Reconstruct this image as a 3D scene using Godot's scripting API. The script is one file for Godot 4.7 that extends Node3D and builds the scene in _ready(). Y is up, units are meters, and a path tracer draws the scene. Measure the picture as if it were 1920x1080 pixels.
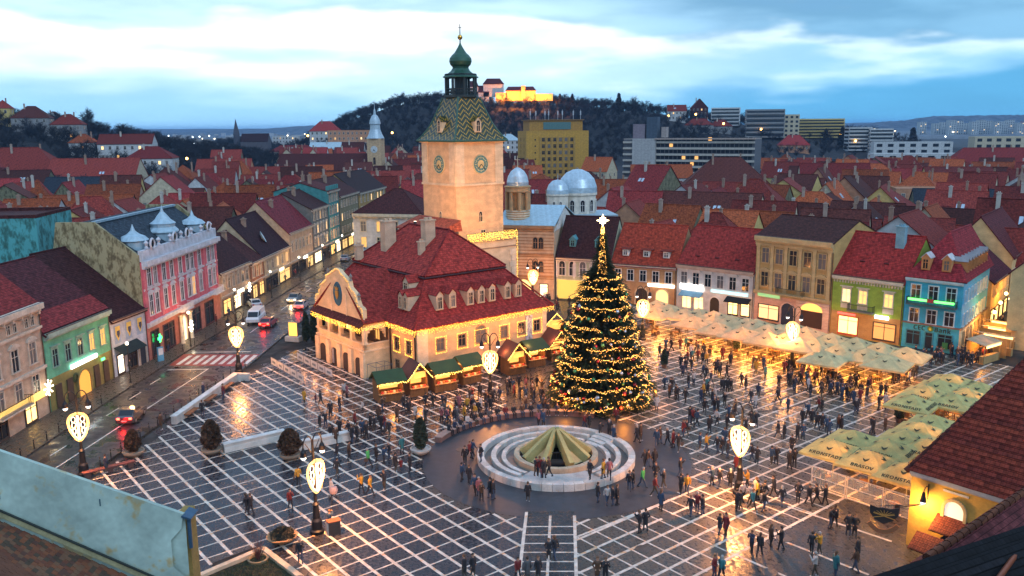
extends Node3D
# Dusk over a market square: council hall with clock tower, lit fir tree, fountain, café parasols, old town roofs.

var rng := RandomNumberGenerator.new()
var taken := {}
var mats := {}
var meshes := {}
var tex := {}
var env: Environment


static func V(x: float, y: float, z: float) -> Vector3:
	return Vector3(x, y, z)


static func P(x: float, y: float) -> Vector2:
	return Vector2(x, y)


class Geo:
	func V(x: float, y: float, z: float) -> Vector3:
		return Vector3(x, y, z)

	func P(x: float, y: float) -> Vector2:
		return Vector2(x, y)

	var v := PackedVector3Array()
	var n := PackedVector3Array()
	var t := PackedVector2Array()
	var c := PackedColorArray()
	var col := Color.WHITE

	func one(p: Vector3, nn: Vector3, q: Vector2):
		v.push_back(p)
		n.push_back(nn)
		t.push_back(q)
		c.push_back(col)

	func tri(a: Vector3, b: Vector3, d: Vector3):
		poly([a, b, d])

	func quad(a: Vector3, b: Vector3, d: Vector3, e: Vector3):
		poly([a, b, d, e])

	# a flat convex polygon, counter-clockwise seen from its front; texture runs in metres along its first edge
	func poly(p: Array, off := Vector2.ZERO):
		var nn: Vector3 = (p[1] - p[0]).cross(p[2] - p[0]).normalized()
		var ax: Vector3 = (p[1] - p[0]).normalized()
		var ay: Vector3 = nn.cross(ax)
		for i in range(1, p.size() - 1):
			for k in [0, i + 1, i]:
				var r: Vector3 = p[k] - p[0]
				one(p[k], nn, P(r.dot(ax), -r.dot(ay)) + off)

	func smooth(p: Array, m: Array):
		for k in [0, 2, 1]:
			one(p[k], m[k], P(p[k].x + p[k].z, p[k].y))

	func squad(p: Array, m: Array):
		smooth([p[0], p[1], p[2]], [m[0], m[1], m[2]])
		smooth([p[0], p[2], p[3]], [m[0], m[2], m[3]])

	# a box with one corner at o and three edge vectors (right-handed)
	func pbox(o: Vector3, x: Vector3, y: Vector3, z: Vector3):
		poly([o + z, o + x + z, o + x + y + z, o + y + z])
		poly([o + x, o, o + y, o + x + y])
		poly([o + x + z, o + x, o + x + y, o + x + y + z])
		poly([o, o + z, o + y + z, o + y])
		poly([o + y + z, o + x + y + z, o + x + y, o + y])
		poly([o, o + x, o + x + z, o + z])

	func box(m: Vector3, s: Vector3, turn := 0.0):
		var x := V(cos(turn), 0, -sin(turn)) * s.x
		var z := V(sin(turn), 0, cos(turn)) * s.z
		var y := V(0, s.y, 0)
		pbox(m - (x + y + z) * 0.5, x, y, z)

	# a slab: the polygon p (front up) given a thickness d behind it
	func slab(p: Array, d: float, off := Vector2.ZERO):
		var nn: Vector3 = (p[1] - p[0]).cross(p[2] - p[0]).normalized()
		poly(p, off)
		var q := []
		for k in p.size():
			q.push_front(p[k] - nn * d)
		poly(q)
		for k in p.size():
			var k2 := (k + 1) % p.size()
			poly([p[k] - nn * d, p[k2] - nn * d, p[k2], p[k]])

	# a flat outline in x and y given depth along z
	func extr(o: PackedVector2Array, z0: float, z1: float):
		var area := 0.0
		for k in o.size():
			var k2 := (k + 1) % o.size()
			area += o[k].x * o[k2].y - o[k2].x * o[k].y
		if area < 0:
			o.reverse()
		var ix := Geometry2D.triangulate_polygon(o)
		for k in range(0, ix.size(), 3):
			var a := o[ix[k]]
			var b := o[ix[k + 1]]
			var d := o[ix[k + 2]]
			if (b - a).cross(d - a) < 0:
				var s := b
				b = d
				d = s
			poly([V(a.x, a.y, z1), V(b.x, b.y, z1), V(d.x, d.y, z1)])
			poly([V(a.x, a.y, z0), V(d.x, d.y, z0), V(b.x, b.y, z0)])
		for k in o.size():
			var a := o[k]
			var b := o[(k + 1) % o.size()]
			poly([V(a.x, a.y, z0), V(b.x, b.y, z0), V(b.x, b.y, z1), V(a.x, a.y, z1)])

	# a round bar from p to q
	func bar(p: Vector3, q: Vector3, r0: float, r1: float, k := 6, caps := true):
		var d := (q - p).normalized()
		var x := d.cross(Vector3.UP if absf(d.y) < 0.9 else Vector3.RIGHT).normalized()
		var y := d.cross(x)
		for i in k:
			var a0 := TAU * i / k
			var a1 := TAU * (i + 1) / k
			var m0 := x * cos(a0) + y * sin(a0)
			var m1 := x * cos(a1) + y * sin(a1)
			squad([p + m0 * r0, p + m1 * r0, q + m1 * r1, q + m0 * r1], [m0, m1, m1, m0])
			if caps:
				tri(q, q + m0 * r1, q + m1 * r1)
				tri(p, p + m1 * r0, p + m0 * r0)

	func tube(p: Array, r: float, k := 5):
		for i in p.size() - 1:
			bar(p[i], p[i + 1], r, r, k, i == 0 or i == p.size() - 2)

	# a turned shape: profile of (radius, height), bottom to top, round the point m
	func lathe(prof: Array, k: int, m := Vector3.ZERO, round_ := true, turn := 0.0):
		for j in prof.size() - 1:
			var p: Vector2 = prof[j]
			var q: Vector2 = prof[j + 1]
			var s := (q - p)
			if s.length() < 0.00001:
				continue
			var out := P(s.y, -s.x).normalized()
			for i in k:
				var a0 := turn + TAU * i / k
				var a1 := turn + TAU * (i + 1) / k
				var d0 := V(sin(a0), 0, cos(a0))
				var d1 := V(sin(a1), 0, cos(a1))
				var up := Vector3.UP
				var pts := [m + d0 * p.x + up * p.y, m + d1 * p.x + up * p.y, m + d1 * q.x + up * q.y, m + d0 * q.x + up * q.y]
				if round_:
					var n0 := d0 * out.x + up * out.y
					var n1 := d1 * out.x + up * out.y
					squad(pts, [n0, n1, n1, n0])
				elif p.x < 0.0001:
					poly([pts[0], pts[2], pts[3]])
				elif q.x < 0.0001:
					poly([pts[0], pts[1], pts[2]])
				else:
					poly(pts)

	func ball(m: Vector3, r: float, k := 8, squash := 1.0):
		var prof := []
		for j in k / 2 + 1:
			var a := -PI / 2 + PI * j / (k / 2)
			prof.append(P(maxf(cos(a) * r, 0.0), sin(a) * r * squash))
		lathe(prof, k, m)

	func moved(g: Geo, at: Transform3D):
		for i in g.v.size():
			v.push_back(at * g.v[i])
			n.push_back((at.basis * g.n[i]).normalized())
			t.push_back(g.t[i])
			c.push_back(g.c[i])

	func mesh() -> ArrayMesh:
		var a := []
		a.resize(Mesh.ARRAY_MAX)
		a[Mesh.ARRAY_VERTEX] = v
		a[Mesh.ARRAY_NORMAL] = n
		a[Mesh.ARRAY_TEX_UV] = t
		a[Mesh.ARRAY_COLOR] = c
		var m := ArrayMesh.new()
		m.add_surface_from_arrays(Mesh.PRIMITIVE_TRIANGLES, a)
		return m


func numbered(nm: String) -> String:
	taken[nm] = taken.get(nm, -1) + 1
	return nm if taken[nm] == 0 else "%s_%03d" % [nm, taken[nm]]


func tag(o: Node3D, label: String, category: String, group := ""):
	o.set_meta("label", label)
	o.set_meta("category", category)
	if group:
		o.set_meta("group", group)


func thing(nm: String, label: String, category: String, at := Vector3.ZERO, turn := 0.0, group := "") -> Node3D:
	var o := Node3D.new()
	o.name = numbered(nm)
	add_child(o)
	o.position = at
	o.rotation.y = turn
	tag(o, label, category, group)
	return o


func put(nm: String, m: Variant, mat: Material, parent: Node = null, at := Vector3.ZERO, turn := 0.0) -> MeshInstance3D:
	var o := MeshInstance3D.new()
	o.mesh = m.mesh() if m is Geo else m
	o.material_override = mat
	if parent == null:
		o.name = numbered(nm)
		add_child(o)
	else:
		o.name = nm
		parent.add_child(o, true)
	o.position = at
	o.rotation.y = turn
	return o


func ground(nm: String, m: Variant, mat: Material, at := Vector3.ZERO) -> MeshInstance3D:
	var o := put(nm, m, mat, null, at)
	o.set_meta("kind", "structure")
	return o


func many(nm: String, m: Mesh, mat: Material, where: Array, parent: Node = null, tints := []) -> MultiMeshInstance3D:
	var mm := MultiMesh.new()
	mm.transform_format = MultiMesh.TRANSFORM_3D
	mm.use_colors = not tints.is_empty()
	mm.mesh = m
	mm.instance_count = where.size()
	for i in where.size():
		mm.set_instance_transform(i, where[i])
		if tints:
			mm.set_instance_color(i, tints[i])
	var o := MultiMeshInstance3D.new()
	o.multimesh = mm
	o.material_override = mat
	o.set_meta("kind", "stuff")
	if parent == null:
		o.name = numbered(nm)
		add_child(o)
	else:
		o.name = nm
		parent.add_child(o, true)
	return o


func dup(o: Node3D, label: String, at: Vector3, turn := 0.0) -> Node3D:
	var r: Node3D = o.duplicate()
	var base := o.name as String
	if base.length() > 4 and base[base.length() - 4] == "_" and base.right(3).is_valid_int():
		base = base.left(-4)
	r.name = numbered(base)
	add_child(r)
	r.position = at
	r.rotation.y = turn
	r.set_meta("label", label)
	return r


# ---------- materials: base colours are linear, textures are computed ----------
func seamless(size: int, freq: float, octaves: int, seed_: int, kind := FastNoiseLite.TYPE_SIMPLEX_SMOOTH) -> Image:
	var f := FastNoiseLite.new()
	f.noise_type = kind
	f.seed = seed_
	f.frequency = freq
	f.fractal_octaves = octaves
	return f.get_seamless_image(size, size)


func make_textures():
	# blotchy plaster and stone
	var a := seamless(256, 0.012, 5, 3)
	var b := seamless(256, 0.09, 3, 9)
	var im := Image.create(256, 256, false, Image.FORMAT_RGB8)
	for y in 256:
		for x in 256:
			var g := clampf(0.8 + 0.2 * a.get_pixel(x, y).r + 0.12 * (b.get_pixel(x, y).r - 0.5), 0, 1)
			im.set_pixel(x, y, Color(g, g * 0.995, g * 0.985))
	tex.grime = ImageTexture.create_from_image(im)
	# heavier weathering, for bare fire walls
	var w := Image.create(256, 256, false, Image.FORMAT_RGB8)
	for y in 256:
		for x in 256:
			var k := a.get_pixel((x * 2) % 256, y).r * 0.6 + b.get_pixel(x, (y / 2) % 256).r * 0.4
			var g := clampf(0.62 + 0.42 * smoothstep(0.22, 0.66, k), 0, 1)
			w.set_pixel(x, y, Color(g, g * lerpf(0.86, 1.0, g), g * lerpf(0.7, 1.0, g)))
	tex.weather = ImageTexture.create_from_image(w)
	# plaster with a few ochre stains
	var sn := Image.create(256, 256, false, Image.FORMAT_RGB8)
	for y in 256:
		for x in 256:
			var k := smoothstep(0.58, 0.8, a.get_pixel((x + 90) % 256, y).r * 0.7 + b.get_pixel(x, y).r * 0.3)
			var g := 0.86 + 0.2 * (a.get_pixel(y, x).r - 0.5) + 0.1 * (b.get_pixel(x, y).r - 0.5)
			sn.set_pixel(x, y, (Color(1, 1, 1).lerp(Color(1.0, 0.74, 0.5), k * 0.8) * g).clamp())
	tex.stain = ImageTexture.create_from_image(sn)
	# plain clay tiles: 8 courses of 12, each tile its own tone
	var r := RandomNumberGenerator.new()
	r.seed = 5
	var tone := []
	for k in 8 * 12:
		tone.append(r.randf_range(0.78, 1.0))
	var tl := Image.create(384, 256, false, Image.FORMAT_RGB8)
	var th := Image.create(384, 256, false, Image.FORMAT_RGB8)
	for y in 256:
		var row := y / 32
		for x in 384:
			var sx := (x + (16 if row % 2 else 0)) % 384
			var u := (sx % 32) / 32.0
			var q := (y % 32) / 32.0
			var edge := 0.55 if q > 0.9 or u < 0.05 else 1.0
			var g: float = tone[row * 12 + sx / 32] * edge * (0.8 + 0.35 * a.get_pixel(x % 256, y).r)
			tl.set_pixel(x, y, Color(minf(g, 1), minf(g * 0.97, 1), minf(g * 0.95, 1)))
			var hh := q * 0.8 * (0.6 + 0.4 * sin(PI * u))
			th.set_pixel(x, y, Color(hh, hh, hh))
	tex.tile = ImageTexture.create_from_image(tl)
	tex.tile_h = ImageTexture.create_from_image(th)
	# glazed tower tiles in zigzags
	var z := Image.create(128, 128, false, Image.FORMAT_RGB8)
	for y in 128:
		for x in 128:
			var cx := x / 8
			var cy := y / 8
			var d := (cy + absi((cx % 8) - 4)) % 4
			var c := Color(0.09, 0.2, 0.13) if d < 2 else Color(0.78, 0.6, 0.12)
			if d == 3:
				c = Color(0.16, 0.22, 0.2)
			var e := 0.6 if y % 8 == 7 or x % 8 == 0 else 1.0
			z.set_pixel(x, y, (c * e * r.randf_range(0.8, 1.1)).clamp())
	tex.zigzag = ImageTexture.create_from_image(z)
	# stone setts
	var st := Image.create(256, 256, false, Image.FORMAT_RGB8)
	var sh := Image.create(256, 256, false, Image.FORMAT_RGB8)
	var tn := []
	for k in 256:
		tn.append(r.randf_range(0.8, 1.0))
	for y in 256:
		var row := y / 16
		for x in 256:
			var sx := (x + (8 if row % 2 else 0)) % 256
			var u := (sx % 16) / 16.0
			var q := (y % 16) / 16.0
			var m := minf(minf(u, 1 - u), minf(q, 1 - q))
			var e := smoothstep(0.0, 0.14, m)
			var g: float = tn[row * 16 + sx / 16] * lerpf(0.62, 1.0, e) * (0.8 + 0.3 * a.get_pixel(x, y).r)
			st.set_pixel(x, y, Color(minf(g, 1), minf(g, 1), minf(g, 1)))
			sh.set_pixel(x, y, Color(e, e, e))
	tex.setts = ImageTexture.create_from_image(st)
	tex.setts_h = ImageTexture.create_from_image(sh)
	# damp: where water lies the stone is smoother
	var wet := Image.create(256, 256, false, Image.FORMAT_RGB8)
	for y in 256:
		for x in 256:
			var g := clampf(0.35 + 0.9 * (a.get_pixel(x, y).r - 0.35) + 0.25 * (b.get_pixel(x, y).r - 0.5), 0.2, 1)
			wet.set_pixel(x, y, Color(g, g, g))
	tex.wet = ImageTexture.create_from_image(wet)
	# coarse dark-and-light mottling for hills and tree masses
	var gr := Image.create(256, 256, false, Image.FORMAT_RGB8)
	for y in 256:
		for x in 256:
			var g := clampf(0.3 + 0.9 * b.get_pixel(x, y).r * a.get_pixel(x, y).r * 1.6, 0, 1)
			gr.set_pixel(x, y, Color(g, g, g))
	tex.mottle = ImageTexture.create_from_image(gr)


func lin(c: Color) -> Color:
	return c.linear_to_srgb()


# matt wall, stone, wood: any colour, mottled
func pl(r: float, g: float, b: float, rough := 0.9, map := "grime", scale := 0.22) -> StandardMaterial3D:
	var key := "pl%.3f_%.3f_%.3f_%.2f_%s_%.2f" % [r, g, b, rough, map, scale]
	if not mats.has(key):
		var m := StandardMaterial3D.new()
		m.albedo_color = lin(Color(r, g, b))
		m.roughness = rough
		if map:
			m.albedo_texture = tex[map]
			m.uv1_triplanar = true
			m.uv1_world_triplanar = true
			m.uv1_scale = Vector3.ONE * scale
		mats[key] = m
	return mats[key]


func tiled(r: float, g: float, b: float, rough := 0.85) -> StandardMaterial3D:
	var key := "tl%.3f_%.3f_%.3f" % [r, g, b]
	if not mats.has(key):
		var m := StandardMaterial3D.new()
		m.albedo_color = lin(Color(r, g, b))
		m.roughness = rough
		m.albedo_texture = tex.tile
		m.heightmap_enabled = true
		m.heightmap_texture = tex.tile_h
		m.heightmap_scale = 3.0
		m.metallic_specular = 0.3
		m.uv1_scale = V(1 / 3.6, 1 / 2.4, 1)
		m.detail_enabled = true
		m.detail_blend_mode = BaseMaterial3D.BLEND_MODE_MUL
		m.detail_uv_layer = BaseMaterial3D.DETAIL_UV_1
		m.detail_albedo = tex.grime
		mats[key] = m
	return mats[key]


func metal(r: float, g: float, b: float, rough := 0.45, metallic := 0.4) -> StandardMaterial3D:
	var key := "mt%.3f_%.3f_%.3f_%.2f_%.2f" % [r, g, b, rough, metallic]
	if not mats.has(key):
		var m := StandardMaterial3D.new()
		m.albedo_color = lin(Color(r, g, b))
		m.roughness = rough
		m.metallic = metallic
		m.albedo_texture = tex.grime
		m.uv1_triplanar = true
		m.uv1_world_triplanar = true
		m.uv1_scale = Vector3.ONE * 0.35
		mats[key] = m
	return mats[key]


func glow(r: float, g: float, b: float, e: float) -> StandardMaterial3D:
	var key := "gl%.3f_%.3f_%.3f_%.2f" % [r, g, b, e]
	if not mats.has(key):
		var m := StandardMaterial3D.new()
		m.albedo_color = lin(Color(r, g, b) * 0.5)
		m.emission_enabled = true
		m.emission = lin(Color(r, g, b))
		m.emission_energy_multiplier = e * 0.5
		mats[key] = m
	return mats[key]


func glass() -> StandardMaterial3D:
	if not mats.has("glass"):
		var m := StandardMaterial3D.new()
		m.albedo_color = lin(Color(0.012, 0.016, 0.022))
		m.roughness = 0.12
		m.metallic_specular = 0.5
		mats.glass = m
	return mats.glass


func cloth(r: float, g: float, b: float) -> StandardMaterial3D:
	var key := "cl%.3f_%.3f_%.3f" % [r, g, b]
	if not mats.has(key):
		var m := pl(r, g, b, 0.85).duplicate() as StandardMaterial3D
		m.backlight_enabled = true
		m.backlight = lin(Color(0.9, 0.85, 0.7))
		mats[key] = m
	return mats[key]


func tinted(rough := 0.8) -> StandardMaterial3D:
	var key := "tinted%.2f" % rough
	if not mats.has(key):
		var m := StandardMaterial3D.new()
		m.vertex_color_use_as_albedo = true
		m.roughness = rough
		mats[key] = m
	return mats[key]


func lamp(at: Vector3, c: Color, e: float, size := 0.15, range_ := 40.0):
	var l := OmniLight3D.new()
	l.name = numbered("lamp_glow")
	l.light_color = c
	l.light_energy = e * 0.6
	l.light_size = size
	l.omni_range = range_
	l.omni_attenuation = 2.0
	l.shadow_enabled = true
	add_child(l)
	l.position = at


# ---------- sky ----------
var cloud_a := FastNoiseLite.new()
var cloud_b := FastNoiseLite.new()


func sky_color(az: float, el: float) -> Color:
	var e := rad_to_deg(el)
	var a := rad_to_deg(az)
	var p := V(sin(az), 0, -cos(az)) * 90.0
	var n1 := cloud_a.get_noise_3d(p.x, e * 5.5, p.z)          # broad
	var n2 := cloud_b.get_noise_3d(p.x * 1.4, e * 13.0, p.z * 1.4)    # streaks
	var right := smoothstep(-4.0, 24.0, a + n1 * 9.0) * (1.0 - smoothstep(80.0, 130.0, a))
	var low := Color(0.3, 0.58, 0.84).lerp(Color(0.1, 0.36, 0.62), right)
	var pale := Color(0.55, 0.77, 0.92).lerp(Color(0.3, 0.57, 0.8), right)
	var white := Color(0.86, 0.9, 0.92).lerp(Color(0.66, 0.84, 0.94), right * 0.8)
	var dark := Color(0.27, 0.48, 0.68).lerp(Color(0.1, 0.27, 0.45), right)
	var ee := e + n1 * 2.4 + n2 * 1.3
	var c := low.lerp(pale, smoothstep(0.9 + 1.6 * right, 2.9 + 0.9 * right, ee))
	var n4 := cloud_b.get_noise_3d(p.z * 3.0, e * 26.0, p.x * 3.0)
	c = c.lerp(white, smoothstep(2.6 + 0.8 * right, 5.4, ee + n2 * 1.6 + n4 * 0.9) * (0.95 - 0.25 * right))
	var n3 := cloud_b.get_noise_3d(p.x * 4.0, e * 30.0, p.z * 4.0)
	var roof := smoothstep(6.4 - 1.6 * right, 7.6 - 1.7 * right, e + n1 * 3.0 + n2 * 1.4 + n3 * 0.7)
	c = c.lerp(dark.lerp(pale, clampf(0.45 + n2 * 0.9 + n1 * 0.7, 0, 0.85) * (1 - 0.45 * right)), roof)
	# higher up: an even grey-blue deck
	c = c * 0.5 * (1.0 + 0.12 * n2)
	var deck := Color(0.18, 0.27, 0.4) * (1.0 + 0.55 * n1 + 0.25 * n2)
	c = c.lerp(deck, smoothstep(9.5, 16.0, e))
	return c


func make_sky() -> PanoramaSkyMaterial:
	cloud_a.seed = 21
	cloud_a.frequency = 0.022
	cloud_a.fractal_octaves = 4
	cloud_b.seed = 77
	cloud_b.frequency = 0.03
	cloud_b.fractal_octaves = 5
	var im := Image.create(512, 256, false, Image.FORMAT_RGBF)
	for y in 256:
		var el := PI / 2 - PI * (y + 0.5) / 256
		for x in 512:
			var az := TAU * (x + 0.5) / 512
			im.set_pixel(x, y, sky_color(az if az < PI else az - TAU, el) if el > -0.03 else Color(0.03, 0.035, 0.045))
	im.resize(4096, 2048, Image.INTERPOLATE_BILINEAR)
	for y in range(850, 1030):
		var el := PI / 2 - PI * (y + 0.5) / 2048
		for x in range(-520, 520):
			im.set_pixel((x + 4096) % 4096, y, sky_color(TAU * (x + 0.5) / 4096, el))
	var m := PanoramaSkyMaterial.new()
	m.panorama = ImageTexture.create_from_image(im)
	return m



# ---------- building kit: a house stands at the left end of its front, front along +x, street towards +z ----------
func yaw(a: Vector3, b: Vector3) -> float:
	return atan2(-(b.z - a.z), b.x - a.x)


func win_mesh(w: float, h: float, style: int) -> ArrayMesh:
	var key := "win%.2f_%.2f_%d" % [w, h, style]
	if meshes.has(key):
		return meshes[key]
	var g := Geo.new()
	var f := 0.13 * clampf(w, 0.7, 1.3)
	if style == 5:      # narrow shutters' frame, flush
		f *= 0.6
	for s in [-1.0, 1.0]:
		g.box(V(s * (w + f) / 2, 0, 0.06), V(f, h, 0.12))
	if style == 2:      # round head
		var o := PackedVector2Array()
		for k in 9:
			o.append(P(cos(PI * k / 8) * (w / 2 + f), h / 2 + sin(PI * k / 8) * (w / 2 + f)))
		for k in 9:
			o.append(P(-cos(PI * k / 8) * w / 2, h / 2 + sin(PI * k / 8) * w / 2))
		for k in 8:
			g.extr(PackedVector2Array([o[k], o[k + 1], o[16 - k], o[17 - k]]), 0.0, 0.12)
	else:
		g.box(V(0, (h + f) / 2, 0.06), V(w + f * 2, f, 0.12))
	g.box(V(0, -h / 2 - f * 0.4, 0.1), V(w + f * 3, f * 0.8, 0.2))
	g.box(V(0, 0, 0.045), V(0.06, h, 0.05))
	g.box(V(0, h * 0.18, 0.045), V(w, 0.06, 0.05))
	if style == 1:      # straight hood on brackets
		g.box(V(0, h / 2 + f + 0.28, 0.14), V(w + f * 5, 0.14, 0.28))
		g.box(V(0, h / 2 + f + 0.12, 0.05), V(w + f * 2, 0.2, 0.1))
	if style == 3:      # segment pediment
		var o := PackedVector2Array()
		for k in 9:
			var a := PI * (0.15 + 0.7 * k / 8)
			o.append(P(cos(a) * w * 0.95, h / 2 + f + 0.05 + (sin(a) - 0.45) * 0.9))
		g.extr(o, 0.0, 0.2)
	if style == 4:      # triangle pediment
		g.extr(PackedVector2Array([P(-w * 0.8, h / 2 + f), P(w * 0.8, h / 2 + f), P(0, h / 2 + f + w * 0.5)]), 0.0, 0.2)
	meshes[key] = g.mesh()
	var q := Geo.new()
	q.box(V(0, 0, 0.012), V(w, h, 0.02))
	if style == 2:
		var o := PackedVector2Array()
		for k in 9:
			o.append(P(cos(PI * k / 8) * w / 2, h / 2 + sin(PI * k / 8) * w / 2))
		q.extr(o, 0.002, 0.022)
	meshes["p" + key] = q.mesh()
	return meshes[key]


func lit_pane() -> Material:
	return [glow(1.0, 0.55, 0.17, 1.0), glow(1.0, 0.62, 0.25, 1.5), glow(1.0, 0.5, 0.13, 0.7)][rng.randi() % 3]


func win(p: Node, at: Vector3, w: float, h: float, style: int, fm: Material, lit := 0.0, turn := 0.0) -> Node3D:
	var m := win_mesh(w, h, style)
	var o := put("window", m, fm, p, at, turn)
	put("pane", meshes["pwin%.2f_%.2f_%d" % [w, h, style]], lit_pane() if rng.randf() < lit else (pl(0.09, 0.09, 0.095, 0.4, "") if rng.randf() < 0.25 else glass()), o)
	return o


# n windows in a row between x0 and x1 on the front, or on a side when turned
func row(p: Node, y: float, x0: float, x1: float, n: int, w: float, h: float, style: int, fm: Material, lit := 0.0, turn := 0.0, from := Vector3.ZERO):
	var ax := V(cos(turn), 0, -sin(turn))
	for k in n:
		win(p, from + ax * (x0 + (x1 - x0) * (k + 0.5) / n) + V(0, y, 0), w, h, style, fm, lit, turn)


func walls(p: Node, w: float, d: float, h: float, rh: float, kind: String, wm: Material, foot := -0.4) -> MeshInstance3D:
	var g := Geo.new()
	if kind == "cross":
		g.poly([V(0, foot, 0), V(w, foot, 0), V(w, h, 0), V(w / 2, h + rh, 0), V(0, h, 0)])
		g.poly([V(w, foot, -d), V(0, foot, -d), V(0, h, -d), V(w / 2, h + rh, -d), V(w, h, -d)])
	else:
		g.poly([V(0, foot, 0), V(w, foot, 0), V(w, h, 0), V(0, h, 0)])
		g.poly([V(w, foot, -d), V(0, foot, -d), V(0, h, -d), V(w, h, -d)])
	if kind == "gable":
		g.poly([V(w, foot, 0), V(w, foot, -d), V(w, h, -d), V(w, h + rh, -d / 2), V(w, h, 0)])
		g.poly([V(0, foot, -d), V(0, foot, 0), V(0, h, 0), V(0, h + rh, -d / 2), V(0, h, -d)])
	else:
		g.poly([V(w, foot, 0), V(w, foot, -d), V(w, h, -d), V(w, h, 0)])
		g.poly([V(0, foot, -d), V(0, foot, 0), V(0, h, 0), V(0, h, -d)])
	return put("wall", g, wm, p)


func roof(p: Node, w: float, d: float, h: float, rh: float, kind: String, rm: Material, o := 0.45, ox := 0.12) -> MeshInstance3D:
	var g := Geo.new()
	var top := h + rh + 0.14
	var t := 0.16
	var half := d / 2
	var ye := h + 0.14 - o * rh / half
	var off := P(rng.randf() * 3, 0)
	var ridge := Geo.new()
	if kind == "gable":
		g.slab([V(-ox, ye, o), V(w + ox, ye, o), V(w + ox, top, -half), V(-ox, top, -half)], t, off)
		g.slab([V(w + ox, ye, -d - o), V(-ox, ye, -d - o), V(-ox, top, -half), V(w + ox, top, -half)], t, off)
		ridge.bar(V(-ox, top, -half), V(w + ox, top, -half), 0.13, 0.13, 6)
	elif kind == "cross":
		var hw := w / 2
		ye = h + 0.14 - o * rh / hw
		g.slab([V(w + o, ye, ox), V(w + o, ye, -d - ox), V(hw, top, -d - ox), V(hw, top, ox)], t, off)
		g.slab([V(-o, ye, -d - ox), V(-o, ye, ox), V(hw, top, ox), V(hw, top, -d - ox)], t, off)
		ridge.bar(V(hw, top, ox), V(hw, top, -d - ox), 0.13, 0.13, 6)
	elif kind == "hip":
		var i := minf(half, w * 0.5 - 0.05)
		var zr := minf(half, i)
		ye = h + 0.14 - o * rh / half
		var a := V(-o, ye, o)
		var b := V(w + o, ye, o)
		var c := V(w + o, ye, -d - o)
		var e := V(-o, ye, -d - o)
		var r1 := V(i, top, -half)
		var r2 := V(w - i, top, -half)
		g.slab([a, b, r2, r1], t, off)
		g.slab([c, e, r1, r2], t, off)
		g.slab([b, c, r2], t, off)
		g.slab([e, a, r1], t, off)
		ridge.bar(r1, r2, 0.13, 0.13, 6)
		for k in [[a, r1], [b, r2], [c, r2], [e, r1]]:
			ridge.bar(k[0], k[1], 0.11, 0.11, 5)
	elif kind == "shed":
		g.slab([V(-ox, h + 0.14, o), V(w + ox, h + 0.14, o), V(w + ox, top, -d), V(-ox, top, -d)], t, off)
	else:
		g.box(V(w / 2, h - 0.05, -half), V(w - 0.6, 0.1, d - 0.6))
		for s in [[V(w / 2, h + 0.2, -0.15), V(w, 0.5, 0.3)], [V(w / 2, h + 0.2, -d + 0.15), V(w, 0.5, 0.3)], [V(0.15, h + 0.2, -half), V(0.3, 0.5, d - 0.6)], [V(w - 0.15, h + 0.2, -half), V(0.3, 0.5, d - 0.6)]]:
			g.box(s[0], s[1])
	var r := put("roof", g, rm, p)
	if ridge.v.size():
		put("ridge", ridge, rm, r)
	return r


func chimney(p: Node, at: Vector3, h: float, s := 0.7, m: Material = null, turn := 0.0):
	var g := Geo.new()
	g.box(V(0, h / 2, 0), V(s, h, s * 0.75))
	g.box(V(0, h + 0.08, 0), V(s + 0.22, 0.16, s * 0.75 + 0.22))
	for k in [-0.2, 0.2]:
		g.box(V(k * s, h + 0.3, 0), V(s * 0.25, 0.3, s * 0.25))
	put("chimney", g, m if m else pl(0.33, 0.22, 0.16), p, at, turn)


# a gabled dormer whose window looks along +z; length is how far it runs back
func dormer(p: Node, at: Vector3, w: float, h: float, length: float, wm: Material, rm: Material, turn := 0.0, style := 0, lit := 0.0):
	var g := Geo.new()
	g.box(V(0, h / 2, -length / 2), V(w, h, length))
	g.extr(PackedVector2Array([P(-w / 2, h), P(w / 2, h), P(0, h + w * 0.55)]), -length, 0.0)
	var o := put("dormer", g, wm, p, at, turn)
	var q := Geo.new()
	for s in [-1.0, 1.0]:
		var a := V(s * (w / 2 + 0.14), h - 0.08, 0.14)
		var b := V(0, h + w * 0.55 + 0.05, 0.14)
		var z := V(0, 0, -length - 0.14)
		if s > 0:
			q.slab([a, a + z, b + z, b], 0.07)
		else:
			q.slab([a + z, a, b, b + z], 0.07)
	put("dormer_roof", q, rm, o)
	win(o, V(0, h * 0.48, 0), w * 0.55, h * 0.72, style, wm, lit)


func cornice(p: Node, w: float, y: float, h: float, out: float, m: Material, from := Vector3.ZERO, turn := 0.0, nm := "cornice"):
	var g := Geo.new()
	g.box(V(w / 2, y, out / 2), V(w, h, out))
	g.box(V(w / 2, y - h * 0.75, out / 4), V(w, h * 0.5, out / 2))
	put(nm, g, m, p, from, turn)


func shop(p: Node, x: float, w: float, h: float, lit: Material, fm: Material, y0 := 0.15, nm := "shop_window"):
	var g := Geo.new()
	var f := 0.12
	for s in [-1.0, 1.0]:
		g.box(V(s * (w - f) / 2, h / 2, 0.07), V(f, h, 0.14))
	g.box(V(0, h - f / 2, 0.075), V(w - 2 * f, f, 0.13))
	g.box(V(0, f, 0.075), V(w - 2 * f, f * 2, 0.13))
	if w > 1.6:
		g.box(V(0, h / 2, 0.06), V(0.07, h - 3 * f, 0.08))
	g.box(V(0, h * 0.76, 0.06), V(w - 2 * f, 0.06, 0.08))
	var o := put(nm, g, fm, p, V(x, y0, 0))
	var q := Geo.new()
	q.box(V(0, h / 2, 0.02), V(w - f, h - f, 0.02))
	put("pane", q, lit, o)


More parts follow.
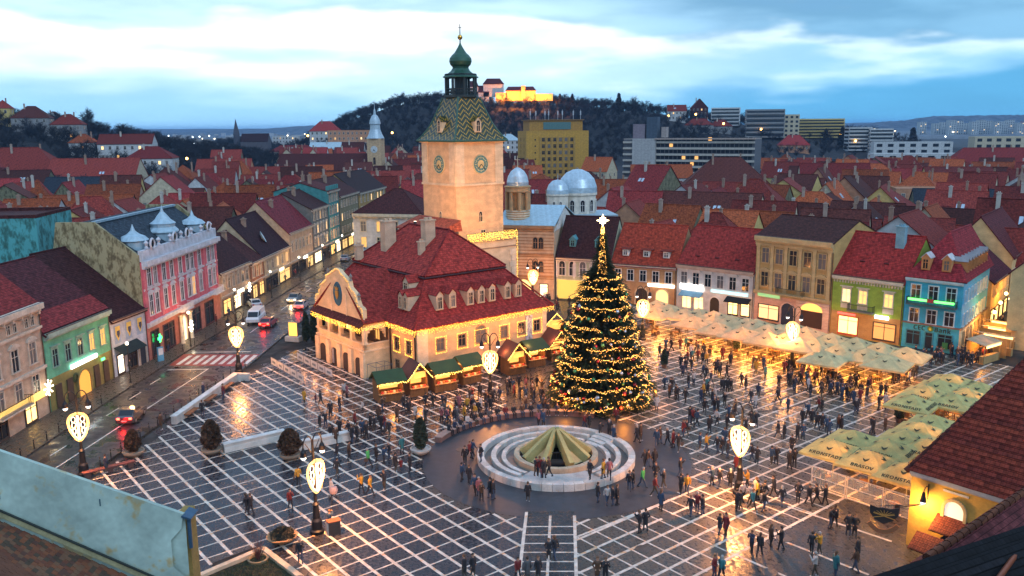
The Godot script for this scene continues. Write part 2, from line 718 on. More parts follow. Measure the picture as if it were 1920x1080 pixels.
func arch(p: Node, x: float, w: float, h: float, m: Material, fm: Material, nm := "archway", z := 0.0):
	var o := PackedVector2Array([P(-w / 2, 0), P(w / 2, 0)])
	for k in 11:
		o.append(P(cos(PI * k / 10) * w / 2, h - w / 2 + sin(PI * k / 10) * w / 2))
	var g := Geo.new()
	g.extr(o, 0.0, 0.03)
	var q := Geo.new()
	var f := 0.2
	for s in [-1.0, 1.0]:
		q.box(V(s * (w + f) / 2, (h - w / 2) / 2, 0.08), V(f, h - w / 2, 0.16))
	for k in 10:
		var a := PI * k / 10
		var b := PI * (k + 1) / 10
		var y := h - w / 2
		q.extr(PackedVector2Array([P(cos(a) * w / 2, y + sin(a) * w / 2), P(cos(a) * (w / 2 + f), y + sin(a) * (w / 2 + f)), P(cos(b) * (w / 2 + f), y + sin(b) * (w / 2 + f)), P(cos(b) * w / 2, y + sin(b) * w / 2)]), 0.0, 0.16)
	var fr := put(nm, q, fm, p, V(x, 0, z))
	put("door", g, m, fr)


func balcony(p: Node, at: Vector3, w: float, m: Material, slab_m: Material):
	var s := Geo.new()
	s.box(V(0, 0, 0.5), V(w, 0.16, 1.0))
	var o := put("balcony", s, slab_m, p, at)
	var g := Geo.new()
	for k in int(w / 0.18) + 1:
		g.box(V(-w / 2 + 0.03 + k * 0.18, 0.5, 0.95), V(0.03, 0.85, 0.03))
	g.box(V(0, 0.95, 0.95), V(w, 0.06, 0.07))
	for s2 in [-1.0, 1.0]:
		g.box(V(s2 * (w / 2 - 0.03), 0.95, 0.46), V(0.05, 0.05, 0.9))
		for k in 5:
			g.box(V(s2 * (w / 2 - 0.03), 0.5, 0.1 + k * 0.18), V(0.03, 0.85, 0.03))
	put("railing", g, m, o)


func words(p: Node, s: String, size: float, m: Material, at: Vector3, turn := 0.0, deep := 0.04, tilt := 0.0, bold := true) -> MeshInstance3D:
	var key := "tx_%s_%.2f_%.3f" % [s, size, deep]
	if not meshes.has(key):
		var t := TextMesh.new()
		var f := SystemFont.new()
		f.font_names = PackedStringArray(["Droid Sans"])
		f.font_weight = 700 if bold else 400
		t.font = f
		t.text = s
		t.font_size = 32
		t.pixel_size = size / 23.0
		t.depth = deep
		meshes[key] = t
	var o := put("lettering", meshes[key], m, p, at, turn)
	o.rotation.x = tilt
	return o


# small glowing bulbs strung along a line
func bulb_mesh(r: float) -> ArrayMesh:
	var key := "bulb%.3f" % r
	if not meshes.has(key):
		var g := Geo.new()
		g.lathe([P(0.0001, -r), P(r, 0), P(0.0001, r)], 4, Vector3.ZERO, false)
		meshes[key] = g.mesh()
	return meshes[key]


func bulbs(p: Node, pts: Array, m: Material, r := 0.05, nm := "string_light"):
	var where := []
	for q in pts:
		where.append(Transform3D(Basis(), q))
	many(nm, bulb_mesh(r), m, where, p)


func along(a: Vector3, b: Vector3, step: float, jitter := 0.05, drop := 0.0) -> Array:
	var out := []
	var n := int(a.distance_to(b) / step)
	for k in n + 1:
		out.append(a.lerp(b, k / maxf(n, 1)) + V(rng.randf_range(-jitter, jitter), rng.randf_range(-jitter, jitter) - (rng.randf() * drop), rng.randf_range(0, jitter)))
	return out


# a simple house for the middle distance, its middle at m
func town_house(label: String, m: Vector3, w: float, d: float, h: float, rh: float, turn: float, kind: String, rm: Material, wm: Material, group := "", lit := 0.08, foot := -0.4) -> Node3D:
	var ax := V(cos(turn), 0, -sin(turn))
	var az := V(sin(turn), 0, cos(turn))
	var t := thing("town_house", label, "house", m - ax * w / 2 + az * d / 2, turn, group)
	walls(t, w, d, h, rh, kind, wm, foot)
	roof(t, w, d, h, rh, kind, rm, 0.4, 0.25)
	var fm := pl(0.55, 0.52, 0.46)
	var n := maxi(2, int(w / 3.2))
	var fl := maxi(1, int(h / 3.2))
	for f in fl:
		row(t, (f + 0.55) * h / fl, 0.6, w - 0.6, n, 1.0, 1.5, 0, fm, lit)
	var ns := maxi(1, int(d / 4.5))
	var seen_right := ax.dot(m) < 0
	for f in fl:
		row(t, (f + 0.55) * h / fl, 0.8, d - 0.8, ns, 0.95, 1.45, 0, fm, lit, PI / 2 if seen_right else -PI / 2, V(w, 0, 0) if seen_right else V(0, 0, -d))
	var cz := -d / 2
	if kind == "cross":
		chimney(t, V(w * 0.3, h + rh * 0.3, -d * rng.randf_range(0.3, 0.7)), rh * 0.7 + 0.6, 0.7)
	elif kind != "flat":
		chimney(t, V(w * rng.randf_range(0.25, 0.45), h + rh * 0.45, cz + d * 0.12), rh * 0.6 + 0.8, 0.75, [pl(0.33, 0.22, 0.16), pl(0.5, 0.47, 0.42), pl(0.4, 0.3, 0.24)][rng.randi() % 3])
		if rng.randf() < 0.5:
			chimney(t, V(w * rng.randf_range(0.6, 0.85), h + rh * 0.4, cz - d * 0.1), rh * 0.65 + 0.7, 0.6)
		if rng.randf() < 0.45 and kind == "gable":
			var g := Geo.new()
			var k := rh / (d / 2)
			var x := w * rng.randf_range(0.3, 0.7)
			for s in 2:
				var z0 := -d * 0.16
				g.slab([V(x + s * 1.1, h + 0.2 - z0 * k, z0), V(x + s * 1.1 + 0.75, h + 0.2 - z0 * k, z0), V(x + s * 1.1 + 0.75, h + 0.2 - (z0 - 1.1) * k, z0 - 1.1), V(x + s * 1.1, h + 0.2 - (z0 - 1.1) * k, z0 - 1.1)], 0.05)
			put("skylight", g, metal(0.5, 0.6, 0.7, 0.15, 0.3), t)
	return t



# ---------- council hall with its loggia; front along x (towards the stalls), long side along -z (towards the road) ----------
const HALL_AT := Vector3(-11.3, 0, -96.5)
const HALL_TURN := 0.6807
const HW := 20.3
const HD := 23.6
const HE := 6.85


func hall():
	var t := thing("council_hall", "cream council hall with tall red mansard roof, gabled loggia and strings of lights", "town hall", HALL_AT, HALL_TURN)
	var peach := pl(0.78, 0.47, 0.24)
	var cream := pl(0.8, 0.57, 0.33)
	var trim := pl(0.82, 0.62, 0.4)
	var red := tiled(0.46, 0.055, 0.045)
	var gold := glow(1.0, 0.45, 0.05, 5.0)
	var g := Geo.new()
	var b := [V(0, -0.3, 0), V(HW, -0.3, 0), V(HW, -0.3, -HD), V(0, -0.3, -HD)]
	var up := V(0, HE + 0.35, 0)
	for k in 4:
		g.poly([b[k], b[(k + 1) % 4], b[(k + 1) % 4] + up, b[k] + up])
	put("wall", g, peach, t)
	# quoins: corner pilasters and drain pipe
	put("pilaster", box_geo(V(1.5, 6.8, 0.12)), trim, t, V(0.75, 3.3, 0.06))
	put("pilaster", box_geo(V(0.7, 6.8, 0.12)), trim, t, V(HW - 0.35, 3.3, 0.06))
	for z in [-0.25, -5.9]:
		var dp := Geo.new()
		dp.bar(V(-0.1, 0, z), V(-0.1, HE, z), 0.09, 0.09)
		put("drain_pipe", dp, metal(0.06, 0.03, 0.025), t)
	# lower mansard
	var br := 12.0
	var ins := 4.3
	var o := 0.75
	var e := [V(-o, HE, o), V(HW + o, HE, o), V(HW + o, HE, -HD - o), V(-o, HE, -HD - o)]
	var m := [V(ins - 0.1, br, -ins + 0.1), V(HW - ins + 0.1, br, -ins + 0.1), V(HW - ins + 0.1, br, -HD + 2.1), V(ins - 0.1, br, -HD + 2.1)]
	var rg := Geo.new()
	for k in 4:
		# a slight bell-cast: flatter foot
		var k2 := (k + 1) % 4
		var f0: Vector3 = e[k].lerp(m[k], 0.22) + V(0, -0.35, 0)
		var f1: Vector3 = e[k2].lerp(m[k2], 0.22) + V(0, -0.35, 0)
		rg.slab([e[k], e[k2], f1, f0], 0.18)
		rg.slab([f0, f1, m[k2], m[k]], 0.18)
	var lower := put("lower_roof", rg, red, t)
	# upper roof, stepping over the lower one
	var u := 0.55
	var y1 := br + 0.1
	var a := [V(ins - u, y1, -ins + u), V(HW - ins + u, y1, -ins + u), V(HW - ins + u, y1, -HD + 2.2 - u), V(ins - u, y1, -HD + 2.2 - u)]
	var r1 := V(HW / 2, 17.0, -7.4)
	var r2 := V(HW / 2, 17.0, -HD + 6.6)
	var ug := Geo.new()
	ug.slab([a[0], a[1], r1], 0.3)
	ug.slab([a[1], a[2], r2, r1], 0.3)
	ug.slab([a[2], a[3], r2], 0.3)
	ug.slab([a[3], a[0], r1, r2], 0.3)
	var upper := put("upper_roof", ug, tiled(0.52, 0.065, 0.05), t)
	var rd := Geo.new()
	for s in [[a[0], r1], [a[1], r1], [r1, r2], [a[3], r2], [a[2], r2]]:
		rd.bar(s[0] + V(0, 0.05, 0), s[1] + V(0, 0.05, 0), 0.14, 0.14, 6)
	put("ridge", rd, tiled(0.3, 0.04, 0.04), upper)
	var sh := Geo.new()
	for k in 4:
		var k2 := (k + 1) % 4
		sh.bar(a[k] + V(0, -0.25, 0), a[k2] + V(0, -0.25, 0), 0.12, 0.12, 6)
	put("gutter", sh, metal(0.07, 0.025, 0.025), upper)
	for k in 4:
		var hips := Geo.new()
		hips.bar(e[k], m[k], 0.12, 0.12, 5)
		put("ridge", hips, red, lower)
	# chimneys
	var cm := pl(0.66, 0.45, 0.3)
	chimney(t, V(3.9, 12.3, -HD + 3.4), 1.9, 1.0, cm)
	chimney(t, V(6.6, 13.6, -HD + 6.8), 4.0, 1.7, cm)
	chimney(t, V(8.2, 14.3, -9.4), 3.9, 1.5, cm)
	chimney(t, V(6.6, 13.0, -8.6), 2.6, 0.8, cm)
	# dormers: 2, 3, 2 towards the stalls; a pair and a box on the road side
	for x in [3.9, 5.8, 8.5, 10.2, 11.9, 14.4, 16.2]:
		dormer(t, V(x, 8.35, -0.72), 1.0, 1.9, 2.8, pl(0.7, 0.5, 0.33), red, 0.0)
	for z in [-3.3, -4.5]:
		dormer(t, V(0.72, 8.35, z), 0.9, 1.85, 2.8, pl(0.7, 0.5, 0.33), red, -PI / 2)
	dormer(t, V(2.1, 10.35, -5.4), 1.4, 1.1, 2.0, pl(0.7, 0.5, 0.33), red, -PI / 2)
	# windows with frames of light
	var fr := pl(0.3, 0.2, 0.12)
	for x in [3.3, 6.5, 9.4, 13.1, 16.0, 18.6]:
		var big: bool = x == 9.4
		win(t, V(x, 4.35, 0), 1.45 if big else 0.95, 1.35, 2 if big else 0, fr, 0.0)
		var hw := 1.05 if big else 0.78
		var pts := along(V(x - hw, 3.35, 0.2), V(x - hw, 5.3, 0.2), 0.17) + along(V(x + hw, 3.35, 0.2), V(x + hw, 5.3, 0.2), 0.17) + along(V(x - hw, 5.3, 0.2), V(x + hw, 5.3, 0.2), 0.17) + along(V(x - hw, 3.35, 0.2), V(x + hw, 3.35, 0.2), 0.17)
		bulbs(t, pts, gold, 0.05)
	for z in [-1.6, -4.3]:
		win(t, V(0, 4.2, z), 0.9, 1.45, 0, fr, 0.0, -PI / 2)
		var pts := []
		for s in [-0.75, 0.75]:
			pts += along(V(-0.2, 3.2, z + s), V(-0.2, 5.2, z + s), 0.17)
		for y in [3.2, 5.2]:
			pts += along(V(-0.2, y, z - 0.75), V(-0.2, y, z + 0.75), 0.17)
		bulbs(t, pts, gold, 0.05)
	win(t, V(0, 1.6, -4.4), 0.7, 1.0, 0, fr, 0.0, -PI / 2)
	for x in [1.6, 4.6, 8.6, 12.6, 17.6]:
		arch(t, x, 1.5, 2.3, pl(0.05, 0.03, 0.02), peach)
	# a printed banner between the last two windows
	var bn := Geo.new()
	bn.box(V(17.25, 3.4, 0.12), V(1.15, 5.0, 0.03))
	var bl := StandardMaterial3D.new()
	bl.albedo_texture = tex.weather
	bl.albedo_color = lin(Color(0.42, 0.45, 0.5))
	bl.uv1_scale = V(0.5, 0.35, 1)
	put("banner", bn, bl, t)
	# eaves: a fringe of lights
	var pts := []
	for s in [[e[0], e[1]], [V(-o, HE, -5.6), e[0]]]:
		for k in 5:
			pts += along(s[0] + V(0, -0.12 - 0.13 * k, -0.05), s[1] + V(0, -0.12 - 0.13 * k, -0.05), 0.2 + 0.05 * k, 0.09, 0.08)
	bulbs(t, pts, gold, 0.045)
	loggia(t, cream, trim, red, gold)


func loggia(t: Node3D, cream: Material, trim: Material, red: Material, gold: Material):
	# stands forward of the road side: from z -6.3 to -19, at x -3.5
	var x0 := -3.5
	var z0 := -6.3
	var z1 := -19.0
	var g := Geo.new()
	var floor_y := 3.3
	# lower storey
	g.box(V(x0 / 2, floor_y / 2, (z0 + z1) / 2), V(-x0, floor_y, z0 - z1))
	# upper storey: parapet, piers and head
	g.box(V(x0 + 0.2, floor_y + 0.45, (z0 + z1) / 2), V(0.4, 0.9, z0 - z1))
	g.box(V(x0 / 2, floor_y + 0.45, z0 - 0.2), V(-x0, 0.9, 0.4))
	g.box(V(x0 / 2, floor_y + 0.45, z1 + 0.2), V(-x0, 0.9, 0.4))
	g.box(V(x0 + 0.25, HE - 0.3, (z0 + z1) / 2), V(0.5, 0.6, z0 - z1))
	g.box(V(x0 / 2, HE - 0.25, z0 - 0.2), V(-x0, 0.5, 0.4))
	var wall := put("loggia", g, cream, t)
	var n := 5
	for k in n:
		var z := lerpf(z0 - 0.35, z1 + 0.35, k / float(n - 1))
		var pg := Geo.new()
		pg.box(V(x0 + 0.25, floor_y + 0.95, z), V(0.6, 0.3, 0.75))
		pg.box(V(x0 + 0.25, floor_y + 2.0, z), V(0.45, 1.9, 0.55))
		pg.box(V(x0 + 0.25, floor_y + 2.9, z), V(0.62, 0.2, 0.8))
		put("pier", pg, trim, wall)
		var bt := Geo.new()
		bt.pbox(V(x0 - 0.3, 0, z - 0.45), V(0.3, 0, 0), V(0, floor_y - 0.2, 0), V(0, 0, 0.9))
		put("buttress", bt, trim, wall)
	# arches between the piers
	for k in n - 1:
		var za := lerpf(z0 - 0.35, z1 + 0.35, k / float(n - 1)) - 0.28
		var zb := lerpf(z0 - 0.35, z1 + 0.35, (k + 1) / float(n - 1)) + 0.28
		var ag := Geo.new()
		var r := (za - zb) / 2
		for j in 8:
			var a0 := PI * j / 8
			var a1 := PI * (j + 1) / 8
			var c := (za + zb) / 2
			var yb := floor_y + 2.62
			ag.pbox(V(x0 + 0.05, yb + minf(sin(a0), sin(a1)) * 0.42, c + cos(a1) * r), V(0.4, 0, 0), V(0, HE - 0.55 - yb - minf(sin(a0), sin(a1)) * 0.42, 0), V(0, 0, (cos(a0) - cos(a1)) * r))
		put("arch", ag, cream, wall)
	# the wide side arch
	var sg := Geo.new()
	for j in 10:
		var a0 := PI * j / 10
		var a1 := PI * (j + 1) / 10
		var yb := floor_y + 1.4
		var lo := yb + minf(sin(a0), sin(a1)) * 1.45
		sg.pbox(V(x0 / 2 - 0.1 - cos(a0) * 1.4, lo, z0 - 0.4), V((cos(a0) - cos(a1)) * 1.4, 0, 0), V(0, HE - 0.5 - lo, 0), V(0, 0, 0.38))
	put("arch", sg, cream, wall)
	# carved parapet band
	var cb := Geo.new()
	cb.box(V(x0 - 0.05, floor_y + 0.05, (z0 + z1) / 2), V(0.2, 0.2, z0 - z1 + 0.2))
	cb.box(V(x0 - 0.05, floor_y + 0.9, (z0 + z1) / 2), V(0.2, 0.14, z0 - z1 + 0.2))
	cb.box(V(x0 / 2, floor_y + 0.05, z0 + 0.05), V(-x0 + 0.1, 0.2, 0.2))
	cb.box(V(x0 / 2, floor_y + 0.9, z0 + 0.05), V(-x0 + 0.1, 0.14, 0.2))
	put("string_course", cb, trim, wall)
	for k in 4:
		var z := lerpf(z0 - 1.6, z1 + 1.6, k / 3.0)
		var dg := Geo.new()
		var o := PackedVector2Array([P(-0.75, 0), P(0.75, 0)])
		for j in 9:
			o.append(P(cos(PI * j / 8) * 0.75, 1.75 + sin(PI * j / 8) * 0.55))
		dg.extr(o, 0.0, 0.06)
		put("door", dg, pl(0.045, 0.03, 0.025), wall, V(x0 - 0.01, 0, z), -PI / 2)
	put("drape", box_geo(V(0.5, 1.9, 0.05)), cloth(0.55, 0.55, 0.62), wall, V(x0 - 0.15, 1.2, z1 + 4.6), -PI / 2)
	# back wall and ceiling inside the loggia
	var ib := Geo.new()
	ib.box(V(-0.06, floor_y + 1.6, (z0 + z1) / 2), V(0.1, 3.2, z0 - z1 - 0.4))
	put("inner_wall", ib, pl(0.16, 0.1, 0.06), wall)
	for k in 3:
		win(t, V(-0.12, floor_y + 1.5, lerpf(z0 - 2.5, z1 + 2.5, k / 2.0)), 1.1, 1.8, 0, pl(0.2, 0.13, 0.08), 0.6, -PI / 2)
	# the curved gable standing on the eaves
	var o := PackedVector2Array([P(-6.2, 0), P(6.2, 0)])
	var half := [P(6.2, 1.9), P(5.9, 2.15), P(5.3, 2.3), P(4.9, 2.9), P(4.6, 3.6), P(3.9, 4.0), P(3.2, 4.3), P(3.0, 5.0), P(2.3, 5.3), P(1.2, 5.75), P(0.4, 6.2)]
	for q in half:
		o.append(q)
	for k in half.size():
		var q: Vector2 = half[half.size() - 1 - k]
		o.append(P(-q.x, q.y))
	var gg := Geo.new()
	gg.extr(o, -0.45, 0.0)
	var gable := put("gable", gg, cream, t, V(x0 + 0.15, HE - 0.3, (z0 + z1) / 2), -PI / 2)
	var ed := Geo.new()
	var pts := [P(6.3, 0.0)] + half + [P(0, 6.25)]
	for k in pts.size() - 1:
		for s in [-1.0, 1.0]:
			ed.bar(V(pts[k].x * s, pts[k].y, 0.0), V(pts[k + 1].x * s, pts[k + 1].y, 0.0), 0.13, 0.13, 6)
	for x in [-2.0, 2.0]:
		ed.box(V(x, 1.6, 0.04), V(0.3, 3.2, 0.08))
	put("moulding", ed, trim, gable)
	# painted arms in a niche
	var em := Geo.new()
	em.lathe([P(0.0001, 0.0), P(0.9, 0.02), P(1.0, 0.1), P(1.08, 0.0)], 20)
	var arms := put("emblem", em, pl(0.03, 0.13, 0.2), gable, V(-0.2, 3.0, 0.02))
	arms.rotation.x = PI / 2
	arms.scale = V(1.05, 1, 1.45)
	var sd := Geo.new()
	sd.extr(PackedVector2Array([P(-0.4, 0.4), P(-0.4, -0.2), P(0, -0.7), P(0.4, -0.2), P(0.4, 0.4)]), 0.12, 0.18)
	sd.extr(PackedVector2Array([P(-0.35, 0.5), P(0.35, 0.5), P(0.5, 0.95), P(0.2, 0.7), P(0, 1.0), P(-0.2, 0.7), P(-0.5, 0.95)]), 0.12, 0.18)
	put("crown", sd, pl(0.5, 0.27, 0.05), gable, V(-0.2, 3.0, 0.02))
	var ur := Geo.new()
	for k in [3, 7]:
		for s in [-1.0, 1.0]:
			ur.lathe([P(0.0001, 0), P(0.22, 0.1), P(0.1, 0.35), P(0.24, 0.6), P(0.0001, 1.0)], 8, V(half[k].x * s, half[k].y, -0.2))
	put("finial", ur, pl(0.25, 0.22, 0.2), gable)
	var gl := []
	for k in pts.size() - 1:
		for s in [-1.0, 1.0]:
			gl += along(V(pts[k].x * s, pts[k].y, 0.16), V(pts[k + 1].x * s, pts[k + 1].y, 0.16), 0.22, 0.08)
	bulbs(gable, gl, glow(1.0, 0.5, 0.07, 3.0), 0.045)
	# cross roof behind the gable, its ridge running back into the mansard
	var rg := Geo.new()
	var zc := (z0 + z1) / 2
	var top := V(x0 + 0.3, HE + 5.6, zc)
	var back := V(4.4, HE + 5.3, zc)
	rg.slab([V(x0 - 0.2, HE + 0.05, z0 + 0.5), V(1.5, HE + 0.15, z0 + 0.5), back, top], 0.16)
	rg.slab([V(1.5, HE + 0.15, z1 - 0.5), V(x0 - 0.2, HE + 0.05, z1 - 0.5), top, back], 0.16)
	put("loggia_roof", rg, tiled(0.38, 0.05, 0.04), t)
	# tiled skirt below the gable
	var sk := Geo.new()
	sk.slab([V(x0 - 0.75, HE - 0.35, z1 - 0.4), V(x0 - 0.75, HE - 0.35, z0 + 0.4), V(x0 + 0.2, HE + 0.35, z0 + 0.4), V(x0 + 0.2, HE + 0.35, z1 - 0.4)], 0.12)
	put("skirt_roof", sk, tiled(0.16, 0.04, 0.035), t)
	var lp := []
	for k in 4:
		lp += along(V(x0 - 0.7, HE - 0.5 - 0.15 * k, z1), V(x0 - 0.7, HE - 0.5 - 0.15 * k, z0 + 0.3), 0.22, 0.1, 0.1)
		lp += along(V(x0 - 0.5, HE - 0.3 - 0.13 * k, z0 + 0.5), V(-0.5, HE - 0.15 - 0.13 * k, z0 + 0.6), 0.22, 0.1, 0.1)
	bulbs(t, lp, gold, 0.045)
	# what the strings of lights throw on the walls
	var b := Basis(Vector3.UP, HALL_TURN)
	for x in [1.5, 5.5, 9.5, 13.5, 17.5]:
		lamp(HALL_AT + b * V(x, 6.0, 1.5), Color(1, 0.64, 0.38), 2.3, 0.4)
		lamp(HALL_AT + b * V(x + 1, 3.0, 3.2), Color(1, 0.64, 0.38), 2.3, 0.4)
	lamp(HALL_AT + b * V(-1.6, 5.6, -3.0), Color(1, 0.64, 0.38), 2.3, 0.4)
	for z in [-8.0, -11.2, -14.4, -17.6]:
		lamp(HALL_AT + b * V(-5.6, 5.6, z), Color(1, 0.64, 0.38), 2.3, 0.4)
		lamp(HALL_AT + b * V(-6.4, 2.0, z), Color(1, 0.64, 0.38), 2.2, 0.3)


func flood(label: String, at: Vector3, aim: Vector3, e: float):
	var t := thing("floodlight", label, "lamp", at)
	put("housing", box_geo(V(0.4, 0.3, 0.3)), metal(0.05, 0.05, 0.05), t)
	put("lamp_face", box_geo(V(0.34, 0.05, 0.26)), glow(1.0, 0.75, 0.5, 3.0), t, V(0, 0.18, 0))
	var l := SpotLight3D.new()
	l.name = numbered("flood_beam")
	l.light_color = Color(1.0, 0.74, 0.48)
	l.light_energy = e
	l.light_size = 0.25
	l.spot_range = 60
	l.spot_angle = 48
	l.spot_angle_attenuation = 0.9
	l.shadow_enabled = true
	add_child(l)
	l.position = at + V(0, 0.5, 0)
	l.look_at_from_position(l.position, aim, Vector3.UP)


func box_geo(s: Vector3) -> Geo:
	var g := Geo.new()
	g.box(Vector3.ZERO, s)
	return g


func clock_tower():
	var at := HALL_AT + Basis(Vector3.UP, HALL_TURN) * V(20.3, 0, -20)
	var t := thing("clock_tower", "square peach clock tower with zigzag tiled roof, green onion dome and gold ball", "tower", at, HALL_TURN)
	var peach := pl(0.8, 0.48, 0.25)
	var pale := pl(0.82, 0.58, 0.36)
	var w := 8.8
	var d := 8.8
	var eave := 28.2
	var g := Geo.new()
	g.box(V(w / 2, eave / 2, -d / 2), V(w, eave, d))
	put("shaft", g, peach, t)
	var c := Geo.new()
	c.box(V(w / 2, 21.6, -d / 2), V(w + 0.35, 0.3, d + 0.35))
	c.box(V(w / 2, eave - 0.15, -d / 2), V(w + 0.7, 0.4, d + 0.7))
	put("cornice", c, pale, t)
	for s in 2:
		for x in [0.75, w - 0.75]:
			var q := Geo.new()
			q.box(V(x, 24.8, 0.06), V(1.5, 6.1, 0.12))
			q.box(V(x, 24.4, 0.13), V(0.7, 4.0, 0.05))
			put("pilaster", q, pale, t, Vector3.ZERO if s == 0 else V(0, 0, -d), 0.0 if s == 0 else -PI / 2)
		# clock: face, ring, ticks, hands
		var f := put("clock_face", turned([P(0.0001, 0.1), P(1.32, 0.1), P(1.36, 0.0)], 32), pl(0.06, 0.2, 0.2, 0.5), t)
		f.basis = (Basis() if s == 0 else Basis(Vector3.UP, -PI / 2)) * Basis(Vector3.RIGHT, PI / 2)
		f.position = V(w * 0.52, 24.6, 0) if s == 0 else V(0, 24.6, -d * 0.48)
		var ring := Geo.new()
		for k in 24:
			var a := TAU * k / 24
			ring.box(V(sin(a) * 0.98, 0.12, -cos(a) * 0.98), V(0.1, 0.05, 0.28 if k % 2 == 0 else 0.12), -a)
		put("numeral", ring, pl(0.75, 0.62, 0.3, 0.5), f)
		put("dial", turned([P(0.0001, 0.115), P(0.62, 0.115), P(0.64, 0.09)], 24), pl(0.7, 0.5, 0.2, 0.5), f)
		put("dial_ring", turned([P(1.3, 0.1), P(1.38, 0.16), P(1.46, 0.02)], 32), pl(0.65, 0.5, 0.25, 0.4), f)
		var hd := Geo.new()
		hd.pbox(V(-0.06, 0.15, 0), V(0.12, 0, 0), V(0, 0.04, 0), V(0, 0, 0.72))
		put("hand", hd, pl(0.03, 0.03, 0.03), f, Vector3.ZERO, -0.65)
		var md := Geo.new()
		md.pbox(V(-0.045, 0.2, 0), V(0.09, 0, 0), V(0, 0.04, 0), V(0, 0, 1.08))
		put("hand", md, pl(0.03, 0.03, 0.03), f, Vector3.ZERO, 0.72)
	for s in 2:
		win(t, V(w * 0.5, 16.6, 0) if s == 0 else V(0, 16.6, -d * 0.47), 0.6, 1.2, 2, pale, 0, 0.0 if s == 0 else -PI / 2)
	win(t, V(w * 0.55, 12.0 + 2.0, 0), 0.8, 1.3, 0, pale, 0)
	# curved zigzag roof
	var prof := [P(4.95, 28.15), P(4.4, 28.75), P(3.8, 29.7), P(3.3, 30.7), P(2.9, 31.8), P(2.4, 33.2), P(2.05, 34.5)]
	var rg := Geo.new()
	var v0 := 0.0
	for k in prof.size() - 1:
		var p: Vector2 = prof[k]
		var q: Vector2 = prof[k + 1]
		for s in 4:
			var b := Basis(Vector3.UP, PI / 2 * s)
			var pts := [b * V(-p.x, p.y, p.x), b * V(p.x, p.y, p.x), b * V(q.x, q.y, q.x), b * V(-q.x, q.y, q.x)]
			for j in pts.size():
				pts[j] += V(w / 2, 0, -d / 2)
			rg.poly(pts, P(-p.x, v0))
		v0 -= p.distance_to(q)
	var zz := StandardMaterial3D.new()
	zz.albedo_texture = tex.zigzag
	zz.roughness = 0.35
	zz.uv1_scale = V(1 / 3.2, 1 / 3.2, 1)
	var rf := put("roof", rg, zz, t)
	var hip := Geo.new()
	for s in 4:
		var b := Basis(Vector3.UP, PI / 2 * s)
		for k in prof.size() - 1:
			hip.bar(b * V(prof[k].x, prof[k].y, prof[k].x) + V(w / 2, 0, -d / 2), b * V(prof[k + 1].x, prof[k + 1].y, prof[k + 1].x) + V(w / 2, 0, -d / 2), 0.13, 0.13, 5)
		hip.bar(b * V(-4.95, 28.1, 4.95) + V(w / 2, 0, -d / 2), b * V(4.95, 28.1, 4.95) + V(w / 2, 0, -d / 2), 0.16, 0.16, 6)
	put("ridge", hip, metal(0.05, 0.13, 0.09, 0.5, 0.2), rf)
	for s in 4:
		var b := Basis(Vector3.UP, PI / 2 * s)
		dormer(t, b * V(0, 29.3, 4.15) + V(w / 2, 0, -d / 2), 1.2, 1.7, 2.2, pale, zz, PI / 2 * s, 2)
	# lantern gallery and onion
	var mid := V(w / 2, 0, -d / 2)
	var green := metal(0.03, 0.11, 0.075, 0.42, 0.3)
	var dark := metal(0.02, 0.035, 0.04, 0.5, 0.2)
	var ga := Geo.new()
	ga.lathe([P(2.2, 34.3), P(2.7, 34.5), P(2.7, 34.85), P(0.0001, 34.85)], 8, mid, false, PI / 8)
	for k in 8:
		var a := TAU * k / 8 + PI / 8
		ga.bar(mid + V(sin(a) * 2.3, 34.85, cos(a) * 2.3), mid + V(sin(a) * 2.3, 37.9, cos(a) * 2.3), 0.2, 0.2, 6)
		var a2 := a + TAU / 8
		for y in [35.75, 35.3]:
			ga.bar(mid + V(sin(a) * 2.4, y, cos(a) * 2.4), mid + V(sin(a2) * 2.4, y, cos(a2) * 2.4), 0.07, 0.07, 4)
		for j in 5:
			var f := (j + 1) / 6.0
			var p := V(sin(a) * 2.4, 34.9, cos(a) * 2.4).lerp(V(sin(a2) * 2.4, 34.9, cos(a2) * 2.4), f)
			ga.bar(mid + p, mid + p + V(0, 0.85, 0), 0.05, 0.05, 4, false)
			var q := V(sin(a) * 2.3, 37.9, cos(a) * 2.3).lerp(V(sin(a2) * 2.3, 37.9, cos(a2) * 2.3), f)
			ga.box(mid + q + V(0, -0.3 * absf(f - 0.5) * 2 - 0.05, 0), V(0.3, 0.25 + 0.6 * absf(f - 0.5) * 2, 0.3), a)
	put("gallery", ga, dark, t)
	var core := Geo.new()
	core.lathe([P(1.0, 34.85), P(1.0, 37.9)], 8, mid, false)
	put("stair_core", core, dark, t)
	var dome := Geo.new()
	dome.lathe([P(2.3, 37.5), P(2.75, 37.4), P(2.75, 37.55), P(2.1, 37.95), P(1.5, 38.4), P(1.25, 38.8)], 8, mid, false, PI / 8)
	dome.lathe([P(1.2, 38.7), P(1.25, 39.0), P(1.55, 39.3), P(1.72, 39.8), P(1.65, 40.25), P(1.3, 40.7), P(0.95, 41.0), P(0.7, 41.35), P(0.42, 41.8), P(0.2, 42.2), P(0.12, 42.45)], 16, mid)
	put("onion_dome", dome, green, t)
	var sp := Geo.new()
	sp.bar(mid + V(0, 42.2, 0), mid + V(0, 45.2, 0), 0.1, 0.05, 6)
	sp.bar(mid + V(-0.25, 44.7, 0), mid + V(0.25, 44.7, 0), 0.05, 0.05, 5)
	put("spire", sp, metal(0.12, 0.12, 0.12), t)
	var gb := Geo.new()
	gb.ball(mid + V(0, 43.3, 0), 0.38, 12)
	var hb := Basis(Vector3.UP, HALL_TURN)
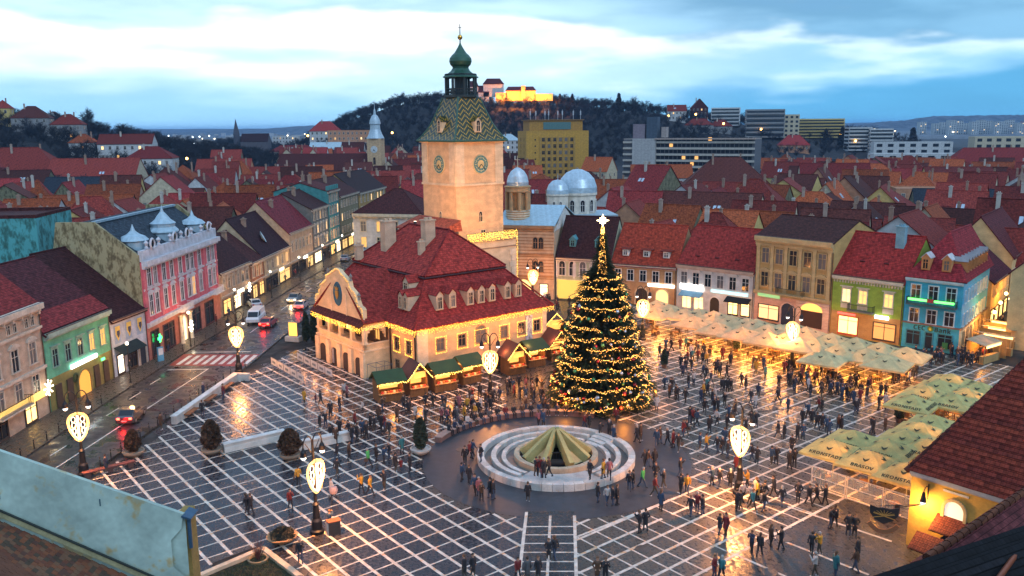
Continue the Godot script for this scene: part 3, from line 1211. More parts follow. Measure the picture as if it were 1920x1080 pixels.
	flood("small floodlight on the hall ridge aimed at the clock tower's road face", HALL_AT + hb * V(10.15, 17.3, -15.5), HALL_AT + hb * V(20.3, 21.5, -24.4), 46)
	flood("small floodlight on the hall's upper eaves aimed at the clock tower's front", HALL_AT + hb * V(16.4, 12.6, -6.5), HALL_AT + hb * V(24.7, 20.5, -20), 95)
	put("gold_ball", gb, metal(0.75, 0.42, 0.07, 0.25, 0.9), t)


func turned(prof: Array, k: int) -> Geo:
	var g := Geo.new()
	g.lathe(prof, k)
	return g


func terrace():
	var at := HALL_AT + Basis(Vector3.UP, HALL_TURN) * V(20.5, 0, -18)
	var t := thing("terrace_block", "cream stone terrace block round the tower foot with a railing full of lights", "building", at, HALL_TURN)
	var g := Geo.new()
	g.box(V(4.75, 6.6, -0.95), V(9.5, 13.2, 1.9))
	g.box(V(9.2, 6.6, -6.9), V(0.8, 13.2, 9.8))
	put("wall", g, pl(0.68, 0.5, 0.33), t)
	var c := Geo.new()
	c.box(V(4.75, 13.25, -0.9), V(9.9, 0.25, 2.3))
	c.box(V(4.75, 12.1, 0.06), V(9.5, 0.2, 0.12))
	put("cornice", c, pl(0.3, 0.2, 0.13), t)
	for k in 12:
		var q := Geo.new()
		q.box(V(9.0 - (k % 2) * 0.15, 1.0 + k * 0.92, 0.05), V(1.0 + (k % 2) * 0.3, 0.85, 0.1))
		put("quoin", q, pl(0.74, 0.58, 0.42), t)
	var r := Geo.new()
	for k in 40:
		r.bar(V(0.1 + k * 0.24, 13.35, 0.1), V(0.1 + k * 0.24, 14.5, 0.1), 0.03, 0.03, 4, false)
	r.box(V(4.75, 14.5, 0.1), V(9.5, 0.08, 0.08))
	put("railing", r, metal(0.05, 0.04, 0.04), t)
	var pts := []
	for k in 10:
		pts += along(V(0.1, 13.3 + k * 0.13, 0.2), V(9.5, 13.3 + k * 0.13, 0.2), 0.22, 0.1)
	pts += along(V(9.55, 13.4, 0.2), V(9.55, 3.0, 0.2), 0.13, 0.1)
	bulbs(t, pts, glow(1.0, 0.5, 0.07, 5.0), 0.05)
	# lean-to with red tiles on the tower's road side
	var a := HALL_AT + Basis(Vector3.UP, HALL_TURN) * V(16.6, 0, -19.4)
	var l := thing("tower_lean_to", "dark lean-to under red tiles against the clock tower's road side", "outbuilding", a, HALL_TURN)
	var lg := Geo.new()
	lg.box(V(1.8, 7.4, -5.2), V(3.6, 14.8, 10.4))
	put("wall", lg, pl(0.1, 0.08, 0.08), l)
	var lr := Geo.new()
	lr.slab([V(-0.7, 15.0, -10.8), V(-0.7, 15.0, 0.5), V(3.66, 16.6, 0.5), V(3.66, 16.6, -10.8)], 0.18)
	lr.slab([V(-0.7, 14.95, 0.52), V(3.9, 14.95, 0.52), V(3.66, 16.5, 0.4)], 0.1)
	put("roof", lr, tiled(0.5, 0.12, 0.07), l)



# ---------- left side of the street, near to far ----------
func facade(nm: String, label: String, a: Vector3, b: Vector3, d: float, h: float, rh: float, kind: String, rm: Material, wm: Material) -> Node3D:
	var w := a.distance_to(b)
	var t := thing(nm, label, "building", a, yaw(a, b))
	walls(t, w, d, h, rh, kind, wm)
	roof(t, w, d, h, rh, kind, rm)
	var gt := Geo.new()
	gt.bar(V(-0.1, h + 0.06, 0.5), V(w + 0.1, h + 0.06, 0.5), 0.09, 0.09, 6)
	put("gutter", gt, metal(0.12, 0.07, 0.05), t)
	gt = Geo.new()
	gt.bar(V(w - 0.1, 0.1, 0.12), V(w - 0.1, h, 0.12), 0.06, 0.06, 6)
	put("drain_pipe", gt, metal(0.12, 0.07, 0.05), t)
	return t


func left_street():
	var warm := glow(1.0, 0.6, 0.2, 2.2)
	var brown := pl(0.07, 0.045, 0.03)
	var stone := pl(0.62, 0.52, 0.42)
	# cream palace, nearest
	var a := V(-50.1, 0, -64)
	var t := facade("corner_palace", "beige three-storey palace with arched window hoods and a red roof, at the left edge", a, V(-50.1, 0, -87.1), 14, 12.2, 6.0, "gable", tiled(0.3, 0.045, 0.045), pl(0.5, 0.38, 0.28))
	var w: float = 23.1
	cornice(t, w, 12.0, 0.6, 0.7, stone)
	cornice(t, w, 9.7, 0.25, 0.25, stone, Vector3.ZERO, 0, "string_course")
	cornice(t, w, 5.4, 0.3, 0.3, stone, Vector3.ZERO, 0, "string_course")
	row(t, 3.9, 0.6, w - 0.4, 7, 1.15, 2.0, 0, stone, 0.0)
	row(t, 7.3, 0.6, w - 0.4, 7, 1.15, 2.2, 3, stone, 0.08)
	for k in 7:
		for s in [-0.55, 0.55]:
			win(t, V(0.6 + (w - 1) * (k + 0.5) / 7 + s, 10.6, 0), 0.6, 0.9, 0, stone)
		put("bracket", box_geo(V(0.25, 0.5, 0.4)), stone, t, V(0.6 + (w - 1) * (k + 0.5) / 7, 11.4, 0.2))
		put("bracket", box_geo(V(0.25, 0.5, 0.4)), stone, t, V(0.6 + (w - 1) * (k + 1) / 7.0, 11.4, 0.2))
	for k in 4:
		shop(t, 4 + k * 5.2, 2.2, 2.2, warm if k % 2 else glass(), brown)
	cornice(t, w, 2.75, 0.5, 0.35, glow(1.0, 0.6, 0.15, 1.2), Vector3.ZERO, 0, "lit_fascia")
	balcony(t, V(w - 7.0, 2.6, 0), 5.5, metal(0.02, 0.02, 0.02), stone)
	dormer(t, V(14.0, 13.0, -1.6), 1.8, 1.2, 2.2, pl(0.6, 0.55, 0.5), tiled(0.3, 0.045, 0.045))
	chimney(t, V(16, 16, -6.5), 2.8, 1.2)
	for k in 3:
		chimney(t, V(7 + k * 4.5, 15.6, -8.0), 3.0, 0.9)
	# green house
	t = facade("green_house", "mint green two-storey house with white neon strip above an olive ground floor", V(-50.0, 0, -87.3), V(-49.1, 0, -99.9), 17, 8.7, 6.4, "gable", tiled(0.11, 0.032, 0.04), pl(0.12, 0.42, 0.27))
	w = 12.6
	cornice(t, w, 8.5, 0.5, 0.6, pl(0.3, 0.42, 0.36))
	put("ground_floor", box_geo(V(w, 3.7, 0.024)), pl(0.22, 0.2, 0.06), t, V(w / 2, 1.85, 0))
	row(t, 5.75, 0.4, w - 0.4, 5, 0.95, 1.9, 1, pl(0.24, 0.4, 0.32), 0.1)
	var sk := Geo.new()
	var kk := 6.4 / 8.5
	sk.slab([V(-0.1, 8.7 + 0.24, 0.2), V(w + 0.1, 8.94, 0.2), V(w + 0.1, 8.94 + 2.2 * kk, -2.0), V(-0.1, 8.94 + 2.2 * kk, -2.0)], 0.06)
	put("new_tiles", sk, tiled(0.3, 0.05, 0.055), t)
	put("neon_sign", box_geo(V(5.2, 0.45, 0.15)), glow(0.95, 0.97, 1.0, 3.5), t, V(6.5, 4.0, 0.25))
	arch(t, 6.3, 2.4, 3.0, glow(1.0, 0.42, 0.07, 0.7), pl(0.25, 0.2, 0.07), "archway", 0.1)
	for x in [1.5, 3.6, 9.0, 11.0]:
		put("shop_door", box_geo(V(1.1, 2.6, 0.1)), brown, t, V(x, 1.5, 0.12))
	put("exit_sign", box_geo(V(0.7, 0.3, 0.1)), glow(0.1, 1.0, 0.25, 2.5), t, V(10.2, 3.2, 0.3))
	put("wreath", turned([P(0.35, -0.1), P(0.6, 0.0), P(0.35, 0.1)], 14), pl(0.05, 0.07, 0.02), t, V(4.6, 2.6, 0.2)).rotation.x = PI / 2
	chimney(t, V(1.4, 13.5, -10), 4.2, 2.2, pl(0.33, 0.15, 0.07))
	# pale blue house with coats of arms
	t = facade("arms_house", "small pale blue house with three painted shields and a dark shop awning", V(-49.0, 0, -100.1), V(-48.0, 0, -107.5), 19, 7.2, 8.0, "gable", tiled(0.06, 0.022, 0.025), pl(0.45, 0.52, 0.62))
	w = 7.45
	cornice(t, w, 7.05, 0.3, 0.4, pl(0.4, 0.3, 0.25))
	for k in 3:
		var x := 1.2 + k * 2.4
		put("panel", box_geo(V(1.3, 2.3, 0.06)), pl(0.3, 0.4, 0.55), t, V(x, 5.3, 0.04))
		var s := Geo.new()
		s.extr(PackedVector2Array([P(-0.45, 0.9), P(-0.45, -0.1), P(0, -0.9), P(0.45, -0.1), P(0.45, 0.9)]), 0.08, 0.16)
		var sh := put("shield", s, pl(0.75, 0.55, 0.12), t, V(x, 5.4, 0))
		s = Geo.new()
		s.extr(PackedVector2Array([P(-0.28, 0.35), P(-0.28, -0.1), P(0, -0.55), P(0.28, -0.1), P(0.28, 0.35)]), 0.16, 0.2)
		put("charge", s, pl(0.05, 0.05, 0.09), sh)
	var aw := Geo.new()
	aw.slab([V(0.2, 2.9, 1.4), V(5.2, 2.9, 1.4), V(5.2, 3.8, 0.02), V(0.2, 3.8, 0.02)], 0.05)
	put("awning", aw, cloth(0.02, 0.05, 0.06), t)
	shop(t, 1.3, 1.5, 2.6, glow(1.0, 0.85, 0.65, 2.0), brown)
	shop(t, 3.9, 2.0, 2.6, glass(), brown)
	arch(t, 6.2, 1.4, 2.9, pl(0.02, 0.03, 0.05), pl(0.5, 0.45, 0.4))
	# pink palace
	a = V(-47.9, 0, -107.7)
	var b := V(-47.2, 0, -133.4)
	w = a.distance_to(b)
	t = thing("pink_palace", "pink palace with white mouldings, slate mansard and silver domed turrets", "palace", a, yaw(a, b))
	var pink := pl(0.56, 0.115, 0.16)
	var white := pl(0.58, 0.6, 0.66)
	walls(t, w, 11.5, 13.2, 0, "flat", pink)
	put("ground_floor", box_geo(V(w, 4.6, 0.024)), pl(0.52, 0.19, 0.13), t, V(w / 2, 2.3, 0))
	cornice(t, w, 13.0, 0.7, 0.8, white)
	cornice(t, w, 4.9, 0.45, 0.5, white, Vector3.ZERO, 0, "string_course")
	cornice(t, w, 9.55, 0.2, 0.15, white, Vector3.ZERO, 0, "string_course")
	for x in [1.7, 3.5, 6.2, 8.7, 11.6, 14.2, 15.8, 18.6, 22.2, 24.0]:
		win(t, V(x, 11.1, 0), 1.0, 2.5, 1, white)
		win(t, V(x, 7.3, 0), 1.0, 2.7, 3, white, 0.05)
	for x in [0.4, 4.9, 10.0, 17.2, 20.4, 25.2]:
		put("pilaster", box_geo(V(0.55, 7.6, 0.16)), pl(0.6, 0.16, 0.2), t, V(x, 8.9, 0.08))
	put("parapet", box_geo(V(w, 1.4, 0.5)), white, t, V(w / 2, 14.0, -0.1))
	for k in 7:
		put("vase", turned([P(0.0001, 0), P(0.3, 0.1), P(0.15, 0.4), P(0.35, 0.8), P(0.0001, 1.2)], 8), white, t, V(2 + k * 3.7, 14.7, -0.1))
	# mansard of slate
	var mg := Geo.new()
	mg.slab([V(0, 14.0, -0.6), V(w, 14.0, -0.6), V(w - 0.6, 18.2, -6.0), V(0.6, 18.2, -6.0)], 0.2)
	mg.slab([V(w, 14.0, -11.5), V(0, 14.0, -11.5), V(0.6, 18.2, -9.0), V(w - 0.6, 18.2, -9.0)], 0.2)
	mg.slab([V(0.6, 18.2, -6.0), V(w - 0.6, 18.2, -6.0), V(w - 0.6, 18.2, -9.0), V(0.6, 18.2, -9.0)], 0.2)
	var mr := put("mansard", mg, tiled(0.055, 0.085, 0.12), t)
	put("ridge", box_geo(V(w - 1, 0.3, 0.5)), metal(0.3, 0.45, 0.55), mr, V(w / 2, 18.4, -6.0))
	var eg := Geo.new()
	for s in [0.0, 1.0]:
		var x = s * w
		eg.pbox(V(x - 0.2, 0, -11.5), V(0.4, 0, 0), V(0, 14.2, 0), V(0, 0, 11.3))
		var top := [V(x, 14.2, -0.3), V(x, 14.2, -11.4), V(x, 18.5, -10.6), V(x, 18.5, -5.6)]
		eg.slab([top[0] + V(0.2, 0, 0), top[1] + V(0.2, 0, 0), top[2] + V(0.2, 0, 0), top[3] + V(0.2, 0, 0)], 0.4)
	put("fire_wall", eg, pl(0.3, 0.27, 0.15, 0.95, "weather", 0.12), t)
	var silver := metal(0.42, 0.58, 0.68, 0.5, 0.25)
	for k in 3:
		var x: float = [3.0, 12.2, 22.6][k]
		var sc := 0.85 if k == 1 else 0.72
		var dg := Geo.new()
		dg.lathe([P(2.1, 0), P(2.2, 1.6), P(2.5, 1.9), P(2.45, 2.1), P(1.9, 2.7), P(1.95, 3.2)] if k == 1 else [P(2.2, 0), P(2.25, 1.9), P(2.7, 2.2), P(2.0, 2.9)], 12, Vector3.ZERO, false)
		dg.lathe([P(1.95, 3.2), P(2.1, 3.3), P(1.3, 3.9), P(0.8, 4.6), P(0.3, 5.2), P(0.0001, 6.4)] if k == 1 else [P(2.0, 2.9), P(1.1, 3.3), P(0.45, 3.9), P(0.0001, 5.2)], 12)
		var o := put("turret", dg, silver, t, V(x, 14.2, -2.2))
		o.scale = Vector3.ONE * sc
		var rd := Geo.new()
		rd.lathe([P(0.0001, 0), P(0.5, 0.01), P(0.62, 0.2), P(0.8, 0.0)], 14)
		for s in ([-2.2, 2.2] if k == 1 else [0.0]):
			var rm := put("round_window", rd, white, t, V(x + s, 15.3, 0.25))
			rm.rotation.x = PI / 2
			put("pane", turned([P(0.0001, 0.06), P(0.48, 0.06)], 12), glass(), rm)
	for x in [1.9, 6.2, 15.6, 21.0]:
		shop(t, x, 3.6 if x > 3 else 2.4, 3.7, glass(), pl(0.09, 0.03, 0.03))
	arch(t, 10.8, 1.9, 3.8, glow(1.0, 0.75, 0.4, 1.4), pl(0.75, 0.62, 0.45), "archway", 0.12)
	for x in [9.2, 12.4]:
		put("column", turned([P(0.4, 0), P(0.3, 0.3), P(0.26, 3.8), P(0.42, 4.1)], 10), pl(0.7, 0.6, 0.45), t, V(x, 0, 0.6))
	balcony(t, V(10.8, 4.7, 0.2), 3.6, pl(0.6, 0.62, 0.66), white)
	balcony(t, V(23.2, 4.7, 0.2), 3.4, pl(0.6, 0.62, 0.66), white)
	# green cross of lights in the first shop
	var cr := Geo.new()
	cr.box(V(0, 0, 0), V(0.35, 1.1, 0.1))
	cr.box(V(0.37, 0, 0), V(0.38, 0.36, 0.1))
	cr.box(V(-0.37, 0, 0), V(0.38, 0.36, 0.1))
	put("cross_sign", cr, glow(0.05, 1.0, 0.2, 3.0), t, V(2.3, 2.6, 0.5))
	# farther houses down the street
	var spec := [
		["brown_house", "beige two-storey house with dark maroon roof beside the pink palace", -47.1, -133.7, -46.2, -146.5, 7.2, 6.0, pl(0.46, 0.31, 0.2), tiled(0.07, 0.024, 0.026), 6],
		["brick_red_house", "narrow russet house with twin arched windows, sixth from the palace corner", -46.2, -146.7, -45.9, -153.8, 6.7, 5.0, pl(0.28, 0.11, 0.06), tiled(0.1, 0.03, 0.03), 3],
		["cream_house", "cream house with a dish on its dark roof and a bright shop front", -45.9, -154.0, -45.2, -169.8, 6.7, 7.0, pl(0.5, 0.4, 0.26), tiled(0.055, 0.022, 0.03), 5],
		["peach_house", "peach three-storey house with a big plain crimson roof down the street", -45.2, -170.0, -44.2, -186.0, 9.2, 6.4, pl(0.55, 0.38, 0.24), tiled(0.26, 0.04, 0.055), 6],
		["grey_house", "soot grey house between the peach one and the teal one", -44.2, -186.2, -43.4, -199.0, 12.5, 3.5, pl(0.17, 0.17, 0.15), tiled(0.08, 0.03, 0.03), 5],
		["teal_house", "tall teal house with battlements on its front", -43.3, -199.2, -42.6, -208.5, 15.5, 2.0, pl(0.06, 0.25, 0.25), tiled(0.14, 0.03, 0.03), 4],
		["olive_house", "dim olive house past the teal one with many narrow windows", -42.5, -208.8, -41.0, -226.0, 13.5, 4.0, pl(0.2, 0.19, 0.12), tiled(0.09, 0.03, 0.03), 7],
		["ochre_house", "ochre house with dark roof near the end of the street", -40.9, -226.5, -37.5, -252.0, 13.0, 5.0, pl(0.36, 0.24, 0.08), tiled(0.05, 0.03, 0.035), 8],
	]
	var k := 0
	for s in spec:
		a = V(s[2], 0, s[3])
		b = V(s[4], 0, s[5])
		w = a.distance_to(b)
		t = facade(s[0], s[1], a, b, 13.0, s[6], s[7], "gable", s[9], s[8])
		var n: int = s[10]
		var fm := pl(0.5, 0.44, 0.36)
		cornice(t, w, s[6] - 0.15, 0.4, 0.5, fm)
		cornice(t, w, 3.25, 0.25, 0.2, fm, Vector3.ZERO, 0, "string_course")
		var fl := maxi(1, int((s[6] - 3.4) / 3.0))
		for f in fl:
			row(t, 3.4 + (f + 0.5) * (s[6] - 3.7) / fl, 0.5, w - 0.5, n, 0.9, 1.7, [3, 2, 0, 1][k % 4], fm, 0.12)
		for j in maxi(2, n / 2):
			shop(t, w * (j + 0.5) / maxi(2, n / 2), w / maxi(2, n / 2) - 1.0, 2.6, [glow(1.0, 0.55, 0.17, 1.1), glass(), glow(1.0, 0.62, 0.22, 0.7), glow(1.0, 0.75, 0.4, 2.2), glass()][(j * 3 + k * 2) % 5], brown)
		put("sign_board", box_geo(V(2.4, 0.5, 0.2)), [glow(1.0, 0.9, 0.7, 3.5), pl(0.4, 0.2, 0.1), glow(1.0, 0.8, 0.5, 2.5)][k % 3], t, V(w * 0.6, 3.0, 0.25))
		chimney(t, V(w * 0.3, s[6] + s[7] * 0.6, -5), 2.4, 0.9)
		chimney(t, V(w * 0.75, s[6] + s[7] * 0.5, -8), 2.4, 0.8)
		if s[0] == "teal_house":
			for j in 6:
				put("battlement", box_geo(V(0.8, 1.0, 0.5)), s[8], t, V(0.7 + j * 1.6, 16.2, -0.2))
		if s[0] == "cream_house":
			var dish := put("satellite_dish", turned([P(0.0001, 0.0), P(0.7, 0.12), P(1.2, 0.45)], 14), pl(0.5, 0.62, 0.66), t, V(6.5, 9.6, -2.4))
			dish.rotation = V(1.1, 0.3, 0)
		k += 1
	# fire walls and roofs that rise behind this row
	t = thing("old_warehouse", "bare blank-walled warehouse, teal plaster stained black, behind the green house", "building", V(-80, 0, -109.6), 0.12)
	walls(t, 17, 12, 18.7, 0, "flat", pl(0.08, 0.32, 0.32, 0.95, "weather", 0.1))
	roof(t, 17, 12, 18.7, 0, "flat", tiled(0.1, 0.03, 0.03))



# ---------- the row of houses behind the café parasols ----------
func square_row():
	var warm := glow(1.0, 0.6, 0.2, 2.5)
	var brown := pl(0.07, 0.045, 0.03)
	var white := pl(0.72, 0.7, 0.66)
	var p := [V(-1.2, 0, -149.2), V(7.6, 0, -147), V(17.0, 0, -143.6), V(27.4, 0, -138.3), V(37.8, 0, -129.2), V(46.3, 0, -119.7), V(53.3, 0, -112.3), V(58.6, 0, -107.3), V(69.4, 0, -120.6)]
	# brick church front with twin arched windows
	var t := thing("church_gatehouse", "striped brick church front with round-arched twin windows and pale roof behind", "church", p[0] + V(-1.5, 0, 0.4), yaw(p[0], p[1]))
	var brick := pl(0.56, 0.4, 0.26)
	var dark := pl(0.36, 0.2, 0.1)
	var w := 10.4
	walls(t, w, 20, 13.0, 0, "flat", brick)
	for k in 16:
		put("brick_band", box_geo(V(w, 0.16, 0.06)), dark, t, V(w / 2, 3.6 + k * 0.56, 0.02))
	for f in 2:
		for x in [2.4, 7.6]:
			for s in [-0.5, 0.5]:
				win(t, V(x + s, 5.6 + f * 4.2, 0.03), 0.75, 1.6, 2, dark)
	cornice(t, w, 12.8, 0.5, 0.5, dark)
	for y in [4.1, 8.0]:
		cornice(t, w, y, 0.22, 0.25, dark, Vector3.ZERO, 0, "string_course")
	arch(t, 5.0, 2.6, 3.4, glow(1.0, 0.6, 0.2, 1.5), dark)
	for x in [1.6, 8.6]:
		shop(t, x, 1.6, 2.6, glow(1.0, 0.7, 0.35, 2.0), brown)
	var sr := Geo.new()
	sr.slab([V(-0.2, 13.1, 0.2), V(w + 0.2, 13.1, 0.2), V(w + 0.2, 15.8, -10), V(-0.2, 15.8, -10)], 0.2)
	sr.slab([V(w + 0.2, 13.1, -20), V(-0.2, 13.1, -20), V(-0.2, 15.8, -10), V(w + 0.2, 15.8, -10)], 0.2)
	put("roof", sr, metal(0.4, 0.58, 0.68, 0.5, 0.2), t)
	var sw := Geo.new()
	sw.poly([V(w + 0.02, 12, 0), V(w + 0.02, 12, -20), V(w + 0.02, 15.6, -10)])
	put("gable", sw, white, t)
	var bt := Geo.new()
	bt.lathe([P(2.2, 13.2), P(2.2, 15.4), P(2.0, 15.5)], 8, Vector3.ZERO, false)
	for k in 8:
		var a := TAU * (k + 0.5) / 8
		bt.bar(V(sin(a) * 2.0, 15.4, cos(a) * 2.0), V(sin(a) * 2.0, 18.6, cos(a) * 2.0), 0.35, 0.35, 6)
	bt.lathe([P(1.4, 15.4), P(1.4, 18.6)], 8, Vector3.ZERO, false)
	bt.lathe([P(2.0, 18.5), P(2.3, 18.7), P(2.3, 19.3), P(2.5, 19.6), P(2.0, 19.8)], 16)
	var bo := put("bell_tower", bt, pl(0.48, 0.29, 0.14), t, V(3.0, 0, -4.0))
	for k in 5:
		put("band", turned([P(2.24, 0), P(2.28, 0.1), P(2.24, 0.2)], 8), pl(0.7, 0.6, 0.45), bo, V(0, 13.5 + k * 0.42, 0))
	put("dome", turned([P(1.95, 19.7), P(1.98, 20.4), P(1.75, 21.4), P(1.2, 22.3), P(0.5, 22.8), P(0.0001, 23.0)], 16), metal(0.55, 0.66, 0.74, 0.35, 0.4), bo)
	var cr := Geo.new()
	cr.bar(V(0, 22.9, 0), V(0, 25.0, 0), 0.09, 0.06)
	cr.bar(V(-0.5, 24.3, 0), V(0.5, 24.3, 0), 0.06, 0.06)
	put("cross", cr, metal(0.6, 0.55, 0.4), bo)
	# domes of the church in the court behind
	t = thing("domed_church", "white church with one large and one small silver dome behind the gatehouse", "church", V(13.0, 0, -186), 0.1)
	var dg := Geo.new()
	dg.lathe([P(4.1, 0), P(4.1, 15.2), P(4.4, 15.4), P(4.4, 15.9)], 16, V(1.6, 0, 0), false)
	dg.lathe([P(2.3, 0), P(2.3, 15.3), P(2.5, 15.5), P(2.5, 15.9)], 12, V(-3.3, 0, 3.4), false)
	put("drum", dg, pl(0.74, 0.68, 0.58), t)
	var sil := metal(0.48, 0.62, 0.72, 0.35, 0.4)
	var dm := Geo.new()
	dm.lathe([P(4.35, 15.8), P(4.3, 17.0), P(3.7, 18.8), P(2.5, 20.1), P(1.0, 20.8), P(0.0001, 20.9)], 20, V(1.6, 0, 0))
	put("dome", dm, sil, t)
	dm = Geo.new()
	dm.lathe([P(2.45, 15.8), P(2.4, 16.7), P(2.0, 17.8), P(1.2, 18.6), P(0.0001, 18.9)], 16, V(-3.3, 0, 3.4))
	dm.bar(V(-3.3, 18.8, 3.4), V(-3.3, 20.2, 3.4), 0.08, 0.05)
	put("dome", dm, sil, t)
	for k in 5:
		var a := -1.0 + k * 0.55
		win(t, V(1.6 + sin(a) * 4.1, 12.9, cos(a) * 4.1), 0.9, 2.0, 2, white, 0, a)
	for k in 2:
		var a := -0.5 + k * 0.6
		win(t, V(-3.3 + sin(a) * 2.3, 13.2, 3.4 + cos(a) * 2.3), 0.5, 1.6, 2, white, 0, a)
	var lr := Geo.new()
	lr.box(V(1, 5.5, 1), V(16, 11, 11))
	put("nave", lr, pl(0.7, 0.68, 0.62), t)
	lr = Geo.new()
	lr.box(V(1, 11.2, 1), V(16.5, 0.4, 11.5))
	put("roof", lr, metal(0.36, 0.5, 0.58, 0.5, 0.2), t)
	# light green house with a gilded shop front
	t = facade("pale_green_house", "pale green house with dark maroon roof, teal dormers and golden lit shop front", p[1] + V(0.2, 0, 0), p[2], 13, 7.4, 6.6, "gable", tiled(0.07, 0.022, 0.022), pl(0.46, 0.5, 0.36))
	w = (p[1] + V(0.2, 0, 0)).distance_to(p[2])
	cornice(t, w, 7.2, 0.4, 0.4, white)
	row(t, 5.3, 0.2, w - 0.2, 5, 1.05, 2.0, 2, white, 0.0)
	for k in 4:
		put("pilaster", box_geo(V(0.3, 3.2, 0.12)), white, t, V(0.2 + (w - 0.4) * k / 3.0, 5.4, 0.06))
	for x in [2.6, 7.2]:
		dormer(t, V(x, 9.2, -1.5), 1.1, 1.3, 2.0, metal(0.08, 0.3, 0.36, 0.5, 0.2), metal(0.1, 0.34, 0.4, 0.5, 0.2))
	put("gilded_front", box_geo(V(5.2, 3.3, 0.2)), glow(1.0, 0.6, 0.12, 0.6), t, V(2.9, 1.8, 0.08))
	for x in [1.4, 3.0, 4.6]:
		shop(t, x, 1.3, 2.4, glow(1.0, 0.72, 0.3, 2.2), pl(0.4, 0.22, 0.05), 0.2)
	arch(t, 7.6, 2.2, 3.2, pl(0.05, 0.04, 0.03), white)
	balcony(t, V(7.6, 3.6, 0), 3.0, metal(0.03, 0.03, 0.03), white)
	# orange house
	t = facade("orange_house", "orange plastered house with stepped red roof, three box dormers and two lit arches", p[2] + V(0.15, 0, 0), p[3], 13, 6.8, 6.2, "gable", tiled(0.46, 0.07, 0.035), pl(0.52, 0.29, 0.13))
	w = (p[2] + V(0.15, 0, 0)).distance_to(p[3])
	cornice(t, w, 6.65, 0.35, 0.4, white)
	row(t, 5.0, 0.2, w - 0.2, 5, 1.0, 1.8, 0, white, 0.0)
	for x in [2.2, 5.9, 9.4]:
		var dg2 := Geo.new()
		dg2.box(V(0, 0.55, -0.8), V(1.1, 1.1, 1.6))
		var o := put("dormer", dg2, white, t, V(x, 8.1, -1.1))
		win(o, V(0, 0.55, 0), 0.7, 0.75, 0, white)
		put("dormer_roof", box_geo(V(2.0, 0.12, 2.4)), tiled(0.33, 0.055, 0.035), o, V(0, 1.2, -1.0))
	for x in [1.9, 5.6, 9.2]:
		arch(t, x, 2.1, 2.9, glow(1.0, 0.6, 0.18, 1.5) if x != 5.6 else pl(0.05, 0.03, 0.02), pl(0.7, 0.5, 0.3))
	put("lit_sign", box_geo(V(4.6, 0.5, 0.15)), glow(1.0, 0.9, 0.8, 4.0), t, V(9.0, 3.6, 0.2))
	# white house
	t = facade("white_house", "white house with five arched windows, blue shop awning and red roof", p[3] + V(0.1, 0, 0.05), p[4], 13, 7.5, 5.8, "gable", tiled(0.4, 0.05, 0.04), pl(0.62, 0.64, 0.64))
	w = p[3].distance_to(p[4]) - 0.15
	cornice(t, w, 7.3, 0.45, 0.5, pl(0.6, 0.45, 0.35))
	row(t, 5.3, 0.3, w - 0.3, 6, 1.1, 2.0, 3, white, 0.1)
	put("lit_sign", box_geo(V(4.2, 0.9, 0.15)), glow(1.0, 0.98, 0.95, 4.5), t, V(2.9, 3.9, 0.2))
	var aw := Geo.new()
	aw.slab([V(1.0, 2.5, 1.3), V(5.0, 2.5, 1.3), V(5.0, 3.2, 0.02), V(1.0, 3.2, 0.02)], 0.06)
	put("awning", aw, cloth(0.2, 0.42, 0.6), t)
	aw = Geo.new()
	aw.slab([V(9.2, 2.5, 1.3), V(13.4, 2.5, 1.3), V(13.4, 3.2, 0.02), V(9.2, 3.2, 0.02)], 0.06)
	put("awning", aw, cloth(0.02, 0.02, 0.025), t)
	put("sign_board", box_geo(V(6.4, 0.5, 0.12)), glow(0.45, 0.8, 0.85, 1.1), t, V(9.6, 3.75, 0.15))
	shop(t, 2.0, 1.8, 2.3, warm, white)
	shop(t, 4.2, 1.8, 2.3, warm, white)
	arch(t, 7.1, 1.7, 2.7, pl(0.06, 0.04, 0.02), white)
	shop(t, 10.3, 1.8, 2.3, warm, brown)
	shop(t, 12.4, 1.6, 2.3, warm, brown)
	for x in [3.0, 6.5, 10.0]:
		put("snow_vent", box_geo(V(0.7, 0.15, 0.3)), tiled(0.1, 0.03, 0.03), t, V(x, 8.9, -1.4))
	# ochre house with pilasters
	t = facade("ochre_palace", "tall ochre house with pilasters, ten large windows and a dark low roof", p[4] + V(0.1, 0, 0.05), p[5], 14, 13.3, 2.6, "gable", tiled(0.09, 0.03, 0.025), pl(0.5, 0.34, 0.12))
	w = p[4].distance_to(p[5]) - 0.15
	var och := pl(0.56, 0.42, 0.2)
	cornice(t, w, 13.0, 0.7, 0.8, och)
	cornice(t, w, 12.1, 0.3, 0.3, och, Vector3.ZERO, 0, "string_course")
	cornice(t, w, 4.7, 0.4, 0.4, och, Vector3.ZERO, 0, "string_course")
	row(t, 10.4, 0.5, w - 0.5, 5, 1.15, 2.2, 0, och, 0.1)
	row(t, 6.7, 0.5, w - 0.5, 5, 1.15, 2.2, 3, och, 0.0)
	for k in 6:
		put("pilaster", box_geo(V(0.55, 7.2, 0.2)), och, t, V(0.5 + (w - 1) * k / 5.0, 8.4, 0.1))
		put("capital", box_geo(V(0.8, 0.3, 0.35)), och, t, V(0.5 + (w - 1) * k / 5.0, 11.9, 0.15))
	balcony(t, V(w * 0.5, 4.8, 0), 4.4, metal(0.03, 0.03, 0.03), och)
	put("ground_floor", box_geo(V(w, 4.4, 0.024)), pl(0.55, 0.36, 0.3), t, V(w / 2, 2.2, 0))
	for k in 9:
		put("rusticated_course", box_geo(V(5.4, 0.4, 0.1)), pl(0.6, 0.46, 0.4), t, V(9.9, 0.25 + k * 0.47, 0.1))
	arch(t, 5.9, 2.1, 3.5, pl(0.02, 0.03, 0.06), pl(0.6, 0.45, 0.4), "archway", 0.1)
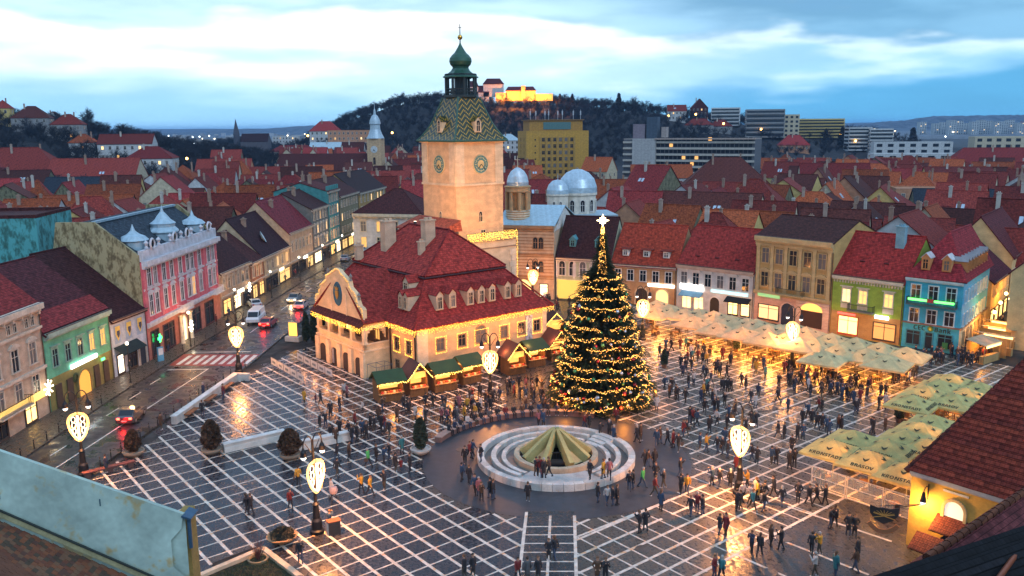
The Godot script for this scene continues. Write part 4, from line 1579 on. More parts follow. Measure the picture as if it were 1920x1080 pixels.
	shop(t, 2.6, 3.6, 2.5, glow(1.0, 0.5, 0.22, 1.2), brown, 0.3)
	put("green_sign", box_geo(V(3.8, 0.5, 0.12)), glow(0.4, 0.75, 0.3, 0.5), t, V(2.6, 4.2, 0.2))
	put("shop_window", box_geo(V(3.4, 2.4, 0.1)), pl(0.05, 0.025, 0.015), t, V(9.8, 1.6, 0.18))
	var hs := Geo.new()
	var half := PackedVector2Array()
	for k in 11:
		half.append(P(cos(PI * k / 10) * 1.7, sin(PI * k / 10) * 1.1))
	hs.extr(half, 0.0, 0.1)
	put("fan_light", hs, glow(1.0, 0.42, 0.08, 1.8), t, V(9.8, 2.95, 0.2))
	# green house with balcony
	t = facade("lime_house", "lime green house with three white-framed windows and a small black balcony", p[5] + V(0.1, 0, 0.05), p[6], 12, 8.8, 5.6, "gable", tiled(0.42, 0.045, 0.038), pl(0.3, 0.45, 0.055))
	w = p[5].distance_to(p[6]) - 0.15
	var cream := pl(0.68, 0.66, 0.52)
	cornice(t, w, 8.6, 0.4, 0.5, cream)
	for k in 24:
		put("dentil", box_geo(V(0.18, 0.35, 0.2)), cream, t, V(0.25 + k * w / 24.4, 8.0, 0.08))
	for x in [2.1, 4.5, 8.1]:
		win(t, V(x, 6.0, 0), 1.1, 1.8, 1, cream, 0.9)
		put("panel", box_geo(V(1.5, 0.7, 0.06)), cream, t, V(x, 4.5, 0.03))
	put("ground_floor", box_geo(V(w, 3.6, 0.024)), pl(0.42, 0.27, 0.1), t, V(w / 2, 1.8, 0))
	balcony(t, V(4.5, 4.0, 0), 3.6, metal(0.03, 0.04, 0.04), pl(0.2, 0.2, 0.16))
	shop(t, 2.6, 3.0, 2.8, glow(1.0, 0.62, 0.2, 2.2), pl(0.5, 0.08, 0.04), 0.25)
	shop(t, 7.8, 3.2, 2.6, glow(0.9, 0.4, 0.12, 0.7), brown, 0.25)
	put("red_sign", box_geo(V(2.6, 0.3, 0.1)), glow(1.0, 0.12, 0.08, 1.5), t, V(2.4, 3.35, 0.25))
	put("lit_sign", box_geo(V(1.9, 0.45, 0.15)), glow(1.0, 0.95, 0.9, 4.5), t, V(7.4, 3.6, 0.25))
	chimney(t, V(7.3, 12.6, -4.6), 3.2, 1.2, pl(0.2, 0.38, 0.46))
	for k in 2:
		put("snow_vent", box_geo(V(0.7, 0.18, 0.3)), tiled(0.1, 0.03, 0.03), t, V(3.2 + k * 3.4, 10.8, -2.0))
	# blue bank on the corner
	t = thing("blue_bank", "bright blue corner bank with orange-cheeked dormers along its red roof", "bank", p[6] + V(0.1, 0, 0.05), yaw(p[6], p[7]))
	w = p[6].distance_to(p[7]) - 0.1
	var blue := pl(0.04, 0.38, 0.6)
	var ds = p[7].distance_to(p[8])
	var tb := yaw(p[7], p[8]) - yaw(p[6], p[7])
	var sx := V(cos(tb), 0, -sin(tb))
	var c0 := V(w, 0, 0)
	var c1 = c0 + sx * ds
	var bk := V(0, 0, -ds)
	var h := 9.8
	var up := V(0, h, 0)
	var bg := Geo.new()
	bg.poly([Vector3.ZERO, c0, c0 + up, up])
	bg.poly([c0, c1, c1 + up, c0 + up])
	bg.poly([c1, bk, bk + up, c1 + up])
	bg.poly([bk, Vector3.ZERO, up, bk + up])
	put("wall", bg, blue, t)
	var ctr = (c0 + c1 + bk) / 4 + V(0, h + 6.2, 0)
	var ra := V(w * 0.5, h + 5.9, -5.0)
	var rb = ra + (sx * 0.6 + V(0, 0, -0.4)) * (ds - 6.0)
	rb.y = h + 5.9
	var rr := Geo.new()
	var oo := 0.5
	var e0 := V(-0.1, h, oo)
	var e1 := V(w + 0.5, h, oo + 0.05)
	var e2 = c1 + V(0.5, h, -0.2)
	rr.slab([e0, e1, ra], 0.2)
	rr.slab([e1, e2, rb, ra], 0.2)
	rr.slab([e2, bk + up, rb], 0.2)
	rr.slab([bk + up, e0, ra, rb], 0.2)
	put("roof", rr, tiled(0.36, 0.04, 0.05), t)
	var lite := pl(0.5, 0.68, 0.76)
	for x in [1.4, 3.6, 5.8]:
		win(t, V(x, 7.8, 0), 1.1, 1.9, 0, lite)
		win(t, V(x, 4.6, 0), 1.1, 1.8, 0, lite)
	cornice(t, w, 9.6, 0.4, 0.4, lite)
	cornice(t, w, 3.55, 0.15, 0.3, pl(0.2, 0.12, 0.1), Vector3.ZERO, 0, "string_course")
	balcony(t, V(w / 2, 6.2, 0), 6.2, metal(0.02, 0.025, 0.03), pl(0.1, 0.12, 0.14))
	for x in [2.0, 5.3]:
		put("lit_garland", box_geo(V(2.4, 0.3, 0.12)), glow(0.12, 1.0, 0.12, 3.0), t, V(x, 6.95, 1.1))
	put("balcony_bow", box_geo(V(0.8, 0.45, 0.14)), pl(0.6, 0.05, 0.04), t, V(w / 2, 6.95, 1.12))
	words(t, "CEC", 0.62, pl(0.02, 0.06, 0.05), V(2.2, 2.95, 0.06))
	words(t, "Bank", 0.62, pl(0.02, 0.06, 0.05), V(5.1, 2.95, 0.06))
	put("sign_emblem", turned([P(0.0001, 0.1), P(0.36, 0.1), P(0.4, 0.0)], 12), pl(0.1, 0.22, 0.05), t, V(3.6, 2.98, 0.02)).rotation.x = PI / 2
	put("emblem_core", box_geo(V(0.24, 0.3, 0.1)), pl(0.7, 0.55, 0.05), t, V(3.6, 2.98, 0.15))
	shop(t, 1.5, 1.9, 2.2, glass(), pl(0.04, 0.22, 0.3), 0.35)
	shop(t, 5.5, 1.9, 2.2, glass(), pl(0.04, 0.22, 0.3), 0.35)
	put("poster", box_geo(V(0.7, 0.9, 0.06)), pl(0.04, 0.2, 0.06), t, V(5.6, 1.0, 0.18))
	shop(t, 3.5, 1.1, 2.5, glass(), pl(0.04, 0.22, 0.3), 0.05, "door")
	for x in [2.2, 4.8]:
		dormer(t, V(x, h + 1.0, -0.35), 1.1, 1.7, 1.8, pl(0.55, 0.26, 0.09), metal(0.6, 0.6, 0.62, 0.5, 0.2))
	for k in 8:
		var q := c0 + sx * (1.9 + k * 1.75)
		dormer(t, q + V(0, h + 0.9, 0) + V(sx.z, 0, -sx.x) * 0.12, 0.8, 1.6, 2.0, pl(0.5, 0.22, 0.07), metal(0.3, 0.3, 0.32, 0.6, 0.2), tb)
	for k in 8:
		for f in 2:
			win(t, c0 + sx * (1.3 + k * 1.95) + V(0, 7.6 - f * 3.1, 0), 0.75, 1.6, 0, lite, 0, tb)
	cornice(t, ds, 3.5, 0.2, 0.3, pl(0.3, 0.2, 0.12), c0, tb, "string_course")
	put("lit_base", box_geo(V(ds, 3.3, 0.1)), pl(0.75, 0.6, 0.35), t, c0 + sx * ds / 2 + V(0, 1.7, 0) - V(sx.z, 0, -sx.x) * 0.02, tb)
	for k in 6:
		win(t, c0 + sx * (2 + k * 2.4) + V(0, 1.9, 0) - V(sx.z, 0, -sx.x) * 0.08, 0.9, 1.8, 0, pl(0.5, 0.38, 0.2), 0.3, tb)
	# houses of the lit lane going off to the right
	var lane := [
		["lane_house", "maroon-roofed low house just past the blue bank along the lit lane", V(70.5, 0, -121.5), V(79.5, 0, -132.5), 7.0, 4.5, pl(0.62, 0.45, 0.2), tiled(0.12, 0.025, 0.04)],
		["lane_house", "grey gabled house with yellow lit front beyond the low maroon-roofed one", V(80.0, 0, -133.0), V(92, 0, -148), 9.0, 6.0, pl(0.65, 0.5, 0.25), tiled(0.15, 0.03, 0.035)],
		["lane_house", "tall gold-lit front on the far side of the lane at the right edge", V(74.5, 0, -104.5), V(86.0, 0, -118.5), 10.5, 5.0, pl(0.7, 0.52, 0.25), tiled(0.2, 0.035, 0.04)],
	]
	for s in lane:
		t = facade(s[0], s[1], s[2], s[3], 10, s[4], s[5], "gable", s[7], s[6])
		w = s[2].distance_to(s[3])
		row(t, 5.6, 0.5, w - 0.5, 6, 0.9, 1.7, 1, pl(0.7, 0.6, 0.4), 0.4)
		for k in 4:
			shop(t, w * (k + 0.5) / 4, 2.6, 2.6, glow(1.0, 0.65, 0.2, 2.5), brown)
	var lane_lamps := []
	for k in 10:
		lane_lamps.append(V(66 + k * 2.4, 4.6 + (k % 3) * 0.7, -112.5 - k * 2.9))
	for q in lane_lamps:
		var star := Geo.new()
		star.ball(Vector3.ZERO, 0.24, 8)
		var o := put("lane_light", star, glow(1.0, 0.6, 0.18, 14.0), null, q)
		tag(o, "glowing yellow light hung over the lit lane at the right edge", "lamp", "yellow lights strung over the lane")
	for k in 3:
		lamp(lane_lamps[k * 4] + V(0, -0.4, 0), Color(1, 0.68, 0.32), 26, 0.5)



# ---------- ground ----------
const GU := Vector2(0.777, -0.629)   # the two directions of the paving grid
const GV := Vector2(0.629, 0.777)
const MID := Vector2(3.9, -73.2)     # fountain


func sheet(p: Array, y: float) -> Geo:
	var g := Geo.new()
	var o := PackedVector2Array(p)
	if Geometry2D.is_polygon_clockwise(o):
		o.reverse()
	var ix := Geometry2D.triangulate_polygon(o)
	for k in range(0, ix.size(), 3):
		var a := o[ix[k]]
		var b := o[ix[k + 1]]
		var c := o[ix[k + 2]]
		if (b - a).cross(c - a) > 0:
			var s := b
			b = c
			c = s
		for q in [a, c, b]:
			g.one(V(q.x, y, q.y), Vector3.UP, q)
	return g


func stone_ground(r: float, g: float, b: float, rough: float, scale: float, relief := 1.0) -> StandardMaterial3D:
	var m := StandardMaterial3D.new()
	m.albedo_color = lin(Color(r, g, b))
	m.albedo_texture = tex.setts
	m.roughness = rough
	m.metallic_specular = 0.35
	m.roughness_texture = tex.wet
	m.heightmap_enabled = relief > 0
	m.heightmap_texture = tex.setts_h
	m.heightmap_scale = relief
	m.uv1_triplanar = true
	m.uv1_world_triplanar = true
	m.uv1_scale = Vector3.ONE * scale
	return m


func setting():
	# town ground out to the horizon
	var town := pl(0.045, 0.045, 0.042, 0.9, "mottle", 0.02)
	var g := Geo.new()
	g.poly([V(-9000, -0.05, 200), V(9000, -0.05, 200), V(9000, -0.05, -14000), V(-9000, -0.05, -14000)])
	ground("ground", g, town)
	# pale winter fields beyond the town
	g = Geo.new()
	g.poly([V(-9000, 0.1, -1700), V(9000, 0.1, -1700), V(9000, 0.1, -13900), V(-9000, 0.1, -13900)])
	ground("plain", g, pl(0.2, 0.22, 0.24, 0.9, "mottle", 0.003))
	# road
	var road := [P(-45.5, -40), P(-45.5, -90), P(-44.7, -113), P(-43.0, -136), P(-41.5, -170), P(-37.5, -215), P(-33, -260), P(-26, -260), P(-30, -215), P(-34.0, -170), P(-33.5, -135), P(-34.2, -106), P(-36.4, -87), P(-37.7, -70), P(-39, -40)]
	var asphalt := StandardMaterial3D.new()
	asphalt.albedo_color = lin(Color(0.032, 0.029, 0.03))
	asphalt.albedo_texture = tex.grime
	asphalt.roughness = 0.75
	asphalt.roughness_texture = tex.wet
	asphalt.uv1_triplanar = true
	asphalt.uv1_world_triplanar = true
	asphalt.uv1_scale = Vector3.ONE * 0.11
	ground("road", sheet(road, 0.0), asphalt)
	# pavements, raised by a kerb
	var walk := stone_ground(0.12, 0.1, 0.08, 0.85, 0.5, 0.3)
	for s in [[P(-51, -40), P(-51, -140), P(-48, -180), P(-44, -225), P(-38, -260), P(-33.2, -260), P(-37.7, -215), P(-41.7, -170), P(-43.2, -136), P(-44.9, -113), P(-45.7, -90), P(-45.7, -40)],
			[P(-38.8, -40), P(-37.5, -70), P(-36.2, -87), P(-34.0, -106), P(-33.3, -135), P(-33.8, -170), P(-30, -205), P(-20, -205), P(-26, -150), P(-22, -118), P(-36, -92), P(-38, -66), P(-30, -40)]]:
		var o := sheet(s, 0.11)
		for k in s.size():
			var a: Vector2 = s[k]
			var b: Vector2 = s[(k + 1) % s.size()]
			o.poly([V(a.x, -0.05, a.y), V(b.x, -0.05, b.y), V(b.x, 0.11, b.y), V(a.x, 0.11, a.y)])
		ground("pavement", o, walk)
	# road markings
	var paint := pl(0.75, 0.72, 0.66, 0.6)
	var marks := []
	for k in 5:
		marks.append([P(-43.6, -75 - k * 5.6), P(-43.4, -77.6 - k * 5.6), 0.14])
	marks.append([P(-42.5, -60), P(-38.9, -104.0), 0.16])
	marks.append([P(-44.0, -103.6), P(-38.9, -103.8), 0.3])
	marks.append([P(-43.8, -112.2), P(-36.0, -112.2), 0.3])
	for k in 9:
		marks.append([P(-39.6 + k * 0.2, -115 - k * 8.0), P(-39.5 + k * 0.2, -119.0 - k * 8.0), 0.15])
	for s in marks:
		var a: Vector2 = s[0]
		var b: Vector2 = s[1]
		var d = (b - a).orthogonal().normalized() * s[2] / 2
		ground("road_marking", sheet([a - d, b - d, b + d, a + d], 0.006), paint)
	# red crossing with white bars
	ground("crossing_field", sheet([P(-44.6, -105.6), P(-34.6, -105.0), P(-34.3, -110.8), P(-44.8, -111.2)], 0.004), pl(0.34, 0.035, 0.025, 0.6))
	for k in 9:
		var x := -43.9 + k * 1.1
		ground("crossing_bar", sheet([P(x, -106.0), P(x + 0.55, -106.0), P(x + 0.62, -110.4), P(x + 0.07, -110.4)], 0.009), paint)
	paving()


func inside_square(p: Vector2) -> bool:
	return Geometry2D.is_point_in_polygon(p, square_edge)


var square_edge := PackedVector2Array([Vector2(-36.5, -62), Vector2(-37.0, -71), Vector2(-35.3, -79), Vector2(-35.8, -84), Vector2(-33.9, -98), Vector2(-31.6, -105.5), Vector2(-30, -112), Vector2(-20, -126), Vector2(-3, -147), Vector2(7, -145), Vector2(17, -142), Vector2(27, -137), Vector2(37, -128), Vector2(46, -118), Vector2(53, -111), Vector2(58, -106.5), Vector2(64, -100), Vector2(60, -80), Vector2(34, -57), Vector2(28, -48), Vector2(10, -42), Vector2(-14, -46), Vector2(-14, -52.5), Vector2(-18.5, -57.5), Vector2(-25, -51)])


func paving():
	var base := ground("square_paving", sheet(Array(square_edge), 0.0), stone_ground(0.09, 0.078, 0.068, 0.85, 0.55, 0.0))
	base.position.y = 0.006
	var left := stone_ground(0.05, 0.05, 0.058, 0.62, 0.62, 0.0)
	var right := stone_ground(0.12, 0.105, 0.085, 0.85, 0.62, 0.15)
	var stripe := pl(0.76, 0.68, 0.58, 0.7, "stain", 0.35)
	# a grid of two sheets: left of the fountain's axis the broad bands run along GV, right of it along GU
	var panels := []
	for side in 2:
		var o := P(-12.77, -65.2) if side == 0 else P(9.72, -57.24)
		var su := 1.67 if side == 0 else 1.68
		var sv := 1.84 if side == 0 else 1.77
		var lines := 46
		var ok := func(p: Vector2) -> bool:
			var axis := 1.1 - (p.y + 61.6) * -0.071 if side == 0 else 4.7 + (p.y + 61.2) * -0.075
			if (side == 0 and p.x > axis) or (side == 1 and p.x < axis):
				return false
			if p.distance_to(MID) < 12.35 or not inside_square(p):
				return false
			if side == 1 and p.y > -64 and p.x > 15.5 + (p.y + 55) * -1.25:
				return false
			return not Geometry2D.is_point_in_polygon(p, PackedVector2Array([P(0.8, -62), P(4.7, -62), P(4.0, -48), P(0.2, -48)]))
		for i in range(-lines, lines):
			for j in range(-lines, lines):
				var m: Vector2 = o + GU * su * (i + 0.5) + GV * sv * (j + 0.5)
				if ok.call(m):
					panels.append([m.distance_squared_to(P(0, 0)), m, su, sv, side])
		for dir in 2:
			# stripes: walk each grid line and lay a slab over every unbroken run
			var step := (GU * su if dir == 0 else GV * sv) * 0.25
			var across := GV * sv if dir == 0 else GU * su
			var broad := (dir == 1) == (side == 0)
			var width := 0.24 if broad else 0.14
			for i in range(-lines, lines):
				var start := Vector2.INF
				var last := Vector2.INF
				for j in range(-lines * 4, lines * 4 + 1):
					var p: Vector2 = o + across * i + step * j
					var fine: bool = ok.call(p) and j < lines * 4
					if fine:
						if start == Vector2.INF:
							start = p
						last = p
					elif start != Vector2.INF:
						if start.distance_to(last) > 0.8:
							var d := step.normalized()
							var n := d.orthogonal() * width / 2
							var a := start - d * 0.2
							var b := last + d * 0.2
							put("stone_band", sheet([a - n, b - n, b + n, a + n], 0.012 if broad else 0.009), stripe, base)
						start = Vector2.INF
	panels.sort_custom(func(a, b): return a[0] < b[0])
	var rest := [[], []]
	for k in panels.size():
		var s: Array = panels[k]
		var c: Vector2 = s[1]
		var key := "panel%d" % s[4]
		if not meshes.has(key):
			var hu: Vector2 = GU * s[2] / 2
			var hv: Vector2 = GV * s[3] / 2
			meshes[key] = sheet([-hu - hv, hu - hv, hu + hv, -hu + hv], 0.0).mesh()
		if k < 290:
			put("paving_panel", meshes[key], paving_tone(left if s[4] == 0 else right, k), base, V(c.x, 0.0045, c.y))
		else:
			rest[s[4]].append(Transform3D(Basis(), V(c.x, 0.0045, c.y)))
	for s in 2:
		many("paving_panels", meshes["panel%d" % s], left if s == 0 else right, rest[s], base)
	# the smooth dark ring round the fountain and the ladder-like strip towards the viewer
	var ring := []
	for k in 72:
		ring.append(MID + P(sin(TAU * k / 72), cos(TAU * k / 72)) * 12.2)
	var smooth := pl(0.04, 0.044, 0.055, 0.5, "grime", 0.3)
	ground("fountain_plaza", sheet(ring, 0.022), smooth)
	var strip := stone_ground(0.05, 0.054, 0.058, 0.5, 0.5)
	ground("central_path", sheet([P(0.9, -62.4), P(4.8, -62.4), P(3.9, -47), P(-0.2, -47)], 0.03), strip)
	for s in [[P(1.0, -62.3), P(-0.1, -47), 0.24], [P(2.85, -61.6), P(1.85, -47), 0.2], [P(4.75, -61.6), P(3.85, -47), 0.24]]:
		var a: Vector2 = s[0]
		var b: Vector2 = s[1]
		var n = (b - a).orthogonal().normalized() * s[2] / 2
		ground("stone_band", sheet([a - n, b - n, b + n, a + n], 0.038), stripe)
	for k in 10:
		var z := -59.8 + k * 1.32
		var x0 := 0.95 - (z + 62) * 0.07
		ground("stone_band", sheet([P(x0, z - 0.07), P(x0 + 3.75, z - 0.02), P(x0 + 3.75, z + 0.12), P(x0, z + 0.07)], 0.034), stripe)
	for s in [[P(4.75, -58.2), P(16.3, -67.0)], [P(21.9, -62.9), P(27.6, -57.0)], [P(25.0, -66.8), P(30.2, -61.2)], [P(18.2, -59.0), P(24.0, -52.4)], [P(15.8, -55.2), P(19.6, -50.8)]]:
		var a: Vector2 = s[0]
		var b: Vector2 = s[1]
		var n := (b - a).orthogonal().normalized() * 0.11
		ground("stone_band", sheet([a - n, b - n, b + n, a + n], 0.017), stripe)
	for s in [P(9.3, -56.2), P(12.0, -61.3), P(17.4, -52.8), P(19.9, -57.6), P(-4.9, -75.6)]:
		var o := put("manhole_cover", turned([P(0.0001, 0.02), P(0.42, 0.02), P(0.44, 0.03), P(0.56, 0.03), P(0.58, 0.0)], 18), metal(0.12, 0.11, 0.1, 0.5, 0.6), null, V(s.x, 0.012, s.y))
		tag(o, ["round iron manhole cover right of the ladder path, pale in the middle", "rusty manhole cover beside the fountain plaza's right edge", "manhole cover on the plain paving at the lower right", "manhole cover near couples below the right heart lamp", "dark drain cover on the plaza left of the fountain"][taken["manhole_cover"]], "manhole cover", "manhole covers in the paving")
	# dark drain lines, left by the hall and right by the cafés
	var dark := pl(0.03, 0.03, 0.03)
	for s in [[P(-36.6, -95.0), P(-30.8, -117.4)], [P(-35.0, -92.4), P(-29.4, -116.0)], [P(12.5, -82.2), P(30.0, -86.6)], [P(29.8, -86.8), P(49.3, -101.4)], [P(28.6, -88.8), P(47.0, -103.6)], [P(27.4, -90.8), P(44.6, -105.6)]]:
		var a: Vector2 = s[0]
		var b: Vector2 = s[1]
		var n := (b - a).orthogonal().normalized() * 0.13
		ground("drain_line", sheet([a - n, b - n, b + n, a + n], 0.02), dark)


func paving_tone(m: StandardMaterial3D, k: int) -> StandardMaterial3D:
	var key := "pv%d_%d" % [m.get_instance_id(), k % 5]
	if not mats.has(key):
		var c: StandardMaterial3D = m.duplicate()
		var f: float = [0.85, 1.0, 1.12, 0.92, 1.05][k % 5]
		c.albedo_color = lin(m.albedo_color.srgb_to_linear() * f)
		c.roughness = clampf(m.roughness * [1.1, 0.9, 1.0, 0.8, 1.15][k % 5], 0, 1)
		mats[key] = c
	return mats[key]


# ---------- fountain ----------
func arc_wall(g: Geo, r0: float, r1: float, y0: float, y1: float, a0: float, a1: float, n := 48):
	for k in n:
		var a := lerpf(a0, a1, k / float(n))
		var b := lerpf(a0, a1, (k + 1) / float(n))
		var p := V(sin(a), 0, cos(a))
		var q := V(sin(b), 0, cos(b))
		var u0 := V(0, y0, 0)
		var u1 := V(0, y1, 0)
		g.poly([p * r1 + u1, q * r1 + u1, q * r0 + u1, p * r0 + u1])
		g.poly([p * r1 + u0, q * r1 + u0, q * r1 + u1, p * r1 + u1])
		g.poly([q * r0 + u0, p * r0 + u0, p * r0 + u1, q * r0 + u1])
		if k == 0:
			g.poly([p * r0 + u0, p * r1 + u0, p * r1 + u1, p * r0 + u1])
		if k == n - 1:
			g.poly([q * r1 + u0, q * r0 + u0, q * r0 + u1, q * r1 + u1])


func fountain():
	var t := thing("fountain", "round stepped white stone fountain with a yellowish slab pyramid in its dark pool", "fountain", V(MID.x, 0.02, MID.y))
	var stone := pl(0.62, 0.6, 0.57, 0.7)
	var shade := pl(0.17, 0.15, 0.14, 0.6)
	var fl := Geo.new()
	fl.lathe([P(7.1, 0.0), P(7.1, 0.06), P(0.0001, 0.06)], 48, Vector3.ZERO, false)
	put("basin_floor", fl, shade, t)
	# tiers open at the stair (right, behind) and merge at the front
	var g: Geo
	var tones := [stone, pl(0.56, 0.54, 0.52, 0.6), pl(0.64, 0.61, 0.56, 0.75), pl(0.5, 0.48, 0.45, 0.6)]
	for s in [[6.62, 7.22, 0.62, 2.45, 2.45 + TAU - 0.35, 46], [5.5, 5.95, 0.5, 2.5, TAU - 0.62, 24], [5.5, 5.95, 0.5, 0.62, 2.08, 10], [4.6, 5.0, 0.36, 2.5, TAU - 0.62, 20], [4.6, 5.0, 0.36, 0.62, 2.08, 8], [3.35, 3.85, 0.6, 0.0, TAU, 26]]:
		for k in s[5]:
			g = Geo.new()
			var da: float = (s[4] - s[3]) / s[5]
			arc_wall(g, s[0], s[1], 0.0, s[2] + rng.randf_range(-0.012, 0.012), s[3] + da * k + 0.0025, s[3] + da * (k + 1) - 0.0025, 3)
			put("rim_stone", g, tones[rng.randi() % 4] if s[0] > 4 else pl(0.5, 0.4, 0.28, 0.7), t)
	g = Geo.new()
	arc_wall(g, 4.2, 6.6, 0.0, 0.3, -0.6, 0.6, 24)
	put("front_deck", g, pl(0.5, 0.48, 0.46, 0.5), t)
	# stair
	for k in 4:
		g = Geo.new()
		arc_wall(g, 4.6 + k * 0.6, 5.2 + k * 0.6, 0.0, 0.18 + 0.13 * k, 2.1, 2.46, 4)
		put("step", g, stone, t)
	var w := Geo.new()
	w.lathe([P(3.35, 0.2), P(0.0001, 0.2)], 40, Vector3.ZERO, false)
	put("water", w, pl(0.012, 0.013, 0.016, 0.06, ""), t)
	# pyramid: beams that lean on one another, slabs between
	var yel := pl(0.42, 0.37, 0.15, 0.8)
	var yel2 := pl(0.5, 0.42, 0.22, 0.8)
	var top := V(0, 2.35, -0.35)
	for a in [-2.7, -1.75, -1.1, -0.4, 0.4, 1.1, 1.75, 2.7]:
		var f := V(sin(a) * 3.0, 0.25, cos(a) * 2.75)
		var d: Vector3 = (f - top).normalized()
		var s := d.cross(Vector3.UP).normalized() * 0.24
		var n := s.cross(d).normalized()
		if n.y < 0:
			n = -n
			s = -s
		var q := Geo.new()
		q.slab([f - s + n * 0.12, f + s + n * 0.12, top + s * 0.6 + n * 0.12, top - s * 0.6 + n * 0.12], 0.5)
		q.slab([f + s + n * 0.12, f - s + n * 0.12, top - s * 0.6 + n * 0.12, top + s * 0.6 + n * 0.12], 0.5)
		put("beam", q, yel, t)
	for a in [-2.25, -1.42, -0.8, 0.8, 1.42, 2.25, 3.14]:
		var f0 := V(sin(a - 0.36) * 2.85, 0.25, cos(a - 0.36) * 2.6)
		var f1 := V(sin(a + 0.36) * 2.85, 0.25, cos(a + 0.36) * 2.6)
		var q := Geo.new()
		q.slab([f0, f1, top - V(0, 0.35, 0)], 0.2)
		put("slab", q, yel2, t)
	var gr := Geo.new()
	for k in 5:
		gr.box(V(-0.48 + k * 0.24, 0.6, 1.15), V(0.05, 0.9, 0.05))
	gr.box(V(0, 1.05, 1.15), V(1.1, 0.08, 0.08))
	gr.box(V(0, 0.35, 1.6), V(1.5, 0.2, 0.8))
	put("grate", gr, pl(0.05, 0.035, 0.03), t)
	var nz := Geo.new()
	nz.lathe([P(0.16, 2.3), P(0.2, 2.5), P(0.0001, 2.85)], 8, V(0, 0, -0.35))
	put("nozzle", nz, pl(0.07, 0.06, 0.03), t)


